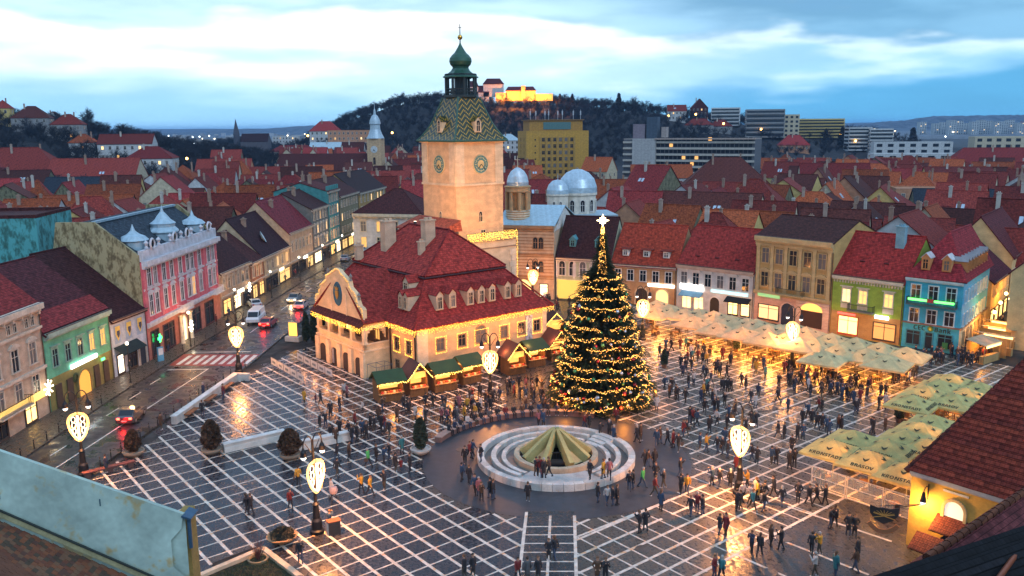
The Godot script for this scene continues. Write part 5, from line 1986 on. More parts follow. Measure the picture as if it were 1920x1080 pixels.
# ---------- decorated fir ----------
func christmas_tree():
	var t := thing("christmas_tree", "tall fir hung with ring after ring of golden lights and a glowing star", "christmas tree", V(9.7, 0, -89.2))
	var tr := Geo.new()
	tr.bar(Vector3.ZERO, V(0, 18.5, 0), 0.4, 0.06, 8)
	put("trunk", tr, pl(0.05, 0.035, 0.02), t)
	# a spray of needles: a bent stem with short blades
	var sp := Geo.new()
	for k in 16:
		var f := k / 15.0
		var p := V(0, -0.25 * f * f, f)
		for s in [-1.0, 1.0]:
			var q := p + V(s * 0.22 * (1.15 - f), 0.05 * sin(k * 2.3), 0.2)
			sp.tri(p, p + V(0, 0.03, 0.09), q)
			sp.tri(p, q, p + V(0, 0.03, 0.09))
	var where := []
	var tints := []
	var prof := func(h: float) -> float:
		return profile([0, 2, 5, 8, 11, 14, 15.5, 17, 20], [5.2, 5.35, 4.65, 3.85, 2.95, 1.95, 1.1, 0.5, 0.12], h)
	for i in 12000:
		var h := 0.8 + 18.0 * pow(rng.randf(), 1.45)
		var a := rng.randf() * TAU
		var rr: float = prof.call(h)
		var out := rr * (1.0 - 0.5 * pow(rng.randf(), 1.6)) * (0.96 + 0.13 * sin(a * 5 + h * 3) + 0.1 * sin(a * 11 - h * 5.3) + 0.07 * sin(h * 6.2))
		var s := rng.randf_range(0.55, 1.25) * clampf(rr / 2.0, 0.45, 1.0)
		var b := Basis(Vector3.UP, a + rng.randf_range(-0.5, 0.5)) * Basis(Vector3.RIGHT, rng.randf_range(-0.1, 0.6))
		where.append(Transform3D(b.scaled(Vector3.ONE * s * 1.15), V(sin(a) * (out - s * 0.6), h, cos(a) * (out - s * 0.6))))
		var g := rng.randf_range(0.6, 1.5)
		tints.append(Color(0.045 * g, 0.066 * g, 0.026 * g))
	many("crown", sp.mesh(), tinted(0.8), where, t, tints)
	# light rings: sagging, broken strands, thick with bulbs
	var gold := glow(1.0, 0.45, 0.09, 4.6)
	var h := 1.0
	var ringno := 0
	while h < 14.9:
		var pts := []
		var rr: float = prof.call(h) + 0.12
		var n := int(rr * TAU / 0.072)
		for k in n:
			var a := TAU * k / n
			var gap := sin(a * 3 + ringno * 1.7) + sin(a * 7 + ringno)
			if gap > 1.35:
				continue
			var clump := rng.randf()
			var bulge := rr * (0.98 + 0.06 * sin(a * 5 + h * 3)) + rng.randf_range(-0.16, 0.1)
			pts.append(V(sin(a) * bulge, h + 0.1 * sin(a * 6 + ringno * 2.1) + 0.05 * sin(a * 17) - 0.34 * clump * clump, cos(a) * bulge))
		bulbs(t, pts, gold, 0.036, "light_ring")
		h += 1.02
		ringno += 1
	var sc := []
	for i in 500:
		var hh := 0.9 + 13.0 * pow(rng.randf(), 1.4)
		var a := rng.randf() * TAU
		var rr: float = prof.call(hh)
		sc.append(V(sin(a) * rr, hh, cos(a) * rr))
	bulbs(t, sc, gold, 0.04, "scattered_lights")
	var topl := []
	for i in 260:
		var hh := rng.randf_range(14.3, 19.6)
		var a := rng.randf() * TAU
		var r := 0.5 - (hh - 14.3) * 0.07
		topl.append(V(sin(a) * r, hh, cos(a) * r))
	bulbs(t, topl, gold, 0.06, "top_lights")
	# baubles
	var bm := turned([P(0.0001, -0.17), P(0.12, -0.12), P(0.17, 0.0), P(0.12, 0.12), P(0.05, 0.16), P(0.0001, 0.2)], 8).mesh()
	var cols := [metal(0.5, 0.05, 0.04, 0.25, 0.6), metal(0.65, 0.65, 0.68, 0.2, 0.7), metal(0.1, 0.3, 0.12, 0.25, 0.6), metal(0.6, 0.36, 0.08, 0.25, 0.7)]
	for i in 110:
		var hh := 1.0 + 11.5 * pow(rng.randf(), 1.5)
		var a := rng.randf_range(-1.8, 1.8)
		var rr: float = prof.call(hh) + 0.08
		var o := put("bauble", bm, cols[rng.randi() % 4], t, V(sin(a) * rr, hh, cos(a) * rr))
		o.scale = Vector3.ONE * rng.randf_range(0.8, 1.5)
	# star of many points
	var st := Geo.new()
	for k in 8:
		var a := TAU * k / 8
		var d := V(sin(a), cos(a), 0)
		var l := 0.7 if k % 2 == 0 else 0.45
		var s := V(cos(a), -sin(a), 0) * 0.14
		for z in [-1.0, 1.0]:
			var m := V(0, 0, 0.18 * z)
			if z > 0:
				st.poly([m, d * 0.22 + s * 1.2, d * l])
				st.poly([m, d * l, d * 0.22 - s * 1.2])
			else:
				st.poly([m, d * l, d * 0.22 + s * 1.2])
				st.poly([m, d * 0.22 - s * 1.2, d * l])
	put("star_lamp", st, glow(1.0, 0.75, 0.35, 7.0), t, V(0, 20.2, 0))
	for k in 6:
		var a := TAU * k / 6 + 0.3
		lamp(V(9.7 + sin(a) * 6.1, 1.6, -89.2 + cos(a) * 6.1), Color(1, 0.6, 0.2), 6.0, 0.3)
	for k in 4:
		var a := TAU * k / 4
		lamp(V(9.7 + sin(a) * 5.2, 7.5, -89.2 + cos(a) * 5.2), Color(1, 0.6, 0.2), 4.0, 0.3)


# ---------- lamp posts with heart lights ----------
func lamp_post(label: String, at: Vector3, turn: float, e := 14.0):
	var t := thing("lamp_post", label, "street lamp", at, turn, "lamp posts with glowing hearts")
	var iron := metal(0.015, 0.016, 0.02, 0.5, 0.4)
	var g := Geo.new()
	g.lathe([P(0.55, 0), P(0.55, 0.25), P(0.42, 0.35), P(0.4, 1.0), P(0.28, 1.2), P(0.22, 2.2), P(0.28, 2.3), P(0.13, 2.5), P(0.09, 7.4)], 12)
	put("post", g, iron, t)
	for s in [-1.0, 1.0]:
		var a := Geo.new()
		var pts := []
		for k in 11:
			var f := PI * k / 10
			pts.append(V(s * (0.45 - cos(f) * 0.45), 7.0 + sin(f) * 0.8, 0))
		a.tube(pts, 0.05, 6)
		a.bar(V(s * 0.1, 6.4, 0), V(s * 0.7, 7.3, 0), 0.03, 0.03, 5)
		var arm := put("arm", a, iron, t)
		var hd := Geo.new()
		hd.lathe([P(0.26, 6.35), P(0.22, 6.7), P(0.1, 6.9), P(0.05, 7.05)], 10, V(s * 0.9, 0, 0))
		put("lantern", hd, iron, arm)
		var bl := Geo.new()
		bl.ball(V(s * 0.9, 6.3, 0), 0.21, 10)
		put("lamp_globe", bl, glow(0.85, 0.95, 1.0, 2.2), arm)
	# heart: golden outline twice, white bar and figure-eights
	var gold := glow(1.0, 0.58, 0.2, 1.3)
	var white := glow(1.0, 0.86, 0.74, 1.3)
	var hp := Geo.new()
	var hi := Geo.new()
	for r in 3:
		var k0 := 1.0 - r * 0.09
		for s in [-1.0, 1.0]:
			var pts := []
			for k in 15:
				var f := k / 14.0
				var x = s * (0.05 + 0.95 * pow(sin(PI * pow(f, 0.72)), 0.75) * k0)
				pts.append(V(x, 5.9 - 3.15 * pow(f, 0.95) - r * 0.1 * (1 - 2 * f) + 0.32 * sin(PI * f * 1.2) * (1 - f), 0.16 * s * 0))
			hp.tube(pts, 0.032, 5)
	hi.tube([V(-0.06, 5.6, 0.12), V(-0.06, 3.0, 0.12)], 0.05, 5)
	hi.tube([V(0.06, 5.6, 0.12), V(0.06, 3.0, 0.12)], 0.05, 5)
	for s in [-1.0, 1.0]:
		for j in 3:
			var pts := []
			for k in 13:
				var f := TAU * k / 12
				pts.append(V(s * 0.42 + cos(f) * (0.2 - j * 0.02), 5.15 - j * 0.62 + sin(f) * 0.31, 0))
			hi.tube(pts, 0.03, 5)
		hi.tube([V(0, 3.0, 0), V(s * 0.35, 3.35, 0), V(s * 0.7, 4.2, 0)], 0.035, 5)
	var ht := put("heart_light", hp, gold, t, V(0, 0.85, 0.22))
	ht.scale = V(0.86, 0.86, 1)
	put("inner_light", hi, white, ht)
	var b := Basis(Vector3.UP, turn)
	lamp(at + b * V(0, 4.6, 0.9), Color(1.0, 0.64, 0.34), e * 2.8, 0.6)


func lamps():
	lamp_post("lamp post with heart light between the road and the turquoise wall, leftmost one", V(-38.1, 0, -70.4), 0.35, 16)
	lamp_post("lamp post with heart light beside the red striped crossing", V(-34.5, 0, -102.4), 0.2, 16)
	lamp_post("lamp post with heart light turned half aside among the blue-black paving, lower left", V(-14.9, 0, -59.2), 0.95, 26)
	lamp_post("lamp post with heart light in the crowd right of the fountain", V(18.7, 0, -65.5), -0.75, 38)
	lamp_post("lamp post with heart light in front of the council hall's stalls", V(-2.5, 0, -90.0), 0.05, 14)
	lamp_post("small distant lamp post with heart light before the striped church front", V(3.6, 0, -143.0), 0.2, 16)
	lamp_post("lamp post with heart light right behind the tall lit fir", V(18.6, 0, -117.0), -0.2, 16)
	lamp_post("lamp post with heart light at the edge of the café parasols", V(35.2, 0, -102.5), -0.8, 16)


# ---------- market huts ----------
func hut(label: String, at: Vector3, turn: float, w: float, green: bool):
	var t := thing("market_hut", label, "market stall", at, turn, "wooden market huts by the hall")
	var wood := pl(0.2, 0.1, 0.035)
	var d := 2.2
	var g := Geo.new()
	for s in [-1.0, 1.0]:
		g.box(V(s * (w / 2 - 0.05), 1.2, 0), V(0.1, 2.4, d))
	g.box(V(0, 1.2, -d / 2 + 0.05), V(w - 0.2, 2.4, 0.1))
	g.box(V(0, 0.5, d / 2 - 0.05), V(w - 0.2, 1.0, 0.1))
	put("wall", g, wood, t)
	for k in int(w / 0.35):
		put("plank", box_geo(V(0.3, 0.95, 0.05)), pl(0.2, 0.1, 0.035), t, V(-w / 2 + 0.2 + k * 0.35, 0.5, d / 2 + 0.03))
	put("counter", box_geo(V(w, 0.08, 0.5)), pl(0.4, 0.24, 0.1), t, V(0, 1.05, d / 2 + 0.15))
	var r := Geo.new()
	var rm := pl(0.02, 0.06, 0.018, 0.8) if green else pl(0.09, 0.028, 0.022, 0.8)
	if green:
		r.slab([V(-w / 2 - 0.3, 2.45, d / 2 + 0.7), V(w / 2 + 0.3, 2.45, d / 2 + 0.7), V(w / 2 + 0.3, 3.4, -0.1), V(-w / 2 - 0.3, 3.4, -0.1)], 0.1)
		r.slab([V(w / 2 + 0.3, 2.3, -d / 2 - 0.4), V(-w / 2 - 0.3, 2.3, -d / 2 - 0.4), V(-w / 2 - 0.3, 3.4, -0.1), V(w / 2 + 0.3, 3.4, -0.1)], 0.1)
	else:
		for s in [-1.0, 1.0]:
			var a := V(s * (w / 2 + 0.4), 2.2, d / 2 + 0.5)
			var b := V(0, 4.0, d / 2 + 0.5)
			var z := V(0, 0, -d - 1.0)
			if s > 0:
				r.slab([a, a + z, b + z, b], 0.1)
			else:
				r.slab([a + z, a, b, b + z], 0.1)
	put("roof", r, rm, t)
	put("lit_back", box_geo(V(w - 0.4, 1.2, 0.06)), glow(1.0, 0.5, 0.12, 0.9), t, V(0, 1.75, -0.4))
	for k in 7:
		put("goods", box_geo(V(0.25, 0.22, 0.25)), [pl(0.5, 0.05, 0.03), pl(0.6, 0.5, 0.3), pl(0.3, 0.12, 0.04)][k % 3], t, V(-w / 2 + 0.4 + k * (w - 0.8) / 6, 1.2, d / 2 + 0.1))
	var pts := []
	if green:
		pts = along(V(-w / 2 - 0.3, 2.4, d / 2 + 0.75), V(w / 2 + 0.3, 2.4, d / 2 + 0.75), 0.1, 0.06, 0.2)
	else:
		put("lit_gable", box_geo(V(w * 0.7, 0.7, 0.06)), glow(1.0, 0.5, 0.12, 0.6), t, V(0, 2.6, d / 2 + 0.2))
		pts = along(V(-w / 2 - 0.4, 2.15, d / 2 + 0.55), V(0, 3.95, d / 2 + 0.55), 0.1) + along(V(w / 2 + 0.4, 2.15, d / 2 + 0.55), V(0, 3.95, d / 2 + 0.55), 0.1)
	bulbs(t, pts, glow(1.0, 0.55, 0.1, 6.0), 0.05)
	lamp(at + Basis(Vector3.UP, turn) * V(0, 2.0, d / 2 + 0.5), Color(1, 0.62, 0.3), 4.0, 0.4)


func market():
	hut("market hut with green roof and wide lit front, leftmost by the hall", V(-14.07, 0, -91.1), 0.45, 2.9, true)
	hut("steep dark-roofed market hut between two green-roofed huts at the hall corner", V(-11.21, 0, -92.96), 0.5, 2.2, false)
	hut("green-roofed market hut in front of the hall's first windows", V(-8.28, 0, -94.69), 0.55, 2.9, true)
	hut("green-roofed market hut just left of the hall's lamp post", V(-5.49, -0, -97.55), 0.65, 2.7, true)
	hut("steep-roofed market hut just right of the hall's lamp post", V(0.04, 0, -101.21), 0.5, 2.4, false)
	hut("green-roofed market hut below the hall's banner", V(2.52, 0, -104.49), 0.55, 2.6, true)
	hut("steep dark-roofed market hut next to the lit fir, at the hall's right end", V(5.55, 0, -107.44), 0.5, 2.4, false)
	hut("steep-roofed market hut half behind the fir, farthest back", V(6.0, 0, -118.5), 0.2, 2.6, false)
	hut("flat green market hut near the fir and the farthest hut", V(8.6, 0, -113.0), 0.3, 2.8, true)


# ---------- café parasols ----------
func parasol_proto(called: String, half: float, eave: float, peak: float, m: Material, letters: String) -> Node3D:
	var t := Node3D.new()
	t.name = called
	var g := Geo.new()
	var u := Geo.new()
	for s in 4:
		var b := Basis(Vector3.UP, PI / 2 * s)
		# canopy panels with a slight sag
		var a0 := b * V(-half, eave, half)
		var a1 := b * V(half, eave, half)
		var m0 := a0.lerp(V(0, peak, 0), 0.5) + V(0, -0.06, 0)
		var m1 := a1.lerp(V(0, peak, 0), 0.5) + V(0, -0.06, 0)
		g.slab([a0, a1, m1, m0], 0.03)
		g.slab([m0, m1, V(0, peak, 0)], 0.03)
		# valance
		g.slab([a0 + V(0, -0.22, 0), a1 + V(0, -0.22, 0), a1, a0], 0.03)
		u.bar(V(0, peak - 0.12, 0), a0 + V(0, -0.06, 0), 0.02, 0.02, 4, false)
	put("canopy", g, m, t)
	u.bar(Vector3.ZERO, V(0, peak + 0.06, 0), 0.045, 0.045, 6)
	put("pole", u, metal(0.3, 0.3, 0.3), t)
	put("foot", turned([P(0.4, 0), P(0.4, 0.1), P(0.06, 0.16)], 10), metal(0.1, 0.1, 0.1), t)
	var ink := pl(0.07, 0.075, 0.04)
	var slope := atan2(peak - eave, half)
	for s in 4:
		var b := Basis(Vector3.UP, PI / 2 * s)
		var em := Geo.new()
		em.extr(PackedVector2Array([P(-0.26, 0.16), P(0, 0.02), P(0.28, 0.24), P(0.2, -0.05), P(0.04, -0.22), P(-0.16, -0.08)]), 0.0, 0.012)
		var o := put("emblem", em, ink, t)
		o.basis = b * Basis(Vector3.RIGHT, slope - PI / 2)
		o.position = b * V(0, lerpf(eave, peak, 0.5), half * 0.5 + 0.0) + V(0, 0.03, 0)
		if letters and s % 2 == 0 or letters and s == 1:
			var l := words(t, letters, 0.34 * half / 2.1, ink, Vector3.ZERO, 0, 0.012)
			l.basis = b * Basis(Vector3.RIGHT, slope - PI / 2)
			l.position = b * V(0, lerpf(eave, peak, 0.16), half * 0.84) + V(0, 0.035, 0)
	return t


func parasols():
	var cream := cloth(0.92, 0.76, 0.44)
	var lime := cloth(0.82, 0.74, 0.3)
	var pale := cloth(0.85, 0.78, 0.44)
	var kinds := [parasol_proto("cafe_parasol", 2.15, 2.75, 3.75, lime, "KRONSTADT"), parasol_proto("cafe_parasol", 2.15, 2.75, 3.75, lime, "BRASOV"), parasol_proto("cafe_parasol", 2.4, 2.9, 4.1, cream, ""), parasol_proto("cafe_parasol", 2.4, 2.9, 4.1, pale, "")]
	var warm := glow(1.0, 0.62, 0.2, 9.0)
	var near := [
		[V(27.26, 0, -67.76), 0, "lettered lime parasol at the outer left corner of the glass-fenced terrace"],
		[V(29.83, 0, -70.01), 1, "lettered lime parasol behind the corner one, on the terrace's back left"],
		[V(29.26, 0, -65.2), 1, "lettered lime parasol second along the glass fence"],
		[V(31.83, 0, -67.66), 1, "lettered lime parasol in the second row, behind the fence"],
		[V(31.15, 0, -62.59), 0, "lettered lime parasol against the yellow house, nearest the viewer"],
		[V(34.35, 0, -69.9), 0, "pale bleached parasol at the front of the middle terrace"],
		[V(36.56, 0, -71.88), 1, "lime parasol in the middle of the middle terrace"],
		[V(38.71, 0, -73.82), 0, "lime parasol at the back of the middle terrace"],
		[V(35.29, 0, -67.82), 1, "lime parasol tucked beside the big red roof, middle terrace"],
		[V(39.47, 0, -79.61), 0, "single lime parasol at the front corner of the upper terrace"],
		[V(42.27, 0, -82.68), 1, "lime parasol at the left of the upper terrace's long row"],
		[V(44.62, 0, -84.66), 1, "lime parasol in the middle of the upper terrace's long row"],
		[V(46.97, 0, -86.72), 0, "lime parasol at the far end of the upper terrace's long row"],
		[V(43.69, 0, -79.83), 1, "lime parasol front right on the upper terrace"],
		[V(45.99, 0, -81.68), 0, "lime parasol centre right on the upper terrace"],
		[V(48.29, 0, -83.61), 0, "lime parasol far right on the upper terrace, by the red roof"],
	]
	var back := [V(22, 0, -125.25), V(23.36, 0, -121.28), V(24.94, 0, -118.99), V(27, 0, -119.27), V(28.72, 0, -117.39), V(20.84, 0, -120.26), V(25.27, 0, -114.06), V(30.48, 0, -114.19), V(32.17, 0, -112.79), V(27.49, 0, -110.07), V(33.29, 0, -112.09), V(33.93, 0, -108.89), V(30.02, 0, -107.51), V(35.46, 0, -108.83), V(37.44, 0, -109.69), V(38.44, 0, -107.19), V(32.6, 0, -104.48), V(34.96, 0, -104.4), V(35.71, 0, -101.59), V(40.45, 0, -103.63), V(42.63, 0, -101.34), V(37.48, 0, -100.99), V(39.32, 0, -98.06), V(44.61, 0, -98.9), V(41.76, 0, -96.23), V(46.63, 0, -96.56), V(43.01, 0, -93.34), V(36.44, 0, -95.44)]
	back.sort_custom(func(a, b): return a.x / -a.z < b.x / -b.z)
	for k in near.size() + back.size():
		var s: Array = near[k] if k < near.size() else [back[k - near.size()], 3 if k - near.size() > 18 else 2, ""]
		var o: Node3D = kinds[s[1]].duplicate()
		o.name = numbered("cafe_parasol")
		add_child(o)
		o.position = V(s[0].x, 0, s[0].z)
		o.rotation.y = -0.76 + (0.08 if k >= near.size() else 0.0)
		tag(o, s[2], "parasol", "lime parasols of the near terraces" if k < near.size() else "")
		if k >= near.size():
			var q: int = k - near.size()
			tag(o, "%s café parasol, %s from the left of those before the houses" % ["pale green" if s[1] == 3 else "cream", ordinal(q)], "parasol", "parasols before the house row")
		# a warm bulb under most canopies
		if k % 2 == 0 or k >= near.size():
			var bl := Geo.new()
			bl.ball(V(0, 2.35, 0.5), 0.12, 8)
			put("bulb", bl, warm, o)
			if k < near.size() or k % 3:
				lamp(o.position + V(0.2, 2.2, 0.9), Color(1, 0.64, 0.27), 16.0 if k >= near.size() else 8.0, 0.3)
	for s in kinds:
		s.free()
	# glass fence round the near terrace, on white frames
	var at := V(25.0, 0, -66.5)
	var dir := V(0.66, 0, 0.75)
	for k in 3:
		var t := thing("glass_fence", ["glazed fence panel at the outer corner of the lettered parasols", "glazed fence panel in the middle of the lettered parasol terrace", "glazed fence panel running up to the yellow house"][k], "fence", at + dir * k * 3.1, atan2(-dir.z, dir.x), "glazed terrace fence")
		var g := Geo.new()
		for y in [0.1, 1.95]:
			g.box(V(1.5, y, 0), V(3.0, 0.07, 0.06))
		for x in [0.03, 2.97]:
			g.box(V(x, 1.0, 0), V(0.07, 2.0, 0.07))
		g.box(V(1.5, 1.05, 0), V(2.9, 0.05, 0.05))
		put("frame", g, pl(0.55, 0.55, 0.55), t)
		var m := StandardMaterial3D.new()
		m.albedo_color = Color(0.8, 0.9, 0.95, 0.12)
		m.roughness = 0.05
		m.transparency = BaseMaterial3D.TRANSPARENCY_ALPHA
		var p := Geo.new()
		p.box(V(1.5, 1.02, 0), V(2.86, 1.8, 0.012))
		put("pane", p, m, t)
	# tables with chairs under the parasols
	var tops := []
	for k in 46:
		var s: Vector3 = near[k % near.size()][0] if k < 16 else back[(k - 16) % back.size()]
		var p := V(s.x, 0.02, s.z) + V(rng.randf_range(-1.6, 1.6), 0, rng.randf_range(-1.2, 2.2))
		var o := table(p, k)
		tops.append(o)


func table(p: Vector3, k: int) -> Node3D:
	var t := thing("cafe_table", "dark round café table under the %s" % ("near lime parasols" if k < 16 else "parasols before the houses"), "table", p, rng.randf() * 3, "café tables under the parasols")
	var g := Geo.new()
	g.lathe([P(0.25, 0), P(0.04, 0.05), P(0.04, 0.7), P(0.45, 0.72), P(0.45, 0.76), P(0.0001, 0.76)], 10)
	put("tabletop", g, pl(0.2, 0.1, 0.05), t)
	for sd in [-1.0, 1.0]:
		var q: Vector3 = p + Basis(Vector3.UP, t.rotation.y) * V(sd * 0.75, 0, 0)
		var ch := thing("cafe_chair", "dark slatted café chair drawn up to a table under the %s" % ("near lime parasols" if k < 16 else "parasols before the houses"), "chair", q, t.rotation.y + (PI if sd < 0 else 0.0), "café chairs under the parasols")
		if not meshes.has("chair"):
			var c := Geo.new()
			c.box(V(0, 0.45, 0), V(0.42, 0.06, 0.42))
			meshes.chair = c.mesh()
			c = Geo.new()
			c.box(V(0.19, 0.75, 0), V(0.05, 0.5, 0.42))
			meshes.chair_back = c.mesh()
			c = Geo.new()
			c.box(V(0, 0.21, 0), V(0.04, 0.42, 0.04))
			meshes.chair_leg = c.mesh()
		var wood := pl(0.08, 0.05, 0.035)
		put("seat", meshes.chair, wood, ch)
		put("backrest", meshes.chair_back, wood, ch)
		for x in [-0.18, 0.18]:
			for z in [-0.18, 0.18]:
				put("leg", meshes.chair_leg, wood, ch, V(x, 0, z))
	return t


func ordinal(k: int) -> String:
	var units := ["zeroth", "first", "second", "third", "fourth", "fifth", "sixth", "seventh", "eighth", "ninth", "tenth", "eleventh", "twelfth", "thirteenth", "fourteenth", "fifteenth", "sixteenth", "seventeenth", "eighteenth", "nineteenth"]
	k += 1
	if k < 20:
		return units[k]
	var tens := ["", "", "twenty", "thirty", "forty", "fifty", "sixty", "seventy", "eighty", "ninety"]
	if k % 10 == 0:
		return tens[k / 10].replace("ty", "tieth")
	return tens[k / 10] + "-" + units[k % 10]



# ---------- vehicles ----------
func car(label: String, at: Vector3, turn: float, paint: Material, lights: int, van := false, category := "car") -> Node3D:
	# nose along +x; lights: 1 head, 2 tail
	var t := thing("parked_car" if lights == 0 else "van" if van else "car", label, category, at, turn)
	var l := 4.3 if not van else 5.1
	var hw := 0.86 if not van else 0.98
	var o := PackedVector2Array([P(-2.1, 0.3), P(2.1, 0.3), P(2.15, 0.62), P(1.95, 0.78), P(1.0, 0.92), P(-1.7, 0.98), P(-2.1, 0.9)])
	var c := PackedVector2Array([P(1.02, 0.9), P(0.3, 1.4), P(-1.1, 1.45), P(-1.75, 0.97)])
	if van:
		o = PackedVector2Array([P(-2.5, 0.35), P(2.5, 0.35), P(2.55, 0.8), P(2.3, 1.05), P(-2.5, 1.1)])
		c = PackedVector2Array([P(2.2, 1.05), P(1.55, 1.9), P(1.2, 2.0), P(-2.5, 2.0), P(-2.5, 1.08)])
	var g := Geo.new()
	g.extr(o, -hw, hw)
	put("body", g, paint, t)
	g = Geo.new()
	g.extr(c, -hw * 0.86, hw * 0.86)
	put("cabin", g, paint, t)
	for s in [-1.0, 1.0]:
		var w := Geo.new()
		var z: float = s * hw * 0.865
		var q := [V(0.82, 0.97, z), V(0.25, 1.34, z), V(-1.05, 1.38, z), V(-1.5, 1.0, z)] if not van else [V(2.0, 1.15, z), V(1.5, 1.8, z), V(0.6, 1.85, z), V(0.6, 1.15, z)]
		if s > 0:
			q.reverse()
		w.slab(q, 0.01)
		put("side_window", w, glass(), t)
	var ws := Geo.new()
	var a: Vector2 = c[0].lerp(c[1], 0.08)
	var b: Vector2 = c[0].lerp(c[1], 0.92)
	ws.slab([V(a.x + 0.02, a.y, hw * 0.8), V(a.x + 0.02, a.y, -hw * 0.8), V(b.x + 0.02, b.y + 0.01, -hw * 0.78), V(b.x + 0.02, b.y + 0.01, hw * 0.78)], 0.01)
	put("windscreen", ws, glass(), t)
	ws = Geo.new()
	a = c[c.size() - 1].lerp(c[c.size() - 2], 0.12)
	b = c[c.size() - 1].lerp(c[c.size() - 2], 0.88)
	ws.slab([V(a.x - 0.02, a.y, -hw * 0.78), V(a.x - 0.02, a.y, hw * 0.78), V(b.x - 0.02, b.y + 0.01, hw * 0.74), V(b.x - 0.02, b.y + 0.01, -hw * 0.74)], 0.01)
	put("rear_window", ws, glass(), t)
	for x in [-l * 0.3, l * 0.31]:
		for s in [-1.0, 1.0]:
			var wg := Geo.new()
			wg.bar(V(x, 0.32, s * hw * 0.8), V(x, 0.32, s * (hw + 0.02)), 0.32, 0.32, 14)
			var wh := put("wheel", wg, pl(0.02, 0.02, 0.02), t)
			var rg := Geo.new()
			rg.bar(V(x, 0.32, s * hw), V(x, 0.32, s * (hw + 0.03)), 0.19, 0.19, 10)
			put("rim", rg, metal(0.5, 0.5, 0.52, 0.3, 0.7), wh)
	var nose := 2.13 if not van else 2.52
	for s in [-1.0, 1.0]:
		put("headlight", box_geo(V(0.08, 0.16, 0.34)), glow(1.0, 0.8, 0.5, 12.0) if lights == 1 else pl(0.5, 0.5, 0.5, 0.2), t, V(nose - 0.03, 0.66, s * hw * 0.68))
		put("tail_light", box_geo(V(0.07, 0.2, 0.32)), glow(1.0, 0.06, 0.03, 9.0) if lights == 2 else pl(0.3, 0.02, 0.02, 0.3), t, V(-nose + 0.03, 0.78, s * hw * 0.7))
	put("bumper", box_geo(V(0.12, 0.2, hw * 1.7)), pl(0.03, 0.03, 0.03), t, V(-nose + 0.0, 0.42, 0))
	put("number_plate", box_geo(V(0.03, 0.11, 0.5)), pl(0.6, 0.6, 0.55), t, V(-nose - 0.06, 0.55, 0))
	if lights:
		var e := 1.0 if lights == 1 else -1.0
		lamp(at + Basis(Vector3.UP, turn) * V(e * (nose + 0.5), 0.6, 0), Color(1, 0.8, 0.55) if lights == 1 else Color(1, 0.08, 0.04), 2.5 if lights == 1 else 1.6, 0.2)
	return t


func gloss(r: float, g: float, b: float) -> StandardMaterial3D:
	var key := "gs%.3f_%.3f_%.3f" % [r, g, b]
	if not mats.has(key):
		var m := StandardMaterial3D.new()
		m.albedo_color = lin(Color(r, g, b))
		m.roughness = 0.35
		m.clearcoat_enabled = true
		m.clearcoat = 0.8
		m.clearcoat_roughness = 0.08
		mats[key] = m
	return mats[key]


func vehicles():
	car("dark car with red tail lights driving away up the near road", V(-40.3, 0.01, -85.0), PI / 2 + 0.08, gloss(0.02, 0.02, 0.025), 2)
	car("white van facing the viewer on the road beside the pink palace", V(-40.8, 0.01, -131.0), -PI / 2 + 0.06, gloss(0.6, 0.62, 0.65), 0, true, "van")
	car("red car with lit tail lights next to the white van", V(-37.9, 0.01, -127.6), PI / 2 - 0.03, gloss(0.35, 0.02, 0.02), 2)
	car("car with glaring headlights coming down the road behind the hall's gable", V(-38.6, 0.01, -146.5), -PI / 2, gloss(0.12, 0.12, 0.12), 1)
	car("pale red taxi-like car driving away behind the gable", V(-35.9, 0.01, -140.5), PI / 2, gloss(0.5, 0.3, 0.26), 2)
	car("silver saloon parked half on the kerb by the beige house", V(-44.2, 0.12, -141.5), PI / 2 + 0.5, gloss(0.4, 0.42, 0.45), 0)
	car("pale blue car far down the street under the trees", V(-37.0, 0.01, -206.0), PI / 2, gloss(0.4, 0.5, 0.55), 0)
	car("grey car parked far down the street at the teal house", V(-38.5, 0.01, -193.0), PI / 2, gloss(0.25, 0.25, 0.28), 1)


# ---------- planters, benches, barriers, bollards ----------
func leafy(p: Node, profile: Array, n: int, leaf: float, tone: Color, at := Vector3.ZERO, nm := "foliage"):
	var lf := Geo.new()
	for k in 5:
		var a := TAU * k / 5
		var d := V(sin(a), 0.35, cos(a)) * leaf
		var s := V(cos(a), 0, -sin(a)) * leaf * 0.35
		lf.tri(Vector3.ZERO, d * 0.6 + s, d)
		lf.tri(Vector3.ZERO, d, d * 0.6 - s)
	var where := []
	var tints := []
	for i in n:
		var f := rng.randf() * (profile.size() - 1)
		var q: Vector2 = profile[int(f)].lerp(profile[mini(int(f) + 1, profile.size() - 1)], f - int(f))
		var a := rng.randf() * TAU
		var r := q.x * (0.55 + 0.5 * sqrt(rng.randf())) * (1 + 0.12 * sin(a * 4 + q.y * 5))
		where.append(Transform3D(Basis.from_euler(V(rng.randf_range(-1.2, 1.2), rng.randf() * TAU, rng.randf_range(-1.2, 1.2))).scaled(Vector3.ONE * rng.randf_range(0.7, 1.4)), at + V(sin(a) * r, q.y, cos(a) * r)))
		var g := rng.randf_range(0.55, 1.5)
		tints.append(Color(tone.r * g, tone.g * g, tone.b * g))
	many(nm, lf.mesh(), tinted(0.85), where, p, tints)


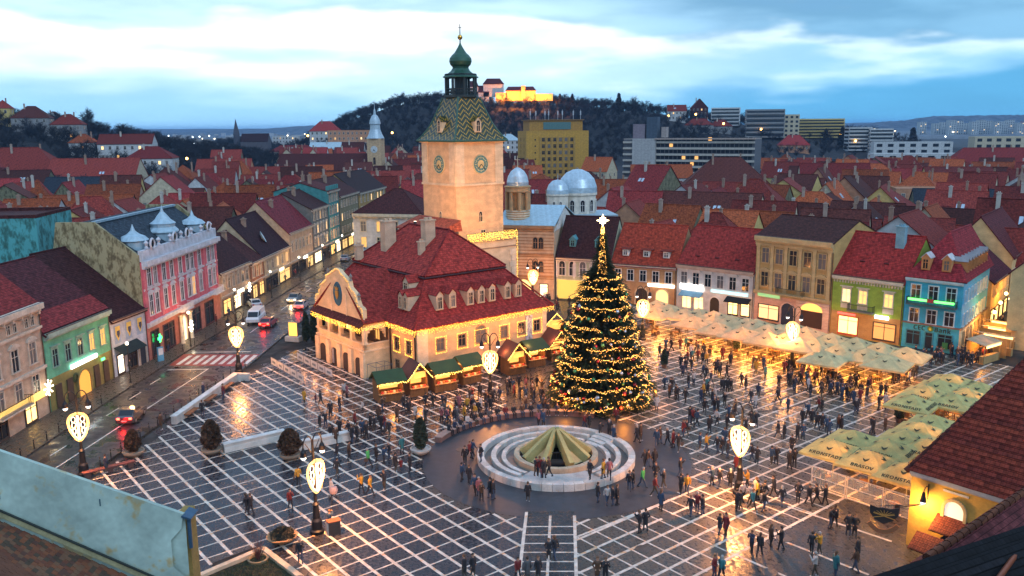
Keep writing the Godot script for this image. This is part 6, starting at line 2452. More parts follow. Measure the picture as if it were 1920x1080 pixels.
func planters():
	var stone := pl(0.55, 0.52, 0.48)
	var pot := pl(0.3, 0.24, 0.18)
	var rust := Color(0.05, 0.026, 0.012)
	for s in [["clipped brown conical shrub in a round pot by the kerb, leftmost planter", V(-35.62, 0, -74.78), 0.62, 1.9, 1], ["tall rusty-brown egg-shaped shrub in a pot at the end of the white bench wall", V(-28.44, 0, -75.28), 0.85, 2.6, 1], ["round rusty-brown bush in a square-footed pot between two white bench walls", V(-20.65, 0, -73.8), 0.95, 2.2, 1], ["slim dark cypress in a round white pot on the plaza's left rim", V(-8.7, 0, -74.82), 0.55, 2.8, 2]]:
		var t := thing("planter", s[0], "planter", s[1])
		put("pot", turned([P(0.55, 0), P(0.95, 0.35), P(1.0, 0.55), P(0.88, 0.55), P(0.85, 0.45), P(0.0001, 0.45)], 16), pot if s[4] == 1 else stone, t)
		var r: float = s[2]
		var h: float = s[3]
		leafy(t, [P(r * 0.5, 0.6), P(r, 0.6 + h * 0.25), P(r * 0.95, 0.6 + h * 0.5), P(r * 0.75, 0.6 + h * 0.75), P(r * 0.2, 0.6 + h)], 1500, 0.16, rust if s[4] == 1 else Color(0.02, 0.035, 0.02))
	# bowl with plants and small lawn bed, lower left
	var bw := thing("bowl_planter", "wide shallow brown bowl of trailing plants in front of the lower left lamp post", "planter", V(-17.1, 0, -57.61))
	put("bowl", turned([P(0.3, 0), P(0.9, 0.35), P(1.15, 0.62), P(1.02, 0.62), P(0.0001, 0.5)], 18), pl(0.32, 0.2, 0.1), bw)
	leafy(bw, [P(0.9, 0.6), P(0.7, 0.8), P(0.3, 1.1)], 420, 0.16, Color(0.025, 0.025, 0.015))
	var sh := thing("bare_shrub", "bare thin shrub in a low ring at the lawn's left edge", "shrub", V(-18.13, 0, -54.98))
	var sg := Geo.new()
	for k in 26:
		var a := k * 2.4
		sg.bar(Vector3.ZERO, V(sin(a) * rng.randf_range(0.2, 0.8), rng.randf_range(0.9, 2.2), cos(a) * rng.randf_range(0.2, 0.8)), 0.025, 0.008, 4, false)
	put("twigs", sg, pl(0.1, 0.03, 0.025), sh)
	put("ring", turned([P(0.7, 0), P(0.75, 0.25), P(0.6, 0.25), P(0.58, 0.1)], 14), pl(0.3, 0.22, 0.12), sh)
	var lawn := [P(-18.0, -56.0), P(-14.9, -52.6), P(-22, -44), P(-30, -44)]
	ground("lawn", sheet(lawn, 0.06), pl(0.04, 0.045, 0.016, 0.95, "mottle", 0.5))
	var bl := Geo.new()
	bl.lathe([P(0.012, 0), P(0.004, 0.12), P(0.0001, 0.2)], 3, Vector3.ZERO, false)
	var where := []
	var tints := []
	for k in 5000:
		var q := P(-18.0, -56.0).lerp(P(-14.9, -52.6), rng.randf()) + P(-7.2, 9.0) * rng.randf()
		where.append(Transform3D(Basis.from_euler(V(rng.randf_range(-0.5, 0.5), rng.randf() * TAU, 0)).scaled(V(1.6, 1, 1.6)), V(q.x, 0.05, q.y)))
		var g := rng.randf_range(0.6, 1.5)
		tints.append(Color(0.04 * g, 0.05 * g, 0.018 * g))
	var gm := many("grass", bl.mesh(), tinted(0.9), where, null, tints)
	tag(gm, "short dull grass in the kerbed bed at the lower left", "grass")
	for s in [[V(-18.2, 0, -56.4), V(-14.5, 0, -52.4)], [V(-14.5, 0, -52.4), V(-19.5, 0, -46.5)], [V(-24.5, 0, -49.2), V(-18.2, 0, -56.4)]]:
		var a: Vector3 = s[0]
		var b: Vector3 = s[1]
		var g := Geo.new()
		g.box((a + b) / 2 + V(0, 0.15, 0), V(a.distance_to(b) + 0.3, 0.3, 0.42), yaw(a, b))
		ground("lawn_kerb", g, pl(0.6, 0.48, 0.34))
	# white bench walls with brown seats
	for s in [["long white bench wall with brown seats beside the road", V(-35.2, 0, -83.3), V(-33.7, 0, -98.9), 3, true], ["white bench wall between the egg-shaped and the round shrub", V(-27.4, 0, -75.4), V(-22.6, 0, -79.0), 0, false], ["white bench wall right of the round shrub, behind standing people", V(-20.6, 0, -75.7), V(-15.9, 0, -78.6), 0, false]]:
		var a: Vector3 = s[1]
		var b: Vector3 = s[2]
		var w := a.distance_to(b)
		var t := thing("bench_wall", s[0], "bench", a, yaw(a, b))
		var g := Geo.new()
		g.box(V(w / 2, 0.42, 0), V(w, 0.84, 0.55))
		put("wall", g, stone, t)
		put("coping", box_geo(V(w + 0.1, 0.1, 0.68)), pl(0.66, 0.66, 0.64), t, V(w / 2, 0.89, 0))
		if s[4]:
			put("wall_end", box_geo(V(0.55, 0.9, 1.6)), stone, t, V(w - 0.1, 0.45, 0.9))
			for k in 3:
				put("seat", box_geo(V(2.3, 0.1, 0.6)), pl(0.3, 0.11, 0.04), t, V(2.8 + k * 4.6, 0.5, -0.62 + 1.2))
		else:
			put("coping", box_geo(V(w, 0.5, 0.12)), pl(0.66, 0.64, 0.6), t, V(w / 2, 0.3, 0.3))
	var lb := thing("brown_bench", "low curved brown bench beside the leftmost pot, a figure in orange on it", "bench", V(-36.18, 0, -71.06), 0.7)
	put("seat", box_geo(V(4.4, 0.12, 0.6)), pl(0.16, 0.05, 0.04), lb, V(0, 0.48, 0))
	for x in [-1.8, 0.0, 1.8]:
		put("leg", box_geo(V(0.5, 0.42, 0.45)), pl(0.12, 0.06, 0.05), lb, V(x, 0.21, 0))
	# curved low wall round the back of the plaza
	var rw := thing("plaza_rim_wall", "low curved reddish wall round the back of the fountain plaza, people sitting on it", "wall", V(MID.x, 0.02, MID.y))
	var g2 := Geo.new()
	arc_wall(g2, 11.7, 12.3, 0, 0.5, 2.75, 4.35, 40)
	put("wall", g2, pl(0.28, 0.13, 0.1), rw)
	g2 = Geo.new()
	arc_wall(g2, 11.6, 12.4, 0.5, 0.58, 2.75, 4.35, 40)
	put("coping", g2, pl(0.4, 0.25, 0.2), rw)
	# white banner barriers beside the hall
	for s in [[V(-31.2, 0, -105.2), V(-24.9, 0, -96.8), 5, "nearer"], [V(-28.4, 0, -107.4), V(-21.9, 0, -98.8), 5, "farther"]]:
		for k in s[2]:
			var a: Vector3 = s[0].lerp(s[1], k / float(s[2]))
			var b: Vector3 = s[0].lerp(s[1], (k + 0.97) / float(s[2]))
			var w := a.distance_to(b)
			var t := thing("crowd_barrier", "white clad crowd barrier, %s from the road in the %s line left of the hall" % [ordinal(k), s[3]], "barrier", a, yaw(a, b), "white barriers left of the hall")
			var g := Geo.new()
			for x in [0.04, w - 0.04]:
				g.bar(V(x, 0, 0), V(x, 1.15, 0), 0.03, 0.03, 5)
				g.box(V(x, 0.03, 0), V(0.06, 0.06, 0.6))
			g.bar(V(0, 1.15, 0), V(w, 1.15, 0), 0.03, 0.03, 5)
			put("frame", g, metal(0.3, 0.3, 0.32), t)
			put("panel", box_geo(V(w - 0.12, 0.85, 0.03)), pl(0.62, 0.65, 0.68), t, V(w / 2, 0.66, 0))
			put("print", box_geo(V(w * 0.5, 0.3, 0.012)), pl(0.2, 0.25, 0.3), t, V(w / 2, 0.66, 0.025))
	# bollards along both kerbs
	var proto: Node3D
	var n := 0
	for s in [[V(-45.9, 0.11, -72), V(-45.9, 0.11, -90), 9, "left"], [V(-45.2, 0.11, -112), V(-43.6, 0.11, -138), 8, "far left"], [V(-37.4, 0.11, -72), V(-36.2, 0.11, -88), 10, "right"], [V(-36.0, 0.11, -90), V(-34.2, 0.11, -104), 8, "far right"]]:
		for k in s[2]:
			var at: Vector3 = s[0].lerp(s[1], k / float(s[2] - 1))
			var lab := "thin dark bollard, %s from the viewer on the %s kerb of the road" % [ordinal(k), s[3]]
			if proto == null:
				proto = thing("bollard", lab, "bollard", at, 0, "bollards along the road")
				put("post", turned([P(0.09, 0), P(0.06, 0.1), P(0.05, 0.85), P(0.08, 0.9), P(0.0001, 1.02)], 8), metal(0.02, 0.02, 0.02), proto)
				put("band", turned([P(0.056, 0.7), P(0.06, 0.72), P(0.056, 0.78)], 8), metal(0.3, 0.25, 0.2), proto)
			else:
				dup(proto, lab, at)
			n += 1
	# orange light box and slim cypresses by the road
	var bx := thing("light_box", "glowing orange advertising box on a white plinth beside the road", "sign", V(-31.4, 0.11, -117.6), -0.3)
	put("plinth", box_geo(V(2.2, 0.7, 1.2)), stone, bx, V(0, 0.35, 0))
	put("frame", box_geo(V(1.5, 2.1, 0.25)), metal(0.25, 0.25, 0.25), bx, V(0, 1.75, 0))
	put("lit_face", box_geo(V(1.3, 1.9, 0.04)), glow(1.0, 0.42, 0.06, 2.2), bx, V(0, 1.75, 0.13))
	for k in 3:
		var q: Vector3 = [V(-29.4, 0.1, -116.8), V(-28.2, 0.1, -116.4), V(-27.2, 0.1, -118.5)][k]
		var t := thing("cypress", ["slim dark cypress nearest the orange light box", "slim dark cypress, middle one beside the hall's loggia", "slim dark cypress close to the hall's back corner"][k], "tree", q)
		put("trunk", turned([P(0.12, 0), P(0.08, 0.8)], 6), pl(0.05, 0.03, 0.02), t)
		leafy(t, [P(0.3, 0.3), P(0.5, 1.2), P(0.45, 2.4), P(0.3, 3.6), P(0.08, 4.4)], 900, 0.15, Color(0.012, 0.03, 0.018), Vector3.ZERO, "crown")
	for k in 6:
		var q: Vector3 = [V(19.09, 0, -102.51), V(30.1, 0, -109.85), V(35.14, 0, -111.07), V(45.32, 0, -101.69), V(39.44, 0, -82.04), V(41.13, 0, -83.95)][k]
		var t := thing("potted_cypress", "small potted conifer, %s from the left among the café terraces" % ordinal(k), "plant", q, 0, "potted conifers by the cafés")
		put("pot", turned([P(0.25, 0), P(0.35, 0.5), P(0.0001, 0.45)], 10), pl(0.2, 0.1, 0.06), t)
		leafy(t, [P(0.35, 0.5), P(0.4, 1.1), P(0.25, 1.8), P(0.05, 2.4)], 420, 0.13, Color(0.02, 0.035, 0.02))
	# litter bin with a grey side near the lower left lamp post
	var bn := thing("waste_bin", "square brown waste bin with one grey side behind the lower left lamp post", "bin", V(-13.61, -0, -59.05), 0.5)
	put("body", box_geo(V(0.9, 1.0, 0.6)), pl(0.07, 0.045, 0.035), bn, V(0, 0.5, 0))
	put("side_panel", box_geo(V(0.06, 0.9, 0.5)), pl(0.5, 0.5, 0.5), bn, V(-0.49, 0.5, 0))
	put("lid", box_geo(V(1.0, 0.08, 0.7)), pl(0.2, 0.08, 0.04), bn, V(0, 1.05, 0))
	# blue and white post sign on the pavement before the pink palace
	var ps := thing("information_stand", "blue and white information stand on the pavement below the green cross", "sign", V(-46.4, 0.11, -107.5), 0.9)
	put("post", box_geo(V(0.8, 1.9, 0.25)), pl(0.08, 0.3, 0.5), ps, V(0, 0.95, 0))
	put("panel", box_geo(V(0.6, 0.9, 0.04)), pl(0.6, 0.65, 0.68), ps, V(0, 1.3, 0.14))
	for k in 3:
		var sl := thing("shop_star", ["glowing white snowflake ornament hung on the beige palace's corner", "glowing white snowflake ornament in the pink palace's doorway", "glowing snowflake ornament before the beige house"][k], "ornament", [V(-49.4, 3.2, -86.2), V(-46.4, 2.2, -118.6), V(-45.8, 3.0, -144.6)][k], PI / 2)
		var g := Geo.new()
		for j in 8:
			var a := TAU * j / 8
			g.bar(Vector3.ZERO, V(sin(a), cos(a), 0) * 0.8, 0.06, 0.04, 5)
			g.ball(V(sin(a), cos(a), 0) * 0.8, 0.1, 6)
		put("lamp_star", g, glow(1.0, 0.85, 0.6, 6.0), sl)
	# emblem board hanging out over the square at the right
	var eb := thing("hanging_emblem", "dark shield-shaped emblem board with a ribbon below, hung out by the yellow house", "sign", V(26.22, 2.6, -55.61), -0.35)
	var sg2 := Geo.new()
	sg2.extr(PackedVector2Array([P(-0.95, 0.85), P(-0.4, 0.68), P(0, 0.72), P(0.4, 0.68), P(0.95, 0.85), P(0.92, 0.25), P(0.6, -0.2), P(0, -0.5), P(-0.6, -0.2), P(-0.92, 0.25)]), -0.05, 0.05)
	put("shield", sg2, pl(0.03, 0.02, 0.018), eb)
	var rb := Geo.new()
	for k in 8:
		var a0 := -2.55 + k * 0.245
		var a1 := a0 + 0.245
		rb.extr(PackedVector2Array([P(cos(a0) * 1.0, 0.25 + sin(a0) * 1.15), P(cos(a1) * 1.0, 0.25 + sin(a1) * 1.15), P(cos(a1) * 1.28, 0.25 + sin(a1) * 1.5), P(cos(a0) * 1.28, 0.25 + sin(a0) * 1.5)]), -0.03, 0.03)
	put("ribbon", rb, pl(0.3, 0.12, 0.05), eb)
	var tr := Geo.new()
	for k in 7:
		var a := -1.0 + k * 0.33
		tr.bar(V(0, 0.15, 0.07), V(sin(a) * 0.8, 0.15 + cos(a) * 0.42, 0.07), 0.03, 0.015, 4)
	tr.bar(V(-0.7, -0.05, 0.07), V(0.7, 0.3, 0.07), 0.03, 0.03, 4)
	tr.bar(V(-0.7, 0.3, 0.07), V(0.7, -0.05, 0.07), 0.03, 0.03, 4)
	put("device", tr, pl(0.55, 0.28, 0.06), eb)
	var hb := Geo.new()
	hb.bar(V(0.9, 0.9, 0), V(2.6, 1.4, 0), 0.04, 0.04, 5)
	hb.bar(V(-0.4, 0.8, 0), V(2.6, 1.4, 0), 0.03, 0.03, 5)
	put("bracket", hb, metal(0.03, 0.03, 0.03), eb)
	# glass-walled drink booth with rods beside the hall
	var bo := thing("rod_frame", "open frame of thin upright rods beside the loggia's side wall", "frame", HALL_AT + Basis(Vector3.UP, HALL_TURN) * V(-2.6, 0, -4.4), HALL_TURN)
	var rg := Geo.new()
	for k in 11:
		rg.bar(V(-1.0 + k * 0.22, 0, 1.0), V(-1.0 + k * 0.22, 2.0, 1.0), 0.018, 0.018, 4)
	for z in [-1.0, 1.0]:
		rg.bar(V(-1.1, 2.0, z), V(1.3, 2.0, z), 0.03, 0.03, 4)
	for x in [-1.1, 0.1, 1.3]:
		rg.bar(V(x, 2.0, -1.0), V(x, 2.0, 1.0), 0.03, 0.03, 4)
		rg.bar(V(x, 0, -1.0), V(x, 2.0, -1.0), 0.03, 0.03, 4)
	put("frame", rg, metal(0.2, 0.2, 0.22), bo)
	# lane stalls with pale roofs at the right
	for k in 4:
		var q: Vector3 = [V(63.4, 0, -107.6), V(66.0, 0, -111.2), V(68.6, 0, -114.8), V(60.4, 0, -104.6)][k]
		var t := thing("lane_stall", "pale-roofed market stall along the lit lane, %s" % ["nearest to the blue bank's corner", "second in the line", "farthest in the line", "standing crosswise at the lane's mouth"][k], "market stall", q, 2.25 if k < 3 else 0.6)
		var g := Geo.new()
		g.slab([V(-2.1, 2.5, 1.3), V(2.1, 2.5, 1.3), V(2.1, 2.95, -1.3), V(-2.1, 2.95, -1.3)], 0.06)
		put("roof", g, cloth(0.7, 0.6, 0.42), t)
		g = Geo.new()
		g.box(V(0, 0.5, 0.8), V(4.0, 1.0, 0.5))
		g.box(V(0, 1.3, -1.15), V(4.0, 2.6, 0.08))
		for x in [-1.95, 1.95]:
			g.box(V(x, 1.25, 1.1), V(0.08, 2.5, 0.08))
		put("counter", g, pl(0.4, 0.26, 0.1), t)
		put("lit_sign", box_geo(V(3.6, 0.4, 0.06)), glow(1.0, 0.65, 0.22, 2.5), t, V(0, 2.3, 1.25))
		lamp(q + V(0, 2.0, 0), Color(1, 0.65, 0.28), 5, 0.4)



# ---------- people: one smooth skin over a posed skeleton, meshed by surface nets ----------
func figure_data(pose: int) -> Dictionary:
	# joints in metres, facing +z; each bone: from, to, radius at each end, zone (0 coat, 1 trousers, 2 skin, 3 hair, 4 shoe)
	var sw: float = [0.03, 0.2, -0.16, 0.05, 0.04, 0.02, 0.0, 0.1][pose]
	var sit := pose == 6
	var hip := 0.92 if not sit else 0.52
	var lean := 0.05 if pose == 1 or pose == 2 else 0.0
	var bones := []
	var pel := V(0, hip, 0)
	var chest := V(0, hip + 0.4, lean)
	var neck := V(0, hip + 0.56, lean * 1.4)
	var head := V(0, hip + 0.7, lean * 1.6 + (0.05 if pose == 4 else 0.01))
	bones.append([pel, chest, 0.155, 0.165, 0])
	bones.append([V(-0.13, hip + 0.47, lean), V(0.13, hip + 0.47, lean), 0.1, 0.1, 0])
	bones.append([neck - V(0, 0.04, 0), neck + V(0, 0.06, 0), 0.07, 0.058, 2])
	bones.append([head, head + V(0, 0.05, 0.01), 0.095, 0.09, 2])
	bones.append([head + V(0, 0.0, 0.09), head + V(0, -0.01, 0.115), 0.018, 0.016, 2])
	bones.append([head + V(0, 0.05, -0.03), head + V(0, 0.08, 0.0), 0.1, 0.098, 3])
	if pose in [2, 5]:
		bones.append([head + V(0, 0.0, -0.07), head + V(0, -0.2, -0.09), 0.07, 0.05, 3])
	if pose in [0, 5, 3]:      # long coat
		bones.append([pel, V(0, hip - 0.3, 0), 0.165, 0.17, 0])
	for s in [-1.0, 1.0]:
		var h := V(s * 0.095, hip - 0.04, 0)
		var k := V(s * 0.1, 0.49, sw * s * 0.6 + 0.03)
		var f := V(s * 0.11, 0.09, sw * s * 1.5 - (0.06 if sw * s < 0 else 0.0))
		if sit:
			k = V(s * 0.12, 0.5, 0.44)
			f = V(s * 0.13, 0.09, 0.46)
		bones.append([h, k, 0.095, 0.068, 1])
		bones.append([k, f, 0.066, 0.048, 1])
		bones.append([f + V(0, -0.04, -0.02), f + V(0, -0.05, 0.14), 0.05, 0.042, 4])
		var sh := V(s * 0.19, hip + 0.48, lean)
		var el := V(s * 0.25, hip + 0.2, lean - sw * s * 0.6 - 0.03)
		var wr := V(s * 0.26, hip - 0.04, lean - sw * s * 1.0 + 0.06)
		if pose == 3:      # hands in pockets
			wr = V(s * 0.17, hip + 0.02, 0.13)
			el = V(s * 0.3, hip + 0.22, -0.08)
		if pose == 4 or (pose == 7 and s > 0):      # holding something up before the face
			el = V(s * 0.22, hip + 0.28, 0.2)
			wr = V(s * 0.08, hip + 0.56, 0.36)
		if sit:
			wr = V(s * 0.12, hip + 0.12, 0.3)
			el = V(s * 0.26, hip + 0.22, 0.06)
		bones.append([sh, el, 0.07, 0.058, 0])
		bones.append([el, wr, 0.056, 0.045, 0])
		bones.append([wr, wr + (wr - el).normalized() * 0.09, 0.04, 0.03, 2])
	return surface_nets(bones, 0.034, 0.045)


func cap_dist(p: Vector3, b: Array) -> float:
	var d: Vector3 = b[1] - b[0]
	var t := clampf((p - b[0]).dot(d) / maxf(d.length_squared(), 0.000001), 0.0, 1.0)
	return p.distance_to(b[0] + d * t) - lerpf(b[2], b[3], t)


func surface_nets(bones: Array, cell: float, blend: float) -> Dictionary:
	var lo := Vector3.ONE * 99
	var hi := -lo
	for b in bones:
		for e in 2:
			var r: float = b[2 + e] + 0.1
			lo = lo.min(b[e] - Vector3.ONE * r)
			hi = hi.max(b[e] + Vector3.ONE * r)
	var nx := int((hi.x - lo.x) / cell) + 2
	var ny := int((hi.y - lo.y) / cell) + 2
	var nz := int((hi.z - lo.z) / cell) + 2
	var f := PackedFloat32Array()
	f.resize(nx * ny * nz)
	f.fill(1.0)
	for b in bones:
		var r := maxf(b[2], b[3]) + 0.09
		var l: Vector3 = ((b[0] as Vector3).min(b[1]) - Vector3.ONE * r - lo) / cell
		var h: Vector3 = ((b[0] as Vector3).max(b[1]) + Vector3.ONE * r - lo) / cell
		for z in range(maxi(0, int(l.z)), mini(nz, int(h.z) + 2)):
			for y in range(maxi(0, int(l.y)), mini(ny, int(h.y) + 2)):
				for x in range(maxi(0, int(l.x)), mini(nx, int(h.x) + 2)):
					var i := x + nx * (y + ny * z)
					var d := cap_dist(lo + V(x, y, z) * cell, b)
					var e := f[i]
					var k := maxf(blend - absf(d - e), 0.0) / blend
					f[i] = minf(d, e) - k * k * blend * 0.25
	var vert := {}
	var pts := PackedVector3Array()
	var zones := PackedInt32Array()
	for z in nz - 1:
		for y in ny - 1:
			for x in nx - 1:
				var sum := Vector3.ZERO
				var n := 0
				var i0 := x + nx * (y + ny * z)
				if f[i0] > 0.2:
					continue
				for e in 12:
					var ax := e / 4
					var o := e % 4
					var c := Vector3i(0, o & 1, o >> 1) if ax == 0 else Vector3i(o & 1, 0, o >> 1) if ax == 1 else Vector3i(o & 1, o >> 1, 0)
					var d := Vector3i(1, 0, 0) if ax == 0 else Vector3i(0, 1, 0) if ax == 1 else Vector3i(0, 0, 1)
					var a := f[i0 + c.x + nx * (c.y + ny * c.z)]
					var b := f[i0 + c.x + d.x + nx * (c.y + d.y + ny * (c.z + d.z))]
					if (a < 0) != (b < 0):
						sum += Vector3(c) + Vector3(d) * (a / (a - b))
						n += 1
				if n:
					vert[i0] = pts.size()
					var p := lo + (V(x, y, z) + sum / n) * cell
					pts.push_back(p)
					var best := 0
					var bd := 9.0
					for b in bones:
						var q := cap_dist(p, b)
						if q < bd:
							bd = q
							best = b[4]
					zones.push_back(best)
	var ix := PackedInt32Array()
	var st := [1, nx, nx * ny]
	for i in vert:
		for ax in 3:
			var u: int = st[(ax + 1) % 3]
			var w: int = st[(ax + 2) % 3]
			var a := f[i]
			var b := f[i + st[ax]]
			if (a < 0) == (b < 0) or not (vert.has(i - u) and vert.has(i - w) and vert.has(i - u - w)):
				continue
			var q := [vert[i], vert[i - u], vert[i - u - w], vert[i - w]]
			if a < 0:
				q.reverse()
			for k in [0, 1, 2, 0, 2, 3]:
				ix.push_back(q[k])
	var nm := PackedVector3Array()
	nm.resize(pts.size())
	for k in range(0, ix.size(), 3):
		var n := (pts[ix[k + 2]] - pts[ix[k]]).cross(pts[ix[k + 1]] - pts[ix[k]])
		for j in 3:
			nm[ix[k + j]] += n
	for k in nm.size():
		nm[k] = nm[k].normalized()
	return {"v": pts, "n": nm, "i": ix, "z": zones}


var figures := []
const COATS := {"k": ["black", 0.012, 0.012, 0.016], "n": ["navy", 0.012, 0.022, 0.05], "b": ["blue", 0.015, 0.04, 0.09], "r": ["red", 0.14, 0.014, 0.014], "y": ["yellow", 0.45, 0.22, 0.02], "w": ["white", 0.4, 0.37, 0.35], "g": ["bright green", 0.05, 0.3, 0.07], "t": ["teal", 0.025, 0.14, 0.15], "o": ["brown", 0.07, 0.032, 0.018], "p": ["pink", 0.24, 0.08, 0.09], "c": ["grey", 0.06, 0.06, 0.065]}


func person_mesh(pose: int, coat: String, legs: int, hair: int) -> ArrayMesh:
	var key := "person_%d_%s_%d_%d" % [pose, coat, legs, hair]
	if meshes.has(key):
		return meshes[key]
	var d: Dictionary = figures[pose]
	var c: Array = COATS[coat]
	var pal := [Color(c[1], c[2], c[3]), [Color(0.012, 0.013, 0.018), Color(0.03, 0.05, 0.09), Color(0.05, 0.04, 0.03)][legs], Color(0.36, 0.2, 0.13), [Color(0.02, 0.013, 0.01), Color(0.1, 0.05, 0.02), Color(0.3, 0.28, 0.26)][hair], Color(0.02, 0.018, 0.016) if legs < 2 else Color(0.4, 0.4, 0.4)]
	var col := PackedColorArray()
	for z in d.z:
		col.push_back(pal[z])
	var a := []
	a.resize(Mesh.ARRAY_MAX)
	a[Mesh.ARRAY_VERTEX] = d.v
	a[Mesh.ARRAY_NORMAL] = d.n
	a[Mesh.ARRAY_INDEX] = d.i
	a[Mesh.ARRAY_COLOR] = col
	var m := ArrayMesh.new()
	m.add_surface_from_arrays(Mesh.PRIMITIVE_TRIANGLES, a)
	meshes[key] = m
	return m


var crowd := []      # [place, region] of everybody, labelled at the end


func person(at: Vector3, coat: String, region: String, pose := -1, turn := INF, size := 1.0):
	var p = pose if pose >= 0 else [0, 0, 1, 2, 3, 3, 4, 5, 7, 1][rng.randi() % 10]
	folk.append([at, coat, region, p, turn if turn != INF else rng.randf() * TAU, size * rng.randf_range(0.95, 1.06), [0, 0, 0, 1, 1, 2][rng.randi() % 6], [0, 0, 1, 1, 2][rng.randi() % 5], at.length_squared()])


# the 300 nearest are things of their own; those farther off are one crowd
func seat_people():
	folk.sort_custom(func(a, b): return a[8] < b[8])
	var far := {}
	for k in folk.size():
		var s: Array = folk[k]
		var m := person_mesh(s[3], s[1], s[6], s[7])
		if k >= 300:
			var key := "%d%s" % [s[3], s[1]]
			if not far.has(key):
				far[key] = [m, []]
			far[key][1].append(Transform3D(Basis(Vector3.UP, s[4]).scaled(Vector3.ONE * s[5]), s[0]))
			continue
		var o := put("person", m, tinted(0.75), null, s[0], s[4])
		o.scale = Vector3.ONE * s[5]
		var c: String = COATS[s[1]][0]
		var act: String = ["standing", "walking", "walking", "hands in pockets", "holding up a phone", "in long coat", "sitting", "raising one hand"][s[3]]
		crowd.append([o, s[2], "%s in %s %s" % ["child" if s[5] < 0.8 else "person", c, act], s[0].x / -s[0].z])
		if s[3] == 4:
			put("phone", box_geo(V(0.09, 0.16, 0.015)), pl(0.02, 0.02, 0.03), o, V(0, 1.52, 0.44))
		if s[3] == 1 and k % 2:
			put("bag", box_geo(V(0.14, 0.3, 0.3)), pl(0.1, 0.06, 0.04), o, V(0.36, 0.75, 0))
	var t := thing("crowd", "crowd of far-off visitors round the fir, the cafés and the lit lane", "crowd")
	t.set_meta("kind", "stuff")
	for key in far:
		many("visitors", far[key][0], tinted(0.75), far[key][1], t)
	label_crowd()


var folk := []


func label_crowd():
	var by := {}
	for c in crowd:
		if not by.has(c[1]):
			by[c[1]] = []
		by[c[1]].append(c)
	for r in by:
		var same := {}
		var l: Array = by[r]
		l.sort_custom(func(a, b): return a[3] < b[3])
		for c in l:
			same[c[2]] = same.get(c[2], 0) + 1
		var seen := {}
		for c in l:
			var s: String = c[2]
			if same[s] > 1:
				s = "%s, %s such from left" % [s, ordinal(seen.get(c[2], 0))]
				seen[c[2]] = seen.get(c[2], 0) + 1
			tag(c[0], s + " " + r, "person", "people on the square")


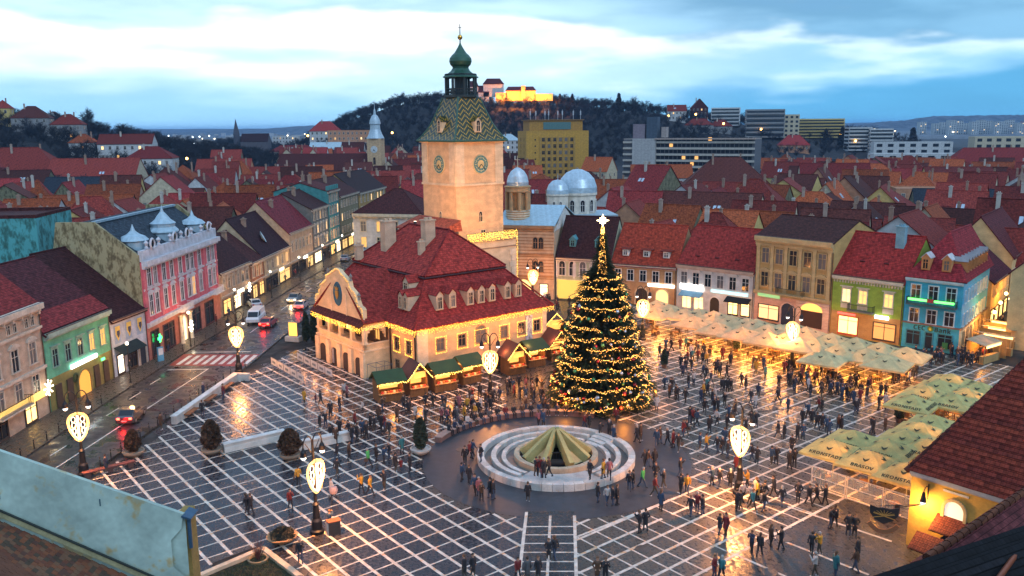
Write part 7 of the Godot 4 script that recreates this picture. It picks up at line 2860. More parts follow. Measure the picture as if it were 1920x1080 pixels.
func people():
	for p in 8:
		figures.append(figure_data(p))
	var near := [
		["on the fountain steps", V(0, 0.62, 0), "krkokypk", [P(1.92, -67.95), P(2.23, -67.83), P(2.58, -67.5), P(3.06, -67.93), P(6.47, -67.2), P(7.61, -67.28), P(8.1, -67.17), P(-2.91, -71.17)]],
		["right of the fountain", V(0, 0.02, 0), "kwkkkkgrkkkokkkybrkkpbkkrkobbokr", [P(6.82, -63.98), P(7.52, -63.57), P(7.96, -63.37), P(8.32, -63.46), P(9.68, -66.17), P(10.04, -66.48), P(10.85, -66.78), P(11.6, -65.09), P(12.63, -66.64), P(12.16, -67.85), P(11.73, -70.97), P(11.95, -70.84), P(12.61, -71.07), P(14.47, -68.92), P(13.83, -65.46), P(14.36, -65.45), P(11.65, -62.33), P(7.14, -80.83), P(7.66, -80.66), P(1.15, -64.29), P(2.59, -81.71), P(3.08, -81.7), P(8.49, -78.28), P(9.41, -78.54), P(10.61, -82.78), P(11.96, -77.06), P(12.33, -77.47), P(9.71, -77.11), P(13.64, -76.05), P(14.07, -76.73), P(14.76, -76.3), P(15.14, -75.61)]],
		["near the right heart lamp", V(0, 0.02, 0), "krkbkkrkkykwwtkkybykkkbokw", [P(13.85, -61.54), P(14.43, -61.9), P(14.79, -61.62), P(16.8, -66.98), P(17.26, -66.44), P(18.22, -66.52), P(19.59, -69.85), P(17.65, -62.31), P(17.95, -62.31), P(19.59, -66.28), P(21.67, -72.21), P(18.52, -63.94), P(19.07, -63.44), P(18.87, -62.29), P(21.92, -71.59), P(20.22, -63.71), P(19.79, -64.02), P(17.56, -75.15), P(18.01, -74.47), P(18.99, -74.19), P(19.37, -73.92), P(19.64, -73.01), P(20.13, -76.17), P(20.74, -76.16), P(19.71, -61.99), P(19.78, -64.42)]],
		["on the lower right paving", V(0, 0.02, 0), "kkkrnkkkkkkkkkkkkkokywtkok", [P(9.4, -58.62), P(9.91, -59.04), P(15.33, -58.34), P(15.71, -58.09), P(16.95, -55.58), P(17.38, -55.12), P(21.37, -64.79), P(21.47, -63), P(22.97, -63.66), P(23.66, -63.15), P(24.36, -63.33), P(24.97, -63.13), P(25.6, -66.69), P(25.97, -66.47), P(23.87, -59.12), P(24.25, -59.29), P(24.77, -57.92), P(25.2, -57.83), P(18.59, -56.49), P(19.15, -55.93), P(21.65, -55.2), P(20.27, -52.25), P(21.69, -52.3), P(23.99, -54.33), P(23.27, -52.83), P(21.11, -55.28)]],
		["at the bottom edge", V(0, 0.04, 0), "kkrckokktrk", [P(2.42, -54.63), P(2.85, -54.84), P(0.22, -52.11), P(0.87, -51.96), P(1.59, -52.08), P(5.54, -51.75), P(6.07, -51.67), P(-2.82, -52.57), P(13.9, -52.02), P(13.45, -52.09), P(-3.39, -52.37)]],
		["on the lower left paving", V(0, 0.02, 0), "kbrykkyykwgkbkkkkto", [P(-15.05, -54.71), P(-13.98, -59.48), P(-17.96, -63.3), P(-18.44, -67.83), P(-20.81, -62.21), P(-21.14, -62.31), P(-12.76, -66.21), P(-11.96, -65.67), P(-10.89, -66.59), P(-15.1, -65.43), P(-13.1, -71.76), P(-12.55, -72.86), P(-11.79, -72.34), P(-11.44, -73.33), P(-10.47, -70.5), P(-15.47, -69.45), P(-9.19, -70.47), P(-10.46, -74.86), P(-15.14, -73.42)]],
		["left of the fountain", V(0, 0.02, 0), "krbbkbpkkok", [P(-4.39, -71.93), P(-4.07, -73.42), P(-3.8, -73.8), P(-4.48, -68.42), P(-3.81, -67.85), P(-3.21, -65.7), P(-2.89, -65.39), P(-1.95, -64.96), P(-1.68, -64.65), P(-2.64, -64.37), P(-16.2, -73.06)]],
		["by the white benches", V(0, 0.02, 0), "kkkkokkkrkkbkkkokropwykkkok", [P(-19.68, -81.65), P(-19.15, -81.95), P(-19.33, -85.18), P(-18.78, -87.22), P(-17.2, -77.47), P(-17.88, -78.48), P(-17.33, -79.92), P(-16.22, -79.16), P(-16.19, -82.18), P(-15.69, -77.71), P(-15.25, -78.13), P(-14.98, -79.57), P(-14.48, -78.83), P(-14.47, -81.37), P(-13.97, -80.59), P(-14.02, -83.72), P(-13.34, -81.03), P(-13.01, -81.02), P(-14.09, -86.74), P(-18.81, -91.61), P(-19.15, -91.81), P(-23.18, -89.67), P(-21.17, -88.88), P(-11.2, -86.67), P(-11.87, -87.38), P(-12.07, -83.67), P(-12.25, -79.07)]],
		["right of the fir", V(0, 0.02, 0), "krkwkkkkkkkkbkkkbkrkwcbk", [P(15.48, -74.79), P(16.65, -78.37), P(16.97, -78.65), P(20.75, -81.73), P(21.34, -80.17), P(20.32, -85.33), P(21.33, -85.3), P(21.64, -84.95), P(24.48, -80.86), P(24.08, -81.18), P(18.23, -89.46), P(18.26, -92.72), P(17.58, -93.74), P(18.97, -88.71), P(21.69, -91.64), P(23.3, -84.41), P(22.22, -82.8), P(23.05, -79.38), P(18.35, -81.95), P(18.13, -82.43), P(15.39, -86.31), P(15.52, -88.07), P(18.6, -81.31), P(19.47, -79.47)]],
		["by the upper parasols", V(0, 0.02, 0), "wtkkbbkkbrkkkkkkwbkbkkkkrbbokkkbkkkbkkkok", [P(33.78, -92.48), P(34.57, -95.31), P(34.39, -89.95), P(36.05, -92.02), P(40, -94.74), P(36.9, -90.45), P(37.52, -90.82), P(38, -90.8), P(37.19, -88.03), P(38.03, -88.37), P(36.04, -84.58), P(36.54, -85.41), P(39.24, -89.44), P(41, -89.96), P(41.61, -90.13), P(38.93, -85.69), P(39.88, -86.19), P(29.24, -85.6), P(29.49, -81.82), P(30.63, -83.4), P(30.4, -81.64), P(30.45, -80.25), P(30.87, -80.09), P(32.72, -85.17), P(32.5, -85.52), P(30.96, -78.46), P(31.02, -79.19), P(32.23, -79.46), P(25.89, -78.14), P(26.28, -77.56), P(27.51, -77.39), P(28.03, -77.38), P(25.85, -74.03), P(24.45, -70.33), P(24.99, -70.68), P(23.14, -71.32), P(23.6, -71.43), P(35.41, -79.08), P(35.38, -78.64), P(36.84, -79.34), P(32.43, -79.15)]],
	]
	for s in near:
		var spots: Array = s[3]
		var coats: String = s[2]
		for k in spots.size():
			person(V(spots[k].x, 0, spots[k].y) + s[1], coats[k % coats.length()], s[0])
	# children
	for q in [[V(-22.01, 0, -90), "r"], [V(-16.28, 0, -87.15), "w"], [V(-10.04, 0, -70.85), "r"], [V(2.45, 0, -67.61), "p"]]:
		person(q[0] + V(0, 0.62 if q[1] == "p" else 0.02, 0), q[1], "among the adults", 0, INF, 0.62)
	# a pram by the lower left lamp
	var pr := thing("pram", "pale pink pram beside the lower left lamp post", "pram", V(-14.86, 0, -65.12), 0.6)
	var g := Geo.new()
	g.lathe([P(0.0001, 0.45), P(0.3, 0.5), P(0.36, 0.75), P(0.3, 1.0), P(0.0001, 1.1)], 10)
	put("hood", g, pl(0.55, 0.36, 0.32), pr)
	g = Geo.new()
	for x in [-0.28, 0.28]:
		for z in [-0.3, 0.3]:
			g.bar(V(x - 0.02, 0.15, z), V(x + 0.02, 0.15, z), 0.15, 0.15, 10)
			g.bar(V(x, 0.15, z), V(0, 0.5, 0), 0.02, 0.02, 4)
	put("wheel", g, pl(0.1, 0.1, 0.1), pr)
	# sitters on the rim wall
	for k in 16:
		var a := 3.0 + k * 0.078
		person(V(MID.x + sin(a) * 12.0, 0.1, MID.y + cos(a) * 12.0), "knkbkokrkckkw"[k % 13], "on the curved wall", 6, a + PI)
	for k in 5:
		var q: Vector3 = V(-33.2, 0.02, -86).lerp(V(-32.4, 0.02, -97), k / 4.0)
		if k in [0, 2]:
			person(q, "kr"[k / 2], "by the long white bench", -1)
	for q in [V(-35.72, 0, -81.43), V(-35.11, 0, -91.68), V(-36.25, 0, -70.71)]:
		person(q + V(0, 0.12, 0), ["o", "n", "y"][int(absf(q.z)) % 3], "on the kerb beside the road", 0)
	for k in 22:
		var f := k / 21.0
		var q := V(lerpf(-48.0, -42.3, f) + rng.randf_range(-0.8, 0.8), 0.12, lerpf(-102, -212, f))
		person(q, "knokcrbo"[k % 8], "down the street")
	# denser places: by area, seeded
	var zones := [
		["among the market huts", 62, [P(-13.14, -87.42), P(-7.72, -88.34), P(-3.45, -91.96), P(2.43, -95.83), P(4.81, -93.1), P(3.86, -85.76), P(-0.12, -84.18), P(-3.45, -83.45), P(-7.76, -81.97), P(-12.29, -85.33)], "kkonbkrkckkwkpky"],
		["before the café parasols", 66, [P(19.98, -111.58), P(25.41, -111.39), P(30.76, -102.15), P(34.27, -98.57), P(31.57, -90.41), P(26.12, -86.03), P(21.02, -86.16), P(16.7, -90.82)], "kknbkkokrktkwkyk"],
		["in the thick of the café crowd", 46, [P(31.42, -102.13), P(36.07, -101.98), P(41.24, -92.07), P(36.98, -87.5), P(31.88, -91.36)], "kkrkybkkokkwkpbk"],
		["at the mouth of the lit lane", 78, [P(43.87, -98.28), P(51.77, -106.99), P(57.29, -106.81), P(74, -123.75), P(71.12, -114.17), P(57.8, -101.31), P(51.9, -101.49), P(43.21, -91.04)], "kkbkrkwkokkpkknk"],
		["at the back of the square", 18, [P(3.78, -146.96), P(13.74, -141.93), P(15.1, -129.62), P(8.39, -129.88)], "kokkrkwk"],
	]
	for s in zones:
		var poly := PackedVector2Array(s[2])
		var lo := poly[0]
		var hi := poly[0]
		for q in poly:
			lo = lo.min(q)
			hi = hi.max(q)
		var n := 0
		var tries := 0
		while n < s[1] and tries < 4000:
			tries += 1
			var q := P(rng.randf_range(lo.x, hi.x), rng.randf_range(lo.y, hi.y))
			if not Geometry2D.is_point_in_polygon(q, poly) or q.distance_to(P(9.7, -89.2)) < 6.4:
				continue
			n += 1
			var coat: String = s[3][n % s[3].length()]
			person(V(q.x, 0.02, q.y), coat, s[0])



# ---------- near roofs that frame the view ----------
func near_buildings():
	# yellow house at the lower right
	var a := V(28.45, 0, -56.6)
	var e := V(0.631, 0, 0.776)
	var t := thing("yellow_house", "yellow-walled house with steep dark red tiled roof, wall lamp and arched windows, lower right", "house", a, yaw(a, a + e))
	var yel := pl(0.62, 0.36, 0.07)
	var w := 26.0
	var d := 15.0
	walls(t, w, d, 5.75, 0, "flat", yel)
	var cor := pl(0.42, 0.42, 0.42)
	cornice(t, w, 5.65, 0.3, 0.35, cor)
	for x in [3.1, 6.6, 10.0]:
		put("white_strip", box_geo(V(1.7, 0.14, 0.05)), pl(0.6, 0.58, 0.55), t, V(x, 5.0, 0.03))
		arch(t, x, 1.3, 2.4, glow(1.0, 0.85, 0.66, 0.55), pl(0.5, 0.36, 0.18), "arched_window", 0.0)
	for c in t.get_children():
		if (c.name as String).begins_with("arched_window"):
			(c as Node3D).position.y = 2.0
	arch(t, 3.4, 2.6, 2.0, pl(0.02, 0.05, 0.09), yel, "doorway", 0.01)
	# pent roofs over doors
	for s in [[V(2.2, 2.35, 0), 2.6], [V(1.6, 1.3, 1.6), 3.6]]:
		var p: Vector3 = s[0]
		var g := Geo.new()
		g.slab([p + V(-0.2, 0, 1.3), p + V(s[1] + 0.2, 0, 1.3), p + V(s[1] + 0.2, 0.85, 0), p + V(-0.2, 0.85, 0)], 0.1)
		var pr := put("porch_roof", g, tiled(0.22, 0.055, 0.03), t)
		for k in 4:
			for j in int(s[1] / 0.3):
				put("tile", box_geo(V(0.27, 0.05, 0.4)), tiled(0.24, 0.06, 0.035) if (j + k) % 3 else tiled(0.2, 0.05, 0.03), pr, p + V(0.1 + j * 0.3, 0.13 + k * 0.2, 1.08 - k * 0.31)).rotation.x = 0.58
	# hipped main roof, laid course by course
	var y0 := 5.8
	var k0 := 1.6
	var run := 7.6
	var core := Geo.new()
	var f0 := V(-0.3, y0 - 0.15, 0.35)
	core.slab([f0, f0 + V(w, 0, 0), V(w, y0 + run * k0, -run), V(run - 0.3, y0 + run * k0, -run)], 0.2)
	core.slab([V(-0.3, y0 - 0.15, -d - 0.3), f0, V(run - 0.3, y0 + run * k0, -run)], 0.2)
	var rm := tiled(0.26, 0.05, 0.03)
	var rf := put("roof", core, rm, t)
	var n := 36
	for k in n:
		var f := k / float(n)
		var s := f * run
		var c := Geo.new()
		var x0 := -0.25 + s
		var x1 := w
		# each course sags and lifts a little along its length
		var seg := 14
		for j in seg:
			var xa := lerpf(x0, x1, j / float(seg))
			var xb := lerpf(x0, x1, (j + 1) / float(seg))
			var wob := 0.02 * sin(xa * 1.7 + k * 2.1)
			var wob2 := 0.02 * sin(xb * 1.7 + k * 2.1)
			var p := V(xa, y0 - 0.05 + s * k0 + 0.07 + wob, 0.35 - s + 0.06)
			var q := V(xb, y0 - 0.05 + s * k0 + 0.07 + wob2, 0.35 - s + 0.06)
			var up := V(0, run * k0 / n * 1.12, -run / n * 1.12)
			c.slab([p, q, q + up - V(0, wob2, 0) - V(0, 0.03, 0.03), p + up - V(0, wob, 0) - V(0, 0.03, 0.03)], 0.05, P(k * 1.7, 0))
		put("tile_course", c, [rm, tiled(0.23, 0.043, 0.03), tiled(0.3, 0.06, 0.034), rm, tiled(0.2, 0.04, 0.028)][(k * 7) % 5], rf)
	var rd := Geo.new()
	var hip0 := V(-0.3, y0 - 0.1, 0.4)
	var hip1 := V(run - 0.3, y0 + run * k0 + 0.1, -run)
	for k in 30:
		rd.bar(hip0.lerp(hip1, k / 30.0), hip0.lerp(hip1, (k + 1) / 30.0), 0.17, 0.13, 6)
	put("ridge", rd, tiled(0.1, 0.035, 0.03), rf)
	# wall lamp on a curled bracket
	var lm := thing("wall_lamp", "black wall lamp on a curled bracket lighting the yellow house", "lamp", a + Basis(Vector3.UP, t.rotation.y) * V(1.25, 4.2, 0.0), t.rotation.y)
	var g := Geo.new()
	var pts := []
	for k in 10:
		pts.append(V(0, 0.45 + sin(PI * k / 9) * 0.35, 0.35 - cos(PI * k / 9) * 0.35))
	g.tube(pts, 0.035, 5)
	g.bar(V(0, -0.3, 0.03), V(0, 0.9, 0.03), 0.045, 0.045, 6)
	put("bracket", g, metal(0.02, 0.02, 0.02), lm)
	put("shade", turned([P(0.24, -0.25), P(0.16, 0.1), P(0.09, 0.45)], 10), metal(0.02, 0.02, 0.02), lm, V(0, 0, 0.7))
	g = Geo.new()
	g.ball(Vector3.ZERO, 0.17, 10)
	put("lamp_globe", g, glow(1.0, 0.95, 0.85, 9.0), lm, V(0, -0.3, 0.7))
	lamp(lm.position + Basis(Vector3.UP, t.rotation.y) * V(0, -0.62, 0.85), Color(1, 0.75, 0.4), 12, 0.2)
	# dark roof in the lower right corner and the red one behind it
	t = thing("near_dark_house", "near house seen from above, nearly black slates along the lower right corner", "house")
	var r0 := V(15.32, 11, -33.1)
	var r1 := V(27.1, 11, -38.86)
	var dn := (r1 - r0).cross(Vector3.UP).normalized()
	if dn.dot(-r0) < 0:
		dn = -dn
	g = Geo.new()
	g.slab([r0 + dn * 7 - V(0, 6, 0), r1 + dn * 7 - V(0, 6, 0), r1, r0], 0.2)
	g.slab([r1 - dn * 4.0 - V(0, 4, 0), r0 - dn * 4.0 - V(0, 4, 0), r0, r1], 0.2)
	var slate := tiled(0.009, 0.01, 0.013)
	var nr := put("roof", g, slate, t)
	for k in 26:
		var s := k * 0.25
		g = Geo.new()
		var p := r0 + dn * (7 - s) - V(0, 6 - s * 6 / 7.0, 0) + V(0, 0.05, 0)
		g.slab([p, p + (r1 - r0), p + (r1 - r0) - dn * 0.28 + V(0, 0.19, 0), p - dn * 0.28 + V(0, 0.19, 0)], 0.04, P(k * 1.3, 0))
		put("slate_course", g, slate if k % 3 else tiled(0.016, 0.017, 0.022), nr)
	g = Geo.new()
	g.slab([r0 + dn * 6.5 + V(0, -6.2, 0), r1 + dn * 6.5 + V(0, -6.2, 0), r1 + dn * 6.5 + V(0, -11, 0), r0 + dn * 6.5 + V(0, -11, 0)], 0.2)
	g.extr(PackedVector2Array([P(-6.3, 0), P(3.6, 0), P(3.6, 7.2), P(0, 10.7), P(-6.3, 5.2)]), 0, 0.2)
	put("wall", box_geo(V(3.0, 5.0, 3.0)), pl(0.3, 0.2, 0.1), t, (r0 + r1) / 2 - V(0, 8.4, 0))
	g = Geo.new()
	var o0 := V(21.19, 10.2, -33.95)
	var o1 := V(24.77, 10.2, -37.69)
	g.bar(o0, o1, 0.13, 0.13, 8)
	put("copper_pipe", g, metal(0.3, 0.08, 0.03, 0.4, 0.5), t)
	t = thing("near_red_house", "near house with dull red tiles and a thick brown ridge, behind the black slates", "house")
	var b0 := V(20.31, 9, -38.23)
	var b1 := V(30.47, 9, -46.42)
	var bn := (b1 - b0).cross(Vector3.UP).normalized()
	if bn.x < 0:
		bn = -bn
	g = Geo.new()
	g.slab([b0 + bn * 6 - V(0, 3.4, 0), b1 + bn * 6 - V(0, 3.4, 0), b1, b0], 0.2)
	g.slab([b1, b1 - bn * 0.8 - V(0, 0.6, 0), b0 - bn * 0.8 - V(0, 0.6, 0), b0], 0.2)
	var rr := put("roof", g, tiled(0.16, 0.045, 0.05), t)
	g = Geo.new()
	for k in 18:
		g.bar(b0.lerp(b1, k / 18.0), b0.lerp(b1, (k + 1) / 18.0), 0.24, 0.19, 7)
	put("ridge", g, tiled(0.15, 0.06, 0.035), rr)
	g = Geo.new()
	g.bar(b0 + V(0.4, -0.3, 0.6), b0.lerp(b1, 0.33) + V(0.5, -0.5, 0.7), 0.16, 0.16, 6)
	put("gutter", g, metal(0.25, 0.45, 0.6, 0.4, 0.2), t)
	put("wall", box_geo(V(4.0, 5.6, 4.0)), pl(0.35, 0.25, 0.12), t, b0.lerp(b1, 0.6) + bn * 3 - V(0, 6.2, 0))
	# turquoise gable wall at the lower left
	t = thing("turquoise_house", "house with weathered turquoise gable wall filling the lower left corner", "house", V(-15.95, 0, -38))
	var turq := pl(0.46, 0.6, 0.52, 0.92, "stain", 0.09)
	g = Geo.new()
	g.poly([V(-20, 0, 0), V(-0.15, 0, 0), V(-0.15, 8.4, 0), V(-0.75, 9.0, 0), V(-0.75, 10.4, 0), V(-0.2, 11.0, 0), V(-0.05, 11.75, 0), V(-8.5, 15.05, 0), V(-20, 19.3, 0)])
	g.poly([V(-20, 0, -0.2), V(-20, 19.3, -0.2), V(-8.5, 15.05, -0.2), V(-0.05, 11.75, -0.2), V(-0.15, 0, -0.2)])
	g.poly([V(-20, 19.3, 0), V(-8.5, 15.05, 0), V(-8.5, 15.05, -0.2), V(-20, 19.3, -0.2)])
	g.poly([V(-8.5, 15.05, 0), V(-0.05, 11.75, 0), V(-0.05, 11.75, -0.2), V(-8.5, 15.05, -0.2)])
	put("gable_wall", g, turq, t)
	g = Geo.new()
	g.pbox(V(-0.6, 0, -1.5), V(0.55, 0, 0), V(0, 11.5, 0), V(0, 0, 0.88))
	put("side_wall", g, pl(0.3, 0.21, 0.06), t)
	g = Geo.new()
	g.slab([V(-0.1, 11.72, 0.08), V(0.35, 11.55, 0.08), V(0.35, 11.55, -0.9), V(-0.1, 11.72, -0.9)], 0.1)
	g.bar(V(0.12, 11.4, -0.2), V(0.12, 9.9, -0.2), 0.1, 0.1, 6)
	put("gutter", g, metal(0.05, 0.12, 0.2), t)
	for s in [[-4.0, 13.0], [-8.8, 13.4], [-12, 16.0]]:
		put("crack", box_geo(V(0.05, 0.35, 0.02)), pl(0.03, 0.1, 0.14), t, V(s[0], s[1] - 0.6, 0.012))
	# lower tiled roof against it, real tiles
	t = thing("lean_to_roof", "rusty brown clay-tiled roof leaning against the turquoise wall, lowest left", "roof", V(-15.95, 0, -37.9))
	var va := V(-8.9, 11.55, 0)
	var vb := V(-2.9, 8.55, 0)
	var down := (vb - va) / va.distance_to(vb)
	var out := V(0, -0.02, 1)
	g = Geo.new()
	g.slab([va - down * 3, va - down * 3 + out * 9, vb + down * 2 + out * 9, vb + down * 2], 0.15)
	put("boarding", g, pl(0.08, 0.04, 0.025), t)
	g = Geo.new()
	g.slab([vb + down * 2 + V(0, 0.22, 0.02), va - down * 3 + V(0, 0.22, 0.02), va - down * 3 + V(0, 0.62, -0.0), vb + down * 2 + V(0, 0.62, 0.0)], 0.02)
	put("flashing", g, pl(0.35, 0.33, 0.18), t)
	g = Geo.new()
	g.bar(va - down * 3 + V(0, 0.62, 0.06), vb + down * 2 + V(0, 0.62, 0.06), 0.06, 0.06, 5)
	put("flashing_edge", g, pl(0.02, 0.03, 0.025), t)
	var nrm := down.cross(-out).normalized()
	if nrm.y < 0:
		nrm = -nrm
	var tl := Geo.new()
	# one clay tile: a shallow slab with a rounded tail
	var o := PackedVector2Array([P(-0.115, 0.36), P(-0.115, 0.04), P(-0.06, 0.0), P(0.06, 0.0), P(0.115, 0.04), P(0.115, 0.36)])
	tl.extr(o, 0.0, 0.03)
	var tm := tl.mesh()
	var spots := []
	var b := Basis(out.cross(nrm).cross(nrm) * -1.0, -down, nrm)
	for i in 44:
		for j in 36:
			var p: Vector3 = va - down * 2.9 + down * (i * 0.25) + out * (0.14 + j * 0.245 + (0.12 if i % 2 else 0.0)) + nrm * (0.03 + rng.randf() * 0.012)
			var tilt := Basis(down, rng.randf_range(-0.04, 0.04)) * Basis(out, -0.09 + rng.randf_range(-0.03, 0.03))
			var ax := out.normalized()
			spots.append([p.x * 0.7 - p.z + p.y * 0.2, Transform3D(tilt * Basis(ax, -down, ax.cross(-down)), p)])
	spots.sort_custom(func(x, y): return x[1].origin.z + absf(x[1].origin.x + 6) * 0.3 < y[1].origin.z + absf(y[1].origin.x + 6) * 0.3)
	var rest := []
	for k in spots.size():
		if k < 295:
			var q := put("tile", tm, [pl(0.15, 0.05, 0.025), pl(0.2, 0.07, 0.03), pl(0.1, 0.045, 0.03), pl(0.17, 0.085, 0.045), pl(0.075, 0.05, 0.03)][rng.randi() % 5], t)
			q.transform = spots[k][1]
		else:
			rest.append(spots[k][1])
	many("tiles", tm, pl(0.14, 0.055, 0.03), rest, t)
	# weathered ridge stump at its end
	g = Geo.new()
	for k in 6:
		g.bar(V(-2.1 + k * 0.42, 8.5 - k * 0.1, 1.9 - k * 0.1), V(-1.7 + k * 0.42, 8.42 - k * 0.1, 1.8 - k * 0.1), 0.3, 0.24, 8)
	g.box(V(-1.2, 7.4, 1.9), V(1.6, 2.0, 1.0))
	put("ridge", g, pl(0.2, 0.14, 0.1, 0.95, "weather", 0.6), t)
	put("wall", box_geo(V(8.0, 7.0, 5.0)), pl(0.25, 0.2, 0.1), t, V(-7.0, 3.4, 3.2))



# ---------- hills and the town ----------
const HILLS := [
	[[-215, -183, -165, -134, -103, -67, -31, 41, 82, 123, 154, 190, 260, 330, 420, 520], [0, 14, 27, 42, 51, 54, 53, 50, 47, 43, 39, 33, 26, 19, 8, 0], -800.0, 150.0],
	[[-520, -400, -275, -240, -200, -170, -130, -95], [60, 52, 34, 28, 20, 14, 6, 0], -480.0, 130.0],
	[[-330, -300, -285, -270, -240, -215], [0, 8, 16, 16, 10, 0], -860.0, 70.0],
]


func profile(xs: Array, ys: Array, x: float) -> float:
	if x <= xs[0]:
		return ys[0]
	for i in xs.size() - 1:
		if x <= xs[i + 1]:
			var f = (x - xs[i]) / (xs[i + 1] - xs[i])
			return lerpf(ys[i], ys[i + 1], f * f * (3 - 2 * f))
	return ys[ys.size() - 1]


func hill_height(h: Array, x: float, z: float) -> float:
	return profile(h[0], h[1], x) * exp(-pow((z - h[2]) / h[3], 2))


func terrain(x: float, z: float) -> float:
	var y := 0.0
	for h in HILLS:
		y = maxf(y, hill_height(h, x, z))
	return y


func hill_mesh(h: Array, nm: String, m: Material, rough := 1.5):
	var g := Geo.new()
	var nz := FastNoiseLite.new()
	nz.seed = 4
	nz.frequency = 0.03
	var x0: float = h[0][0]
	var x1: float = h[0][h[0].size() - 1]
	var nx := 90
	var ny := 40
	var pts := []
	for j in ny + 1:
		for i in nx + 1:
			var x := lerpf(x0, x1, i / float(nx))
			var z: float = h[2] + lerpf(2.6, -2.6, j / float(ny)) * h[3]
			var y := hill_height(h, x, z)
			pts.append(V(x, y + nz.get_noise_2d(x, z) * rough * clampf(y / 10, 0, 1) - 0.3, z))
	for j in ny:
		for i in nx:
			var a: Vector3 = pts[j * (nx + 1) + i]
			var b: Vector3 = pts[j * (nx + 1) + i + 1]
			var c: Vector3 = pts[(j + 1) * (nx + 1) + i + 1]
			var d: Vector3 = pts[(j + 1) * (nx + 1) + i]
			g.poly([a, b, c])
			g.poly([a, c, d])
	ground(nm, g, m)


func tree_mesh(n: int, seed_: int, tall: bool) -> ArrayMesh:
	# bare crown: limbs that fork, then fans of twigs, within a unit height
	var key := "bare%d_%d_%s" % [n, seed_, tall]
	if meshes.has(key):
		return meshes[key]
	var r := RandomNumberGenerator.new()
	r.seed = seed_
	var g := Geo.new()
	var sp := 0.16 if tall else 0.34
	var tips := []
	for k in 9:
		var a := k * 2.4 + r.randf() * 0.5
		var y0 := r.randf_range(0.2, 0.55)
		var p := V(0, y0, 0)
		var q := V(sin(a) * sp * r.randf_range(0.4, 0.8), y0 + r.randf_range(0.2, 0.35), cos(a) * sp * r.randf_range(0.4, 0.8))
		g.bar(p, q, 0.012, 0.006, 3, false)
		tips.append([p, q])
	for k in n:
		var s: Array = tips[r.randi() % tips.size()]
		var p: Vector3 = s[0].lerp(s[1], r.randf_range(0.3, 1.0))
		var d := V(r.randf_range(-1, 1), r.randf_range(-0.1, 1.2), r.randf_range(-1, 1)).normalized()
		var l := r.randf_range(0.08, 0.2)
		var w := d.cross(V(r.randf(), 0.1, r.randf())).normalized() * 0.006
		g.tri(p - w, p + w, p + d * l)
		for j in 3:
			var p2 := p + d * l * r.randf_range(0.3, 0.9)
			var d2 := (d + V(r.randf_range(-1, 1), r.randf_range(-0.5, 0.8), r.randf_range(-1, 1))).normalized()
			g.tri(p2 - w * 0.7, p2 + w * 0.7, p2 + d2 * l * 0.7)
	meshes[key] = g.mesh()
	return meshes[key]


func town_tree(label: String, at: Vector3, h: float, kind: int, tone: Color):
	var t := thing("conifer" if kind == 2 else "bare_tree", label, "tree", at)
	var tr := Geo.new()
	tr.bar(V(0, -0.5, 0), V(0, h * 0.75, 0), h * 0.022, h * 0.006, 6)
	put("trunk", tr, pl(tone.r * 0.8, tone.g * 0.8, tone.b * 0.8), t)
	if kind == 2:
		leafy(t, [P(h * 0.2, h * 0.08), P(h * 0.19, h * 0.3), P(h * 0.12, h * 0.65), P(h * 0.02, h)], 500, h * 0.05, tone, Vector3.ZERO, "crown")
	else:
		var o := put("crown", tree_mesh(420, 3 + int(absf(at.x)) % 5, kind == 1), pl(tone.r, tone.g, tone.b, 0.9, ""), t, Vector3.ZERO, at.x)
		o.scale = Vector3.ONE * h


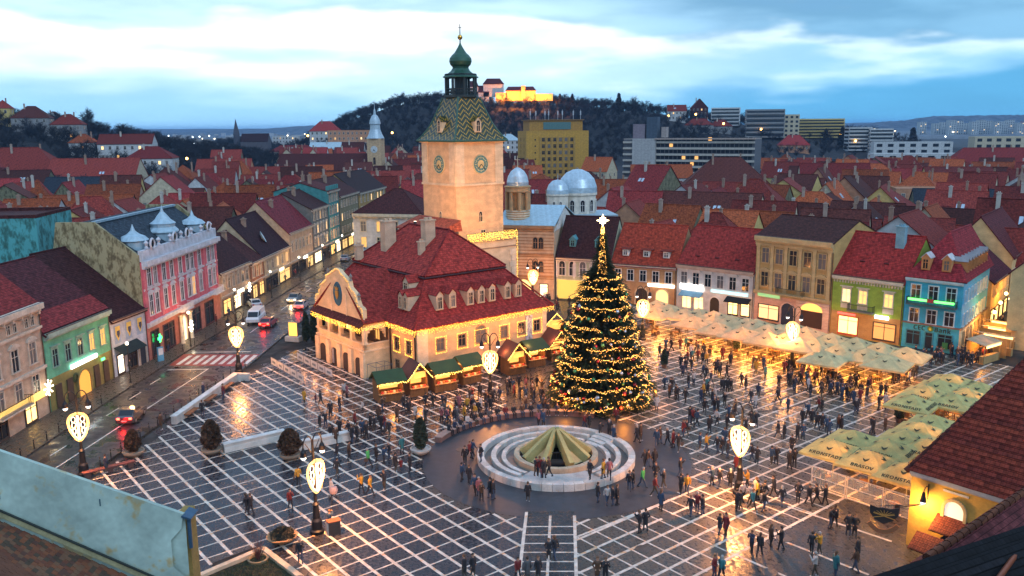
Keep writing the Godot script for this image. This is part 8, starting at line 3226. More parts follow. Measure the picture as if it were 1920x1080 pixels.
func hills():
	var wood := pl(0.02, 0.022, 0.028, 0.95, "mottle", 0.06)
	hill_mesh(HILLS[0], "castle_hill", wood)
	hill_mesh(HILLS[1], "left_hill", wood)
	hill_mesh(HILLS[2], "church_knoll", wood)
	# far ridges on the plain
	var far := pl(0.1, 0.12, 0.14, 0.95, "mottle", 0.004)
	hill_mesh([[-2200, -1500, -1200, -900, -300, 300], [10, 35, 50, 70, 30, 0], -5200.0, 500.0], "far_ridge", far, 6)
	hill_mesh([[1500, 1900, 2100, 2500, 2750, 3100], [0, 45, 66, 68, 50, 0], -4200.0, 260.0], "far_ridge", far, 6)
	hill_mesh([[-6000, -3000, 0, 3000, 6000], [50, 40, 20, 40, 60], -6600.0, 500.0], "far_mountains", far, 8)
	# bare wood over the castle hill, read as one mass
	var where := []
	var tints := []
	for i in 5200:
		var x := rng.randf_range(-205, 330)
		var z := rng.randf_range(-960, -560)
		var y := hill_height(HILLS[0], x, z)
		if y < 5 or (x > 165 and z > -770 and rng.randf() < 0.8) or (absf(x + 8) < 45 and z > -830 and z < -780):
			continue
		where.append(Transform3D(Basis(Vector3.UP, rng.randf() * TAU).scaled(Vector3.ONE * rng.randf_range(7, 13)), V(x, y - 0.6, z)))
		var g := rng.randf_range(0.5, 1.5)
		tints.append(Color(0.011 * g, 0.011 * g, 0.016 * g))
	var f := many("forest", tree_mesh(150, 11, false), tinted(0.9), where, null, tints)
	tag(f, "dark leafless wood covering the castle hill", "forest")
	where = []
	tints = []
	for i in 2800:
		var x := rng.randf_range(-420, -100)
		var z := rng.randf_range(-640, -330)
		var y := hill_height(HILLS[1], x, z)
		if y < 2:
			continue
		where.append(Transform3D(Basis(Vector3.UP, rng.randf() * TAU).scaled(Vector3.ONE * rng.randf_range(6, 12)), V(x, y - 0.5, z)))
		var g := rng.randf_range(0.5, 1.4)
		tints.append(Color(0.012 * g, 0.013 * g, 0.018 * g))
	for i in 260:
		var x := rng.randf_range(-310, -225)
		var z := rng.randf_range(-900, -820)
		where.append(Transform3D(Basis(Vector3.UP, rng.randf() * TAU).scaled(Vector3.ONE * rng.randf_range(7, 11)), V(x, hill_height(HILLS[2], x, z) - 0.5, z)))
		tints.append(Color(0.02, 0.022, 0.028))
	f = many("forest", tree_mesh(150, 12, false), tinted(0.9), where, null, tints)
	tag(f, "dark leafless wood between the houses on the left hill", "forest")
	# single trees one can tell apart on the skylines and in courts
	var ink := Color(0.02, 0.022, 0.028)
	var trees := [
		[V(94.01, 40.85, -747.53), 17.0, 2, "dark ragged pine standing tallest on the castle hill's skyline"], [V(107.61, 39.92, -751.77), 17.0, 1, "tall thin leafless tree right of the ragged pine on the skyline"], [V(43.57, 46.04, -757.08), 12.0, 2, "dark conifer just right of the floodlit fortress"], [V(54.2, 45.01, -754.91), 13.0, 2, "leaning conifer, second right of the floodlit fortress"],
		[V(80.58, 42.45, -752.09), 12.0, 0, "pale bare tree between the conifers and the ragged pine"], [V(117.19, 36.48, -738.23), 9.0, 0, "small bare tree low on the hill's right slope"], [V(152.93, 38.95, -793.79), 10.0, 0, "spreading bare tree above the white lit villa"], [V(191, 32.95, -794.28), 9.0, 0, "bare tree behind the dark gabled chalet"],
		[V(-238.67, 27.93, -484.94), 15.0, 0, "bare round tree beside the red hillside house, left"], [V(-2339.95, 0, -4996.1), 11.0, 0, "small bare tree between two hillside houses, left"], [V(-1268.18, 0, -2857.04), 14.0, 0, "broad bare tree above the white gabled villa, left"], [V(-1227.27, 0, -2832.4), 13.0, 0, "bare tree just right of the broad one above the white villa"],
		[V(-98.85, 50.96, -791.99), 12.0, 1, "tall bare tree high on the hill, left of the tower"], [V(-145.89, 31.55, -739.75), 10.0, 0, "lowest bare tree on the hill's left end"], [V(-124.28, 43.33, -780.04), 11.0, 0, "bare tree halfway down the hill's left flank"],
		[V(232.08, 18.06, -698.87), 14.0, 2, "dark poplar-like conifer between the pale flats"], [V(260.11, 12.43, -671.14), 16.0, 2, "dark tall conifer beside the yellow flats"], [V(252.75, 14.67, -685.74), 12.0, 2, "dark conifer in front of the yellow flats"], [V(337.19, 0, -717.36), 26.0, 2, "dark conifer before the distant tower blocks"],
		[V(-78.75, -0, -466.39), 12.0, 0, "bare tree left of the yellow gable house"], [V(99.41, 0, -923.02), 24.0, 2, "dark conifer before the ornate white villa"], [V(-82.31, 0, -698.56), 15.0, 1, "thin bare poplar right behind the small clock steeple"],
	]
	for s in trees:
		town_tree(s[3], s[0], s[1], s[2], ink)


func floodlit_fortress():
	var at := V(5.15, 47.83, -759.27)
	at.y = 52.5
	var t := thing("fortress", "hilltop fortress, its long wall floodlit yellow under red roofs", "fortress", at + V(0, 0, 0))
	var wall := glow_stone()
	var g := Geo.new()
	g.box(V(4, 4.5, 0), V(26, 9, 8))
	g.box(V(-13, 3.6, 1), V(10, 7.2, 6))
	g.box(V(24, 3.0, 1), V(16, 6.0, 6))
	g.box(V(6, 7, 4.2), V(3.5, 12, 3))
	put("wall", g, wall, t)
	var r := Geo.new()
	r.slab([V(-9.5, 9, 4.4), V(17.5, 9, 4.4), V(15, 12.5, 0), V(-7, 12.5, 0)], 0.3)
	r.slab([V(17.5, 9, -4.4), V(-9.5, 9, -4.4), V(-7, 12.5, 0), V(15, 12.5, 0)], 0.3)
	put("roof", r, tiled(0.16, 0.035, 0.04), t)
	for s in [[-32, 0, 16, 8, 6], [-20, 4, 18, 11, 5], [-38, 2, 9, 11, 5]]:
		var h := Geo.new()
		h.box(V(s[0], s[3] / 2.0 + s[1], -7), V(s[2], s[3], 8))
		var hw := put("inner_house", h, pl(0.5, 0.5, 0.52), t)
		var hr := Geo.new()
		var y: float = s[3] + s[1]
		var x: float = s[0]
		var w: float = s[2] / 2.0 + 0.5
		hr.slab([V(x - w, y, -2.5), V(x + w, y, -2.5), V(x + w * 0.6, y + s[4], -7), V(x - w * 0.6, y + s[4], -7)], 0.3)
		hr.slab([V(x + w, y, -2.5), V(x + w, y, -11.5), V(x + w * 0.6, y + s[4], -7)], 0.3)
		hr.slab([V(x - w, y, -11.5), V(x - w, y, -2.5), V(x - w * 0.6, y + s[4], -7)], 0.3)
		put("roof", hr, tiled(0.1, 0.028, 0.035), hw)
	for k in 5:
		var l := thing("floodlight", "small floodlight at the foot of the fortress wall, %s from the left" % ordinal(k), "lamp", at + V(-14 + k * 10, 0.3, 14), 0, "floodlights of the fortress")
		put("housing", box_geo(V(0.8, 0.6, 0.5)), metal(0.05, 0.05, 0.05), l)
		put("lamp_face", box_geo(V(0.7, 0.5, 0.06)), glow(1.0, 0.7, 0.3, 3.0), l, V(0, 0, -0.3))
		lamp(at + V(-14 + k * 10, 1.5, 12.8), Color(1.0, 0.55, 0.1), 420, 0.4)


func glow_stone() -> Material:
	return pl(0.6, 0.42, 0.2)


# a slab block: storeys of windows or balcony bands on front and one end
func block(nm: String, label: String, m: Vector3, w: float, d: float, h: float, turn: float, wm: Material, floors: int, cols: int, bands: bool, group := "") -> Node3D:
	var ax := V(cos(turn), 0, -sin(turn))
	var az := V(sin(turn), 0, cos(turn))
	var t := thing(nm, label, "building", m - ax * w / 2 + az * d / 2, turn, group)
	walls(t, w, d, h, 0, "flat", wm)
	roof(t, w, d, h, 0, "flat", wm)
	var fh := h / floors
	var dark := glass()
	if bands:
		for f in floors:
			put("window_band", box_geo(V(w * 0.96, fh * 0.5, 0.1)), dark, t, V(w / 2, (f + 0.55) * fh, 0.0))
			put("balcony", box_geo(V(w, fh * 0.32, 1.2)), wm, t, V(w / 2, (f + 0.18) * fh, 0.55))
			put("window_band", box_geo(V(0.1, fh * 0.5, d * 0.9)), dark, t, V(0.0, (f + 0.55) * fh, -d / 2))
	else:
		for f in floors:
			for c in cols:
				var o := put("window", meshes.pane_box, dark if rng.randf() > 0.07 else glow(1.0, 0.65, 0.3, 1.0), t, V(w * (c + 0.5) / cols, (f + 0.55) * fh, 0.02))
				o.scale = V(w / cols * 0.5, fh * 0.5, 1)
	return t


func landmarks():
	var b := Geo.new()
	b.box(Vector3.ZERO, V(1, 1, 0.16))
	meshes.pane_box = b.mesh()
	# big ochre hotel
	var m := V(22.81, -0, -466.31)
	var k := 440.0 / 1580.0
	var t := block("ochre_hotel", "tall ochre hotel with a recessed top floor and masts on its roof", m, 34, 24, 27.5, 0.18, pl(0.52, 0.29, 0.045), 7, 1, false)
	for c in t.get_children():
		if (c.name as String).begins_with("window"):
			c.free()
	var fm := pl(0.45, 0.27, 0.07)
	for f in 7:
		for c in 6:
			win(t, V(9.2 + c * 3.1, 3.0 + f * 3.4, 0), 1.5, 1.9, 0, fm, 0.0)
		put("window", meshes.pane_box, glass(), t, V(4.8, 3.0 + f * 3.4, 0.02)).scale = V(0.7, 0.8, 1)
		for c in 2:
			win(t, V(0, 3.0 + f * 3.4, -6 - c * 9.0), 1.2, 1.9, 0, fm, 0, -PI / 2)
	for c in 7:
		put("pier", box_geo(V(0.6, 24, 0.5)), fm, t, V(7.6 + c * 3.1, 13, 0.2))
	put("top_floor", box_geo(V(29, 6.0, 17)), pl(0.42, 0.22, 0.04), t, V(16.5, 30.4, -10))
	put("glass_band", box_geo(V(15.0, 3.8, 0.3)), metal(0.1, 0.2, 0.2, 0.2, 0.3), t, V(17.0, 30.6, -1.4))
	put("roof_slab", box_geo(V(30.5, 0.5, 18.5)), pl(0.25, 0.14, 0.05), t, V(16.5, 33.6, -10))
	for q in [3.0, 6.0, 11.0, 13.0, 18.0, 20.5, 26.5, 30.5]:
		var mg := Geo.new()
		mg.bar(V(q, 33.8, -4), V(q, 38.5 + fmod(q, 2.0), -4), 0.14, 0.1, 4)
		mg.box(V(q, 37.2, -4), V(0.6, 2.2, 0.4))
		put("mast", mg, pl(0.45, 0.5, 0.55), t)
	# long grey modern hotel with a blank tower bay
	m = V(89.66, -0, -416.4)
	t = thing("grey_hotel", "long pale grey modern hotel with balcony bands and a blank stair bay", "hotel", V(56.55, -0, -428.15), yaw(V(56.55, -0, -428.15), V(114.16, 0, -399.09)))
	var len := (V(56.55, -0, -428.15)).distance_to(V(114.16, 0, -399.09))
	var grey := pl(0.42, 0.42, 0.42)
	var hh := 23.5
	walls(t, len, 16, hh, 0, "flat", pl(0.1, 0.11, 0.13))
	roof(t, len, 16, hh, 0, "flat", pl(0.3, 0.27, 0.25))
	put("stair_bay", box_geo(V(len * 0.185, hh + 0.4, 1.6)), grey, t, V(len * 0.17, hh / 2 + 0.2, 0.6))
	for f in 8:
		var y := 1.5 + f * 2.95
		put("balcony", box_geo(V(len * 0.735, 0.95, 1.1)), pl(0.5, 0.47, 0.42), t, V(len * 0.632, y, 0.5))
		put("balcony", box_geo(V(len * 0.075, 0.95, 1.1)), pl(0.5, 0.47, 0.42), t, V(len * 0.038, y, 0.5))
		for c in 22:
			put("window", meshes.pane_box, glass() if rng.randf() > 0.04 else glow(1.0, 0.5, 0.15, 0.8), t, V(len * (0.28 + c * 0.0327), y + 1.5, 0.03)).scale = V(len * 0.026, 1.6, 1)
	put("roof_slab", box_geo(V(len * 0.75, 0.7, 2.2)), pl(0.4, 0.32, 0.28), t, V(len * 0.63, hh + 0.3, 0.8))
	for s in [[0.1, 3.0, 7.5, 0.24, 0.2, 0.24], [0.205, 2.8, 11.0, 0.06, 0.09, 0.13], [0.3, 1.2, 6.0, 0.35, 0.3, 0.28]]:
		put("roof_stack", box_geo(V(s[1] * 2, s[2], 4)), pl(s[3], s[4], s[5]), t, V(len * s[0], hh + s[2] / 2, -6))
	# ornate white villa and others on the slopes
	var vm := V(110.3, -0, -957.53)
	t = town_house("ornate white villa with stepped gable and a pointed turret, below the wood", V(vm.x, 0, vm.z), 42, 22, 24, 8, 0.1, "gable", tiled(0.16, 0.05, 0.05), pl(0.5, 0.5, 0.46))
	var tg := Geo.new()
	tg.lathe([P(4, 0), P(4, 30), P(4.6, 31), P(0.3, 42), P(0.1, 47)], 10, V(36, 0, 1))
	put("turret", tg, pl(0.4, 0.45, 0.48), t)
	tg = Geo.new()
	tg.extr(PackedVector2Array([P(14, 20), P(26, 20), P(26, 27), P(23, 28), P(22, 32), P(20, 36), P(18, 32), P(17, 28), P(14, 27)]), 0, 1.5)
	put("stepped_gable", tg, pl(0.5, 0.5, 0.46), t)
	# small clock steeple with its long nave
	var cm := V(-67.63, 0, -435.87)
	t = thing("steeple_church", "long dark red nave with a small cream clock steeple and silver cap", "church", V(cm.x, 0, cm.z), -0.12)
	walls(t, 4, 8, 10, 0, "flat", pl(0.5, 0.36, 0.22))
	var ng := Geo.new()
	ng.box(V(-27, 4.5, -3), V(54, 9.0, 14))
	put("nave", ng, pl(0.4, 0.36, 0.3), t)
	ng = Geo.new()
	ng.slab([V(-55, 8.8, 4.6), V(0.5, 8.8, 4.6), V(0.5, 17.5, -3), V(-53, 17.5, -3)], 0.3)
	ng.slab([V(0.5, 8.8, -10.6), V(-55, 8.8, -10.6), V(-53, 17.5, -3), V(0.5, 17.5, -3)], 0.3)
	put("roof", ng, tiled(0.11, 0.03, 0.028), t)
	ng = Geo.new()
	ng.box(V(-1.5, 12.5, -1), V(7.2, 25, 7.2))
	var stw := put("steeple", ng, pl(0.55, 0.38, 0.22), t)
	put("cap", turned([P(4.7, 25), P(3.6, 27), P(2.7, 29.5), P(2.5, 32), P(3.0, 32.2), P(2.7, 34), P(1.6, 36.2), P(0.7, 37), P(0.5, 39), P(0.15, 40), P(0.1, 44)], 12), metal(0.4, 0.52, 0.6, 0.45, 0.3), stw, V(-1.5, 0, -1))
	var dl := put("clock_face", turned([P(0.0001, 0.1), P(1.7, 0.1), P(1.8, 0)], 18), pl(0.55, 0.6, 0.62), stw, V(-1.5, 19.5, 2.6))
	dl.rotation.x = PI / 2
	put("hand", box_geo(V(0.25, 0.06, 1.2)), pl(0.02, 0.02, 0.02), dl, V(0.2, 0.15, 0.4), 0.6)
	put("hand", box_geo(V(0.25, 0.06, 1.0)), pl(0.02, 0.02, 0.02), dl, V(-0.2, 0.15, 0.4), -0.6)
	win(stw, V(-1.5, 13.5, 2.6), 1.1, 3.0, 2, pl(0.3, 0.2, 0.12))
	# dark church on the knoll
	var kc := V(-258.68, 9.97, -818.88)
	t = thing("knoll_church", "dark church with pointed spire on a wooded knoll over the plain", "church", kc)
	walls(t, 26, 12, 9, 7, "gable", pl(0.1, 0.09, 0.1))
	roof(t, 26, 12, 9, 7, "gable", tiled(0.05, 0.02, 0.022))
	put("steeple", turned([P(3, 0), P(3, 15), P(3.3, 15.2), P(0.1, 30)], 8), pl(0.07, 0.07, 0.09), t, V(-5, 0, -5))



func tint_of(c: String) -> Material:
	var f: float = [0.65, 0.85, 1.0, 1.25][rng.randi() % 4]
	match c:
		"R": return tiled(0.3 * f, 0.052 * f, 0.04 * f)
		"D": return tiled(0.13 * f, 0.038 * f, 0.03 * f)
		"O": return tiled(0.44 * f, 0.11 * f, 0.04 * f)
		"C": return tiled(0.36 * f, 0.05 * f, 0.05 * f)
		"K": return tiled(0.035, 0.05, 0.075)
		"B": return metal(0.42, 0.55, 0.62, 0.5, 0.2)
		"W": return pl(0.52, 0.54, 0.55)
		"P": return pl(0.55, 0.48, 0.34)
		"Y": return pl(0.58, 0.45, 0.16)
		"G": return pl(0.15, 0.15, 0.09, 0.95, "weather", 0.12)
		"T": return pl(0.12, 0.3, 0.32, 0.95, "weather", 0.12)
		"N": return pl(0.5, 0.25, 0.14)
		"L": return pl(0.26, 0.27, 0.28)
	return pl(0.3, 0.3, 0.3)


func town():
	var spots := []
	var list := [
		["broad dark red roof filling the view below the hillside houses, left", V(-168.86, 4.93, -347.31), 34, 22, 5, 9, 0.12, "gable", "R", "P"],
		["long slate-blue roof with a pale skylight pair, left", V(-156.35, 2.3, -313.59), 29, 12, 6, 5, 0.08, "gable", "K", "L"],
		["house under a steep orange pyramid roof, left", V(-148.3, 0.62, -265.47), 8, 8, 6.5, 8, 0.3, "hip", "O", "W"],
		["orange-roofed house behind the pink palace's slate mansard", V(-123.09, 0.21, -245.23), 26, 12, 6, 5.5, 0.1, "gable", "O", "G"],
		["dark old roof at the left edge above the teal warehouse", V(-184.63, 3.64, -318.97), 22, 14, 7, 5, 0.2, "gable", "D", "G"],
		["wide reddish roof at the left edge under the dark hill", V(-205.16, 8.34, -357.2), 34, 20, 6, 9, 0.2, "hip", "R", "L"],
		["olive gabled house at the left edge beside the pyramid roof", V(-151.22, 0.52, -255.08), 12, 12, 10, 4, 0.35, "cross", "D", "G"],
		["white villa with red mansard and lit entrance, left", V(-164.87, 8.64, -392.22), 20, 14, 9, 5, 0.15, "hip", "C", "W"],
		["white villa complex with two front gables on the left hillside", V(-189.61, 15.21, -423.78), 25, 14, 8.5, 4.5, 0.2, "gable", "R", "W"],
		["small white house with red roof by the orange street lamp, left hillside", V(-212.54, 18.44, -426.31), 12, 10, 6, 4, 0.25, "hip", "O", "W"],
		["large hillside house with white balcony rows and red roof, left", V(-231.15, 25.56, -449.53), 15, 12, 8, 5, 0.3, "hip", "R", "L"],
		["greenish-walled house under dark hipped roof on the left hilltop", V(-256.61, 30.19, -462.02), 18, 14, 7, 6, 0.3, "hip", "D", "L"],
		["tall narrow yellow-lit house at the left edge of the hilltop", V(-274.73, 33.67, -467.2), 8, 8, 9, 4, 0.3, "hip", "R", "Y"],
		["white gable-fronted house half hidden on the left hilltop", V(-266.64, 32.1, -503.21), 9, 9, 5, 4, 0.3, "cross", "D", "W"],
		["low building with pale blue-white roof and two skylights past the pink palace", V(-106.81, 0.24, -301.78), 15, 11, 2.5, 3.5, 0.05, "shed", "B", "G"],
		["olive fire-walled block right of the pale blue-white roof", V(-79.76, 0, -259.88), 15, 10, 9.5, 1.5, 0.05, "gable", "D", "G"],
		["olive fire-walled block left of the big crimson roof", V(-69.26, 0, -263.39), 13, 10, 10, 1.5, 0.05, "gable", "R", "G"],
		["orange-walled house under a red roof, left of the long nave", V(-131.22, 3.76, -390.72), 24, 14, 7, 6, 0.1, "gable", "R", "N"],
		["white many-storeyed house before the wooded hill's foot", V(-230.81, 6.4, -879.93), 26, 14, 16, 2, 0.1, "flat", "W", "W"],
		["long cream villa with red roof behind the nave", V(-150.19, 4.95, -591.72), 31, 13, 10, 4, 0.1, "hip", "C", "P"],
		["peach villa with flat roof at the wood's edge, left of the steeple", V(-115.01, 13.46, -630.89), 36, 16, 15, 2, 0.0, "flat", "N", "N"],
		["white house with crimson roof at the wooded hill's foot", V(-142.53, 16.55, -660.66), 22, 14, 12, 7, 0.0, "hip", "C", "W"],
		["pale house with teal roof below the peach villa", V(-126.97, 9.46, -615.2), 34, 14, 6, 5, 0.0, "gable", "B", "W"],
		["ochre-walled house with dark roof before the steeple church", V(-63.22, 0, -329.14), 17, 16, 9, 4, 0.35, "gable", "D", "Y"],
		["yellow gable-fronted house just left of the clock tower", V(-36.72, 0, -302.3), 13, 12, 7.5, 5, 0.15, "cross", "D", "Y"],
		["red-roofed house between the yellow gable and the clock tower", V(-30.03, 0, -280.3), 12, 10, 7, 6, 0.0, "gable", "C", "P"],
		["pale blue domed pavilion right of the clock tower's clock", V(-1.79, 5.47, -574.97), 16, 12, 16, 4, 0.0, "hip", "B", "W"],
		["low wide dark teal roof behind the silver domes", V(29.85, 0.01, -359.52), 40, 22, 6, 2, 0.0, "hip", "K", "L"],
		["orange-red roofed house right of the silver domes", V(33.05, 0, -275.4), 22, 14, 6, 7, -0.1, "gable", "O", "P"],
		["white house with two gables under a red roof before the grey hotel", V(62.89, 0.01, -356.25), 25, 14, 9, 5, -0.1, "gable", "O", "W"],
		["pink-roofed tall house with a grey fire wall, behind the orange house", V(43.81, 0, -262.17), 12, 16, 11, 7, -0.7, "gable", "C", "G"],
		["crimson-roofed house with a white chimney stack behind the orange house", V(33.05, 0, -224.61), 14, 12, 7, 6, -0.3, "gable", "C", "W"],
		["big dark red hipped roof in front of the grey hotel's right end", V(81.88, 0, -322.41), 32, 22, 8, 10, -0.2, "hip", "D", "P"],
		["long dark maroon roof right behind the white house", V(51.56, 0, -217.98), 26, 14, 7, 6, -0.5, "gable", "D", "P"],
		["red dome-turreted hall with a plain crimson roof, right middle", V(126.98, 0, -333.91), 26, 14, 8, 7, -0.2, "gable", "C", "P"],
		["red-orange gable roof beside the pale stepped offices", V(146.25, 0, -347.27), 24, 14, 8, 6, -0.2, "hip", "O", "N"],
		["brown brick blank-walled house in the right middle", V(135.33, 0, -278.4), 18, 12, 9, 1.5, -0.25, "flat", "N", "N"],
		["crimson-roofed long house with small dormers, right", V(167.11, 0, -344.98), 26, 12, 6, 6, -0.2, "gable", "C", "W"],
		["yellow-fronted house with balconies, right", V(176.96, 0, -336.64), 24, 12, 10, 3, -0.3, "gable", "R", "Y"],
		["long red roof with a row of windows at the right edge", V(258.44, 0.11, -450.24), 52, 16, 9, 8, -0.2, "hip", "C", "W"],
		["greenish tarred roof with pale edge, right middle", V(131.26, 0, -248.34), 24, 12, 7, 4, -0.3, "gable", "K", "G"],
		["white-lit villa under red gables on the right slope", V(143.14, 34.52, -741.8), 16, 10, 8, 5, -0.1, "gable", "R", "W"],
		["tall dark gabled chalet with white balcony rails on the right slope", V(170.9, 35.67, -780.48), 15, 12, 10, 8, -0.1, "cross", "D", "D"],
		["dark red house beside a tall pink chimney below the chalet", V(154.11, 25.51, -702.27), 22, 12, 5, 5, -0.1, "hip", "R", "L"],
		["red-roofed bungalow below the white flats on the right slope", V(172.95, 24.48, -707.65), 18, 12, 5, 5, -0.1, "hip", "R", "L"],
		["red-walled house amid the dark conifers on the right", V(212.45, 10.32, -641.97), 22, 14, 5, 7, -0.2, "hip", "C", "N"],
	]
	for s in list:
		town_house(s[0], s[1], s[2], s[3], s[4], s[5], s[6], s[7], tint_of(s[8]), tint_of(s[9]), "", 0.1, -4.0)
		spots.append([P(s[1].x, s[1].z), maxf(s[2], s[3]) * 0.62])
	# the white corner building down the street
	var t := facade("white_corner_building", "white corner building with cream cornice and dark red roof at the street's bend", V(-39.0, 0, -207), V(-21.5, 0, -203), 16, 9.5, 5.5, "hip", tiled(0.1, 0.028, 0.028), pl(0.6, 0.6, 0.58))
	var pc := pl(0.66, 0.58, 0.42)
	row(t, 6.4, 0.6, 17.2, 4, 1.3, 2.4, 1, pc, 0.1)
	row(t, 2.5, 0.6, 17.2, 4, 1.3, 2.4, 0, pc, 0.2)
	cornice(t, 17.9, 9.2, 0.7, 0.7, pc)
	for k in 12:
		put("bracket", box_geo(V(0.3, 0.5, 0.5)), pc, t, V(0.7 + k * 1.5, 8.6, 0.25))
	# flats and offices
	var flats := [
		["white flats with balconies on the right slope", V(187.85, 29.63, -750.34), 24, 14, 15, -0.3, "W", 5, true], ["beige slab of flats left of the dark poplar-like conifer", V(206.18, 20.02, -697.08), 30, 14, 22, -0.2, "L", 6, true], ["cream flats just left of the poplar-like conifer", V(221.08, 19.8, -702.99), 28, 14, 18, -0.2, "P", 5, false],
		["long pale yellow flats right of the poplar-like conifer", V(259, 19.31, -718.15), 37, 12, 15, -0.2, "Y", 6, true], ["grey-white flats with dark balcony bands", V(266.2, 10.25, -655.75), 17, 12, 17, -0.1, "W", 6, true], ["second grey-white flats, right of the first", V(280.02, 9.11, -650.48), 17, 12, 17, -0.1, "W", 6, true],
		["beige office block at the right edge", V(394.19, 0, -681.93), 48, 20, 19, -0.25, "P", 4, false], ["pale stepped office building, blue-white, right middle", V(245, 0, -517.04), 50, 18, 12, -0.2, "W", 3, false], ["upper tier of the pale blue-white offices", V(285.48, 0, -609.02), 52, 12, 17, -0.2, "W", 4, false], ["low dark glass roofs of the market hall, right of the grey hotel", V(172.15, 0, -505.35), 44, 16, 9, -0.1, "K", 2, true],
	]
	for s in flats:
		block("block_of_flats", s[0], s[1], s[2], s[3], s[4], s[5], tint_of(s[6]), s[7], 7, s[8])
		spots.append([P(s[1].x, s[1].z), s[2] * 0.6])
	for k in 17:
		var u := 1702 + k * 13.2
		var q := V((u - 960) / 1580.0 * 2450, 0, -2400.0 + 40 * (k % 3))
		block("tower_block", "pale tower block in the distant row at the right, %s from the left" % ordinal(k), q, 19, 16, [34, 30, 38, 33, 36][k % 5], 0.1, pl(0.42, 0.46, 0.46) if k != 13 else pl(0.3, 0.14, 0.14), 8, 3, false, "tower blocks on the right horizon")
	var plain := []
	for k in 70:
		var z := rng.randf_range(-4200, -1500)
		var q := V(-z * rng.randf_range(-0.43, -0.2), 0, z)
		var w := rng.randf_range(9, 26)
		var o := put("far_building", box_geo(V(w, rng.randf_range(7, 18), 16)), pl([0.4, 0.2, 0.3][k % 3], [0.4, 0.21, 0.28][k % 3], [0.4, 0.23, 0.26][k % 3]), null, q + V(0, 6, 0))
		plain.append(o)
	plain.sort_custom(func(a, b): return a.position.x / -a.position.z < b.position.x / -b.position.z)
	for k in plain.size():
		tag(plain[k], "tiny pale building on the hazy plain at the left, %s from left" % ordinal(k), "building", "pale buildings on the left plain")
	for k in 60:
		var z := rng.randf_range(-3800, -1100)
		var left := k < 40
		var q := V(-z * (rng.randf_range(-0.42, -0.2) if left else rng.randf_range(0.3, 0.6)), rng.randf_range(6, 12), z)
		var b := Geo.new()
		b.ball(Vector3.ZERO, -z * 0.0008, 6)
		tag(put("far_light", b, glow(1.0, 0.85, 0.6, 6.0) if k % 3 else glow(0.8, 0.95, 1.0, 6.0), null, q), "pinprick %s street light on the %s plain" % ["warm" if k % 3 else "bluish", "left" if left else "right"], "lamp", "far lights on the plain")
	# old town filling: rows of houses set on a slanting grid, street by street
	var houses := []
	for zone in 2:
		var ang := 0.55 if zone == 1 else -0.1
		var gx := P(cos(ang), sin(ang))
		var gz := P(-sin(ang), cos(ang))
		for i in range(-34, 34):
			for j in range(-34, 8):
				var q := gx * (i * 16.5 + rng.randf_range(-2, 2)) + gz * (j * 14.5 - 150 + rng.randf_range(-1.5, 1.5))
				if q.y > -112:
					continue
				var d := q.length()
				var u := 960 + 1580 * q.x / (-q.y * 0.985 + 5.5)
				var v := 239 + 1580 * 30.0 / d
				var ok := false
				if zone == 1:
					ok = u > 1010 and u < 1960 and v > 336 and d > 150
					var side := (q - P(17, -143.6)).dot(P(0.69, -0.72))     # behind the hall row
					ok = ok and (side > 21 if q.x > 16 else q.y < -172)
					if u > 1130 and u < 1440 and v < 402 or u > 940 and u < 1120 and v < 385:
						ok = false
					if q.distance_to(P(13, -186)) < 17:
						ok = false
					if q.distance_to(P(78, -120)) < 20:
						ok = false
				else:
					ok = u > -60 and u < 1000 and v > 318
					var street := lerpf(-47, -32, clampf((-q.y - 135) / 125.0, 0, 1))
					ok = ok and (q.x < street - 21 or (q.y < -232 and q.x > street + 16) or q.y < -275)
					if u > 470 and u < 735 and v < 352 and v > 330:
						ok = false
					if q.y > -128 and q.x > -84:
						ok = false
				if not ok or terrain(q.x, q.y) > 7:
					continue
				for s in spots:
					if q.distance_to(s[0]) < s[1] + 6:
						ok = false
						break
				if ok:
					houses.append([q, d, ang, zone, u])
	houses.sort_custom(func(a, b): return a[1] < b[1])
	var band := {}
	for s in houses:
		var k := "%d_%d" % [s[3], int(s[1] / 34)]
		if not band.has(k):
			band[k] = []
		band[k].append(s)
	for k in band:
		var l: Array = band[k]
		l.sort_custom(func(a, b): return a[4] < b[4])
		for n in l.size():
			var s: Array = l[n]
			var rc: String = ["R", "D", "R", "C", "R", "O", "D", "R", "O"][rng.randi() % 9]
			var wc: String = ["P", "W", "W", "N", "P", "G", "Y"][rng.randi() % 7]
			var names := {"R": "red", "D": "dark maroon", "C": "crimson", "O": "orange", "K": "slate"}
			var row_no := int(k.split("_")[1]) - (3 if s[3] == 0 else 4)
			var label := "%s-roofed town house, %s from left in the %s row of %s old town" % [names[rc], ordinal(n), ordinal(maxi(0, row_no)), "left" if s[3] == 0 else "right"]
			town_house(label, V(s[0].x, terrain(s[0].x, s[0].y), s[0].y), rng.randf_range(12, 17), rng.randf_range(10, 14), rng.randf_range(5.0, 8.5), rng.randf_range(4.5, 7.0), -s[2] + (PI / 2 if rng.randf() < 0.3 else 0.0) + rng.randf_range(-0.12, 0.12), ["gable", "gable", "gable", "hip", "cross"][rng.randi() % 5], tint_of(rc), tint_of(wc), "old town houses of the %s" % ("left" if s[3] == 0 else "right"), 0.05, -2.0)
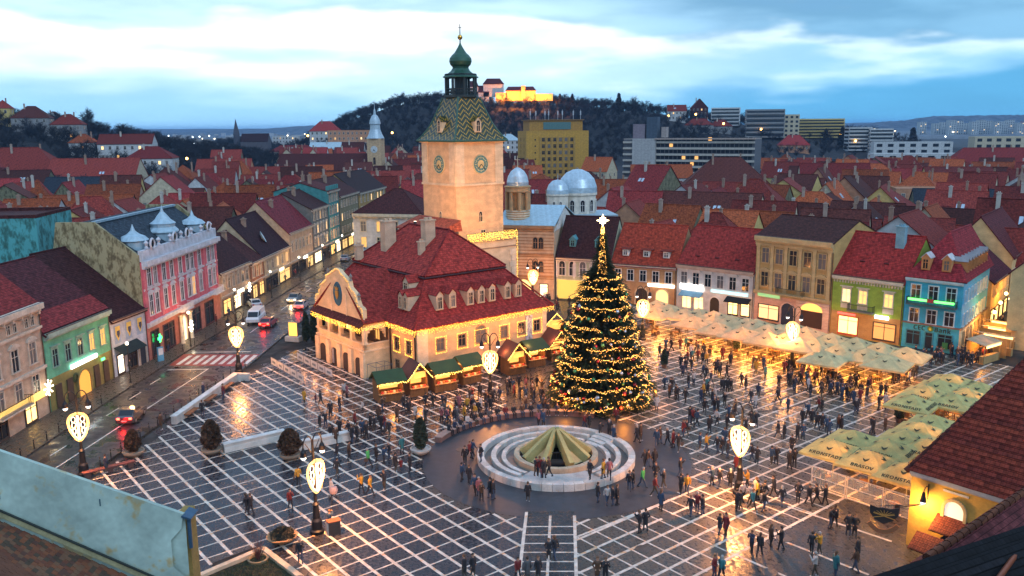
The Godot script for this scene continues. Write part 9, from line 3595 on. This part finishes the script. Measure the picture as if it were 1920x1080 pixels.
	# orange street lamps that burn among the roofs and on the slopes
	for s in [[V(-205.89, 17.67, -430.1), "left hillside by the small white house"], [V(-154.87, 8.38, -407.53), "left, above the orange-walled house"], [V(-89.49, 18.41, -647.24), "hill foot right of the small steeple"], [V(-105.05, 17.71, -645.9), "hill foot left of the small steeple"], [V(130.88, 30.04, -712.07), "right slope below the white villa"], [V(157.23, 31.21, -729.75), "right slope below the chalet"], [V(174.4, 23.23, -702.65), "right slope above the grey hotel"], [V(262.16, 13.86, -681.11), "between the yellow flats"], [V(261.48, 9.3, -647.92), "front of the grey-white flats"], [V(300.66, 13.95, -700.54), "top of the second grey-white flats"], [V(200.76, 18.49, -687.18), "right end of the grey hotel's roof"], [V(-63.24, 0.44, -471.36), "court behind the clock tower"], [V(-358.16, 0, -1442.91), "left of the peach villa"], [V(-164.46, 16.42, -694.15), "second left of the peach villa"]]:
		var d: float = s[0].length()
		var l := thing("street_lamp", "orange street lamp burning at the %s" % s[1], "street lamp", s[0], 0, "orange lamps of the town")
		var g := Geo.new()
		g.bar(V(0, -1, 0), V(0, 8, 0), 0.12, 0.08, 5)
		put("post", g, metal(0.05, 0.05, 0.05), l)
		g = Geo.new()
		g.ball(V(0, 8.3, 0), 0.24 + d * 0.0009, 8)
		put("lamp_globe", g, glow(1.0, 0.5, 0.12, 9.0), l)
		lamp(s[0] + V(0, 8.3, 0.3), Color(1, 0.55, 0.2), 22, 0.4)


func street_glow():
	# lanterns on brackets along the street's left fronts and under the shops
	for k in 7:
		var z := -98.0 - k * 17.0
		var x := lerpf(-46.2, -40.0, clampf((-z - 98) / 110.0, 0, 1))
		var t := thing("street_lantern", "white lantern on a thin post along the far left pavement, %s from the viewer" % ordinal(k), "street lamp", V(x, 0.11, z), 0, "white lanterns down the street")
		put("post", turned([P(0.14, 0), P(0.06, 0.4), P(0.05, 4.6)], 8), metal(0.02, 0.02, 0.02), t)
		var g := Geo.new()
		g.ball(V(0, 4.85, 0), 0.2, 8)
		put("lamp_globe", g, glow(1.0, 0.85, 0.6, 8.0), t)
		lamp(V(x, 4.95, z), Color(1, 0.72, 0.4), 12, 0.2)
	# coloured lights at the street's end
	for k in 16:
		var q := V(-36 + rng.randf_range(-5, 3), rng.randf_range(1.5, 6.5), -215 - k * 2.4)
		var g := Geo.new()
		g.ball(Vector3.ZERO, 0.3, 6)
		tag(put("shop_light", g, [glow(1.0, 0.9, 0.7, 7.0), glow(1.0, 0.55, 0.2, 7.0), glow(0.2, 0.9, 0.7, 4.0), glow(1.0, 0.2, 0.15, 4.0)][k % 4], null, q), "%s shop light in the cluster at the street's far end" % ["white", "amber", "teal", "red"][k % 4], "lamp", "shop lights at the street's end")


func _ready():
	# camera, sky, sun, exposure
	rng.seed = 1234
	var cam := Camera3D.new()
	cam.name = "camera"
	cam.fov = 37.74
	cam.far = 30000
	add_child(cam)
	cam.position = V(0, 30, 0)
	cam.rotation = V(deg_to_rad(-10.8), 0, deg_to_rad(-0.5))
	cam.current = true
	env = Environment.new()
	env.background_mode = Environment.BG_SKY
	env.sky = Sky.new()
	env.sky.sky_material = make_sky()
	env.background_energy_multiplier = 1.0
	env.tonemap_mode = Environment.TONE_MAPPER_LINEAR
	env.tonemap_exposure = 2.9
	env.sdfgi_enabled = true
	env.ssao_enabled = true
	env.ssil_enabled = true
	var we := WorldEnvironment.new()
	we.name = "environment"
	we.environment = env
	add_child(we)
	var sun := DirectionalLight3D.new()
	sun.name = "veiled_sun"
	sun.light_color = Color(0.85, 0.92, 1.0)
	sun.light_energy = 0.15
	sun.light_angular_distance = 30
	sun.shadow_enabled = true
	add_child(sun)
	sun.rotation = V(deg_to_rad(-42), deg_to_rad(35), 0)
	make_textures()
	setting()
	hills()
	hall()
	clock_tower()
	terrace()
	left_street()
	square_row()
	landmarks()
	town()
	floodlit_fortress()
	near_buildings()
	fountain()
	christmas_tree()
	market()
	parasols()
	lamps()
	street_glow()
	planters()
	vehicles()
	people()
	seat_people()
	env.fog_enabled = true
	env.fog_density = 0.00008
	env.fog_light_color = Color(0.55, 0.75, 0.95)
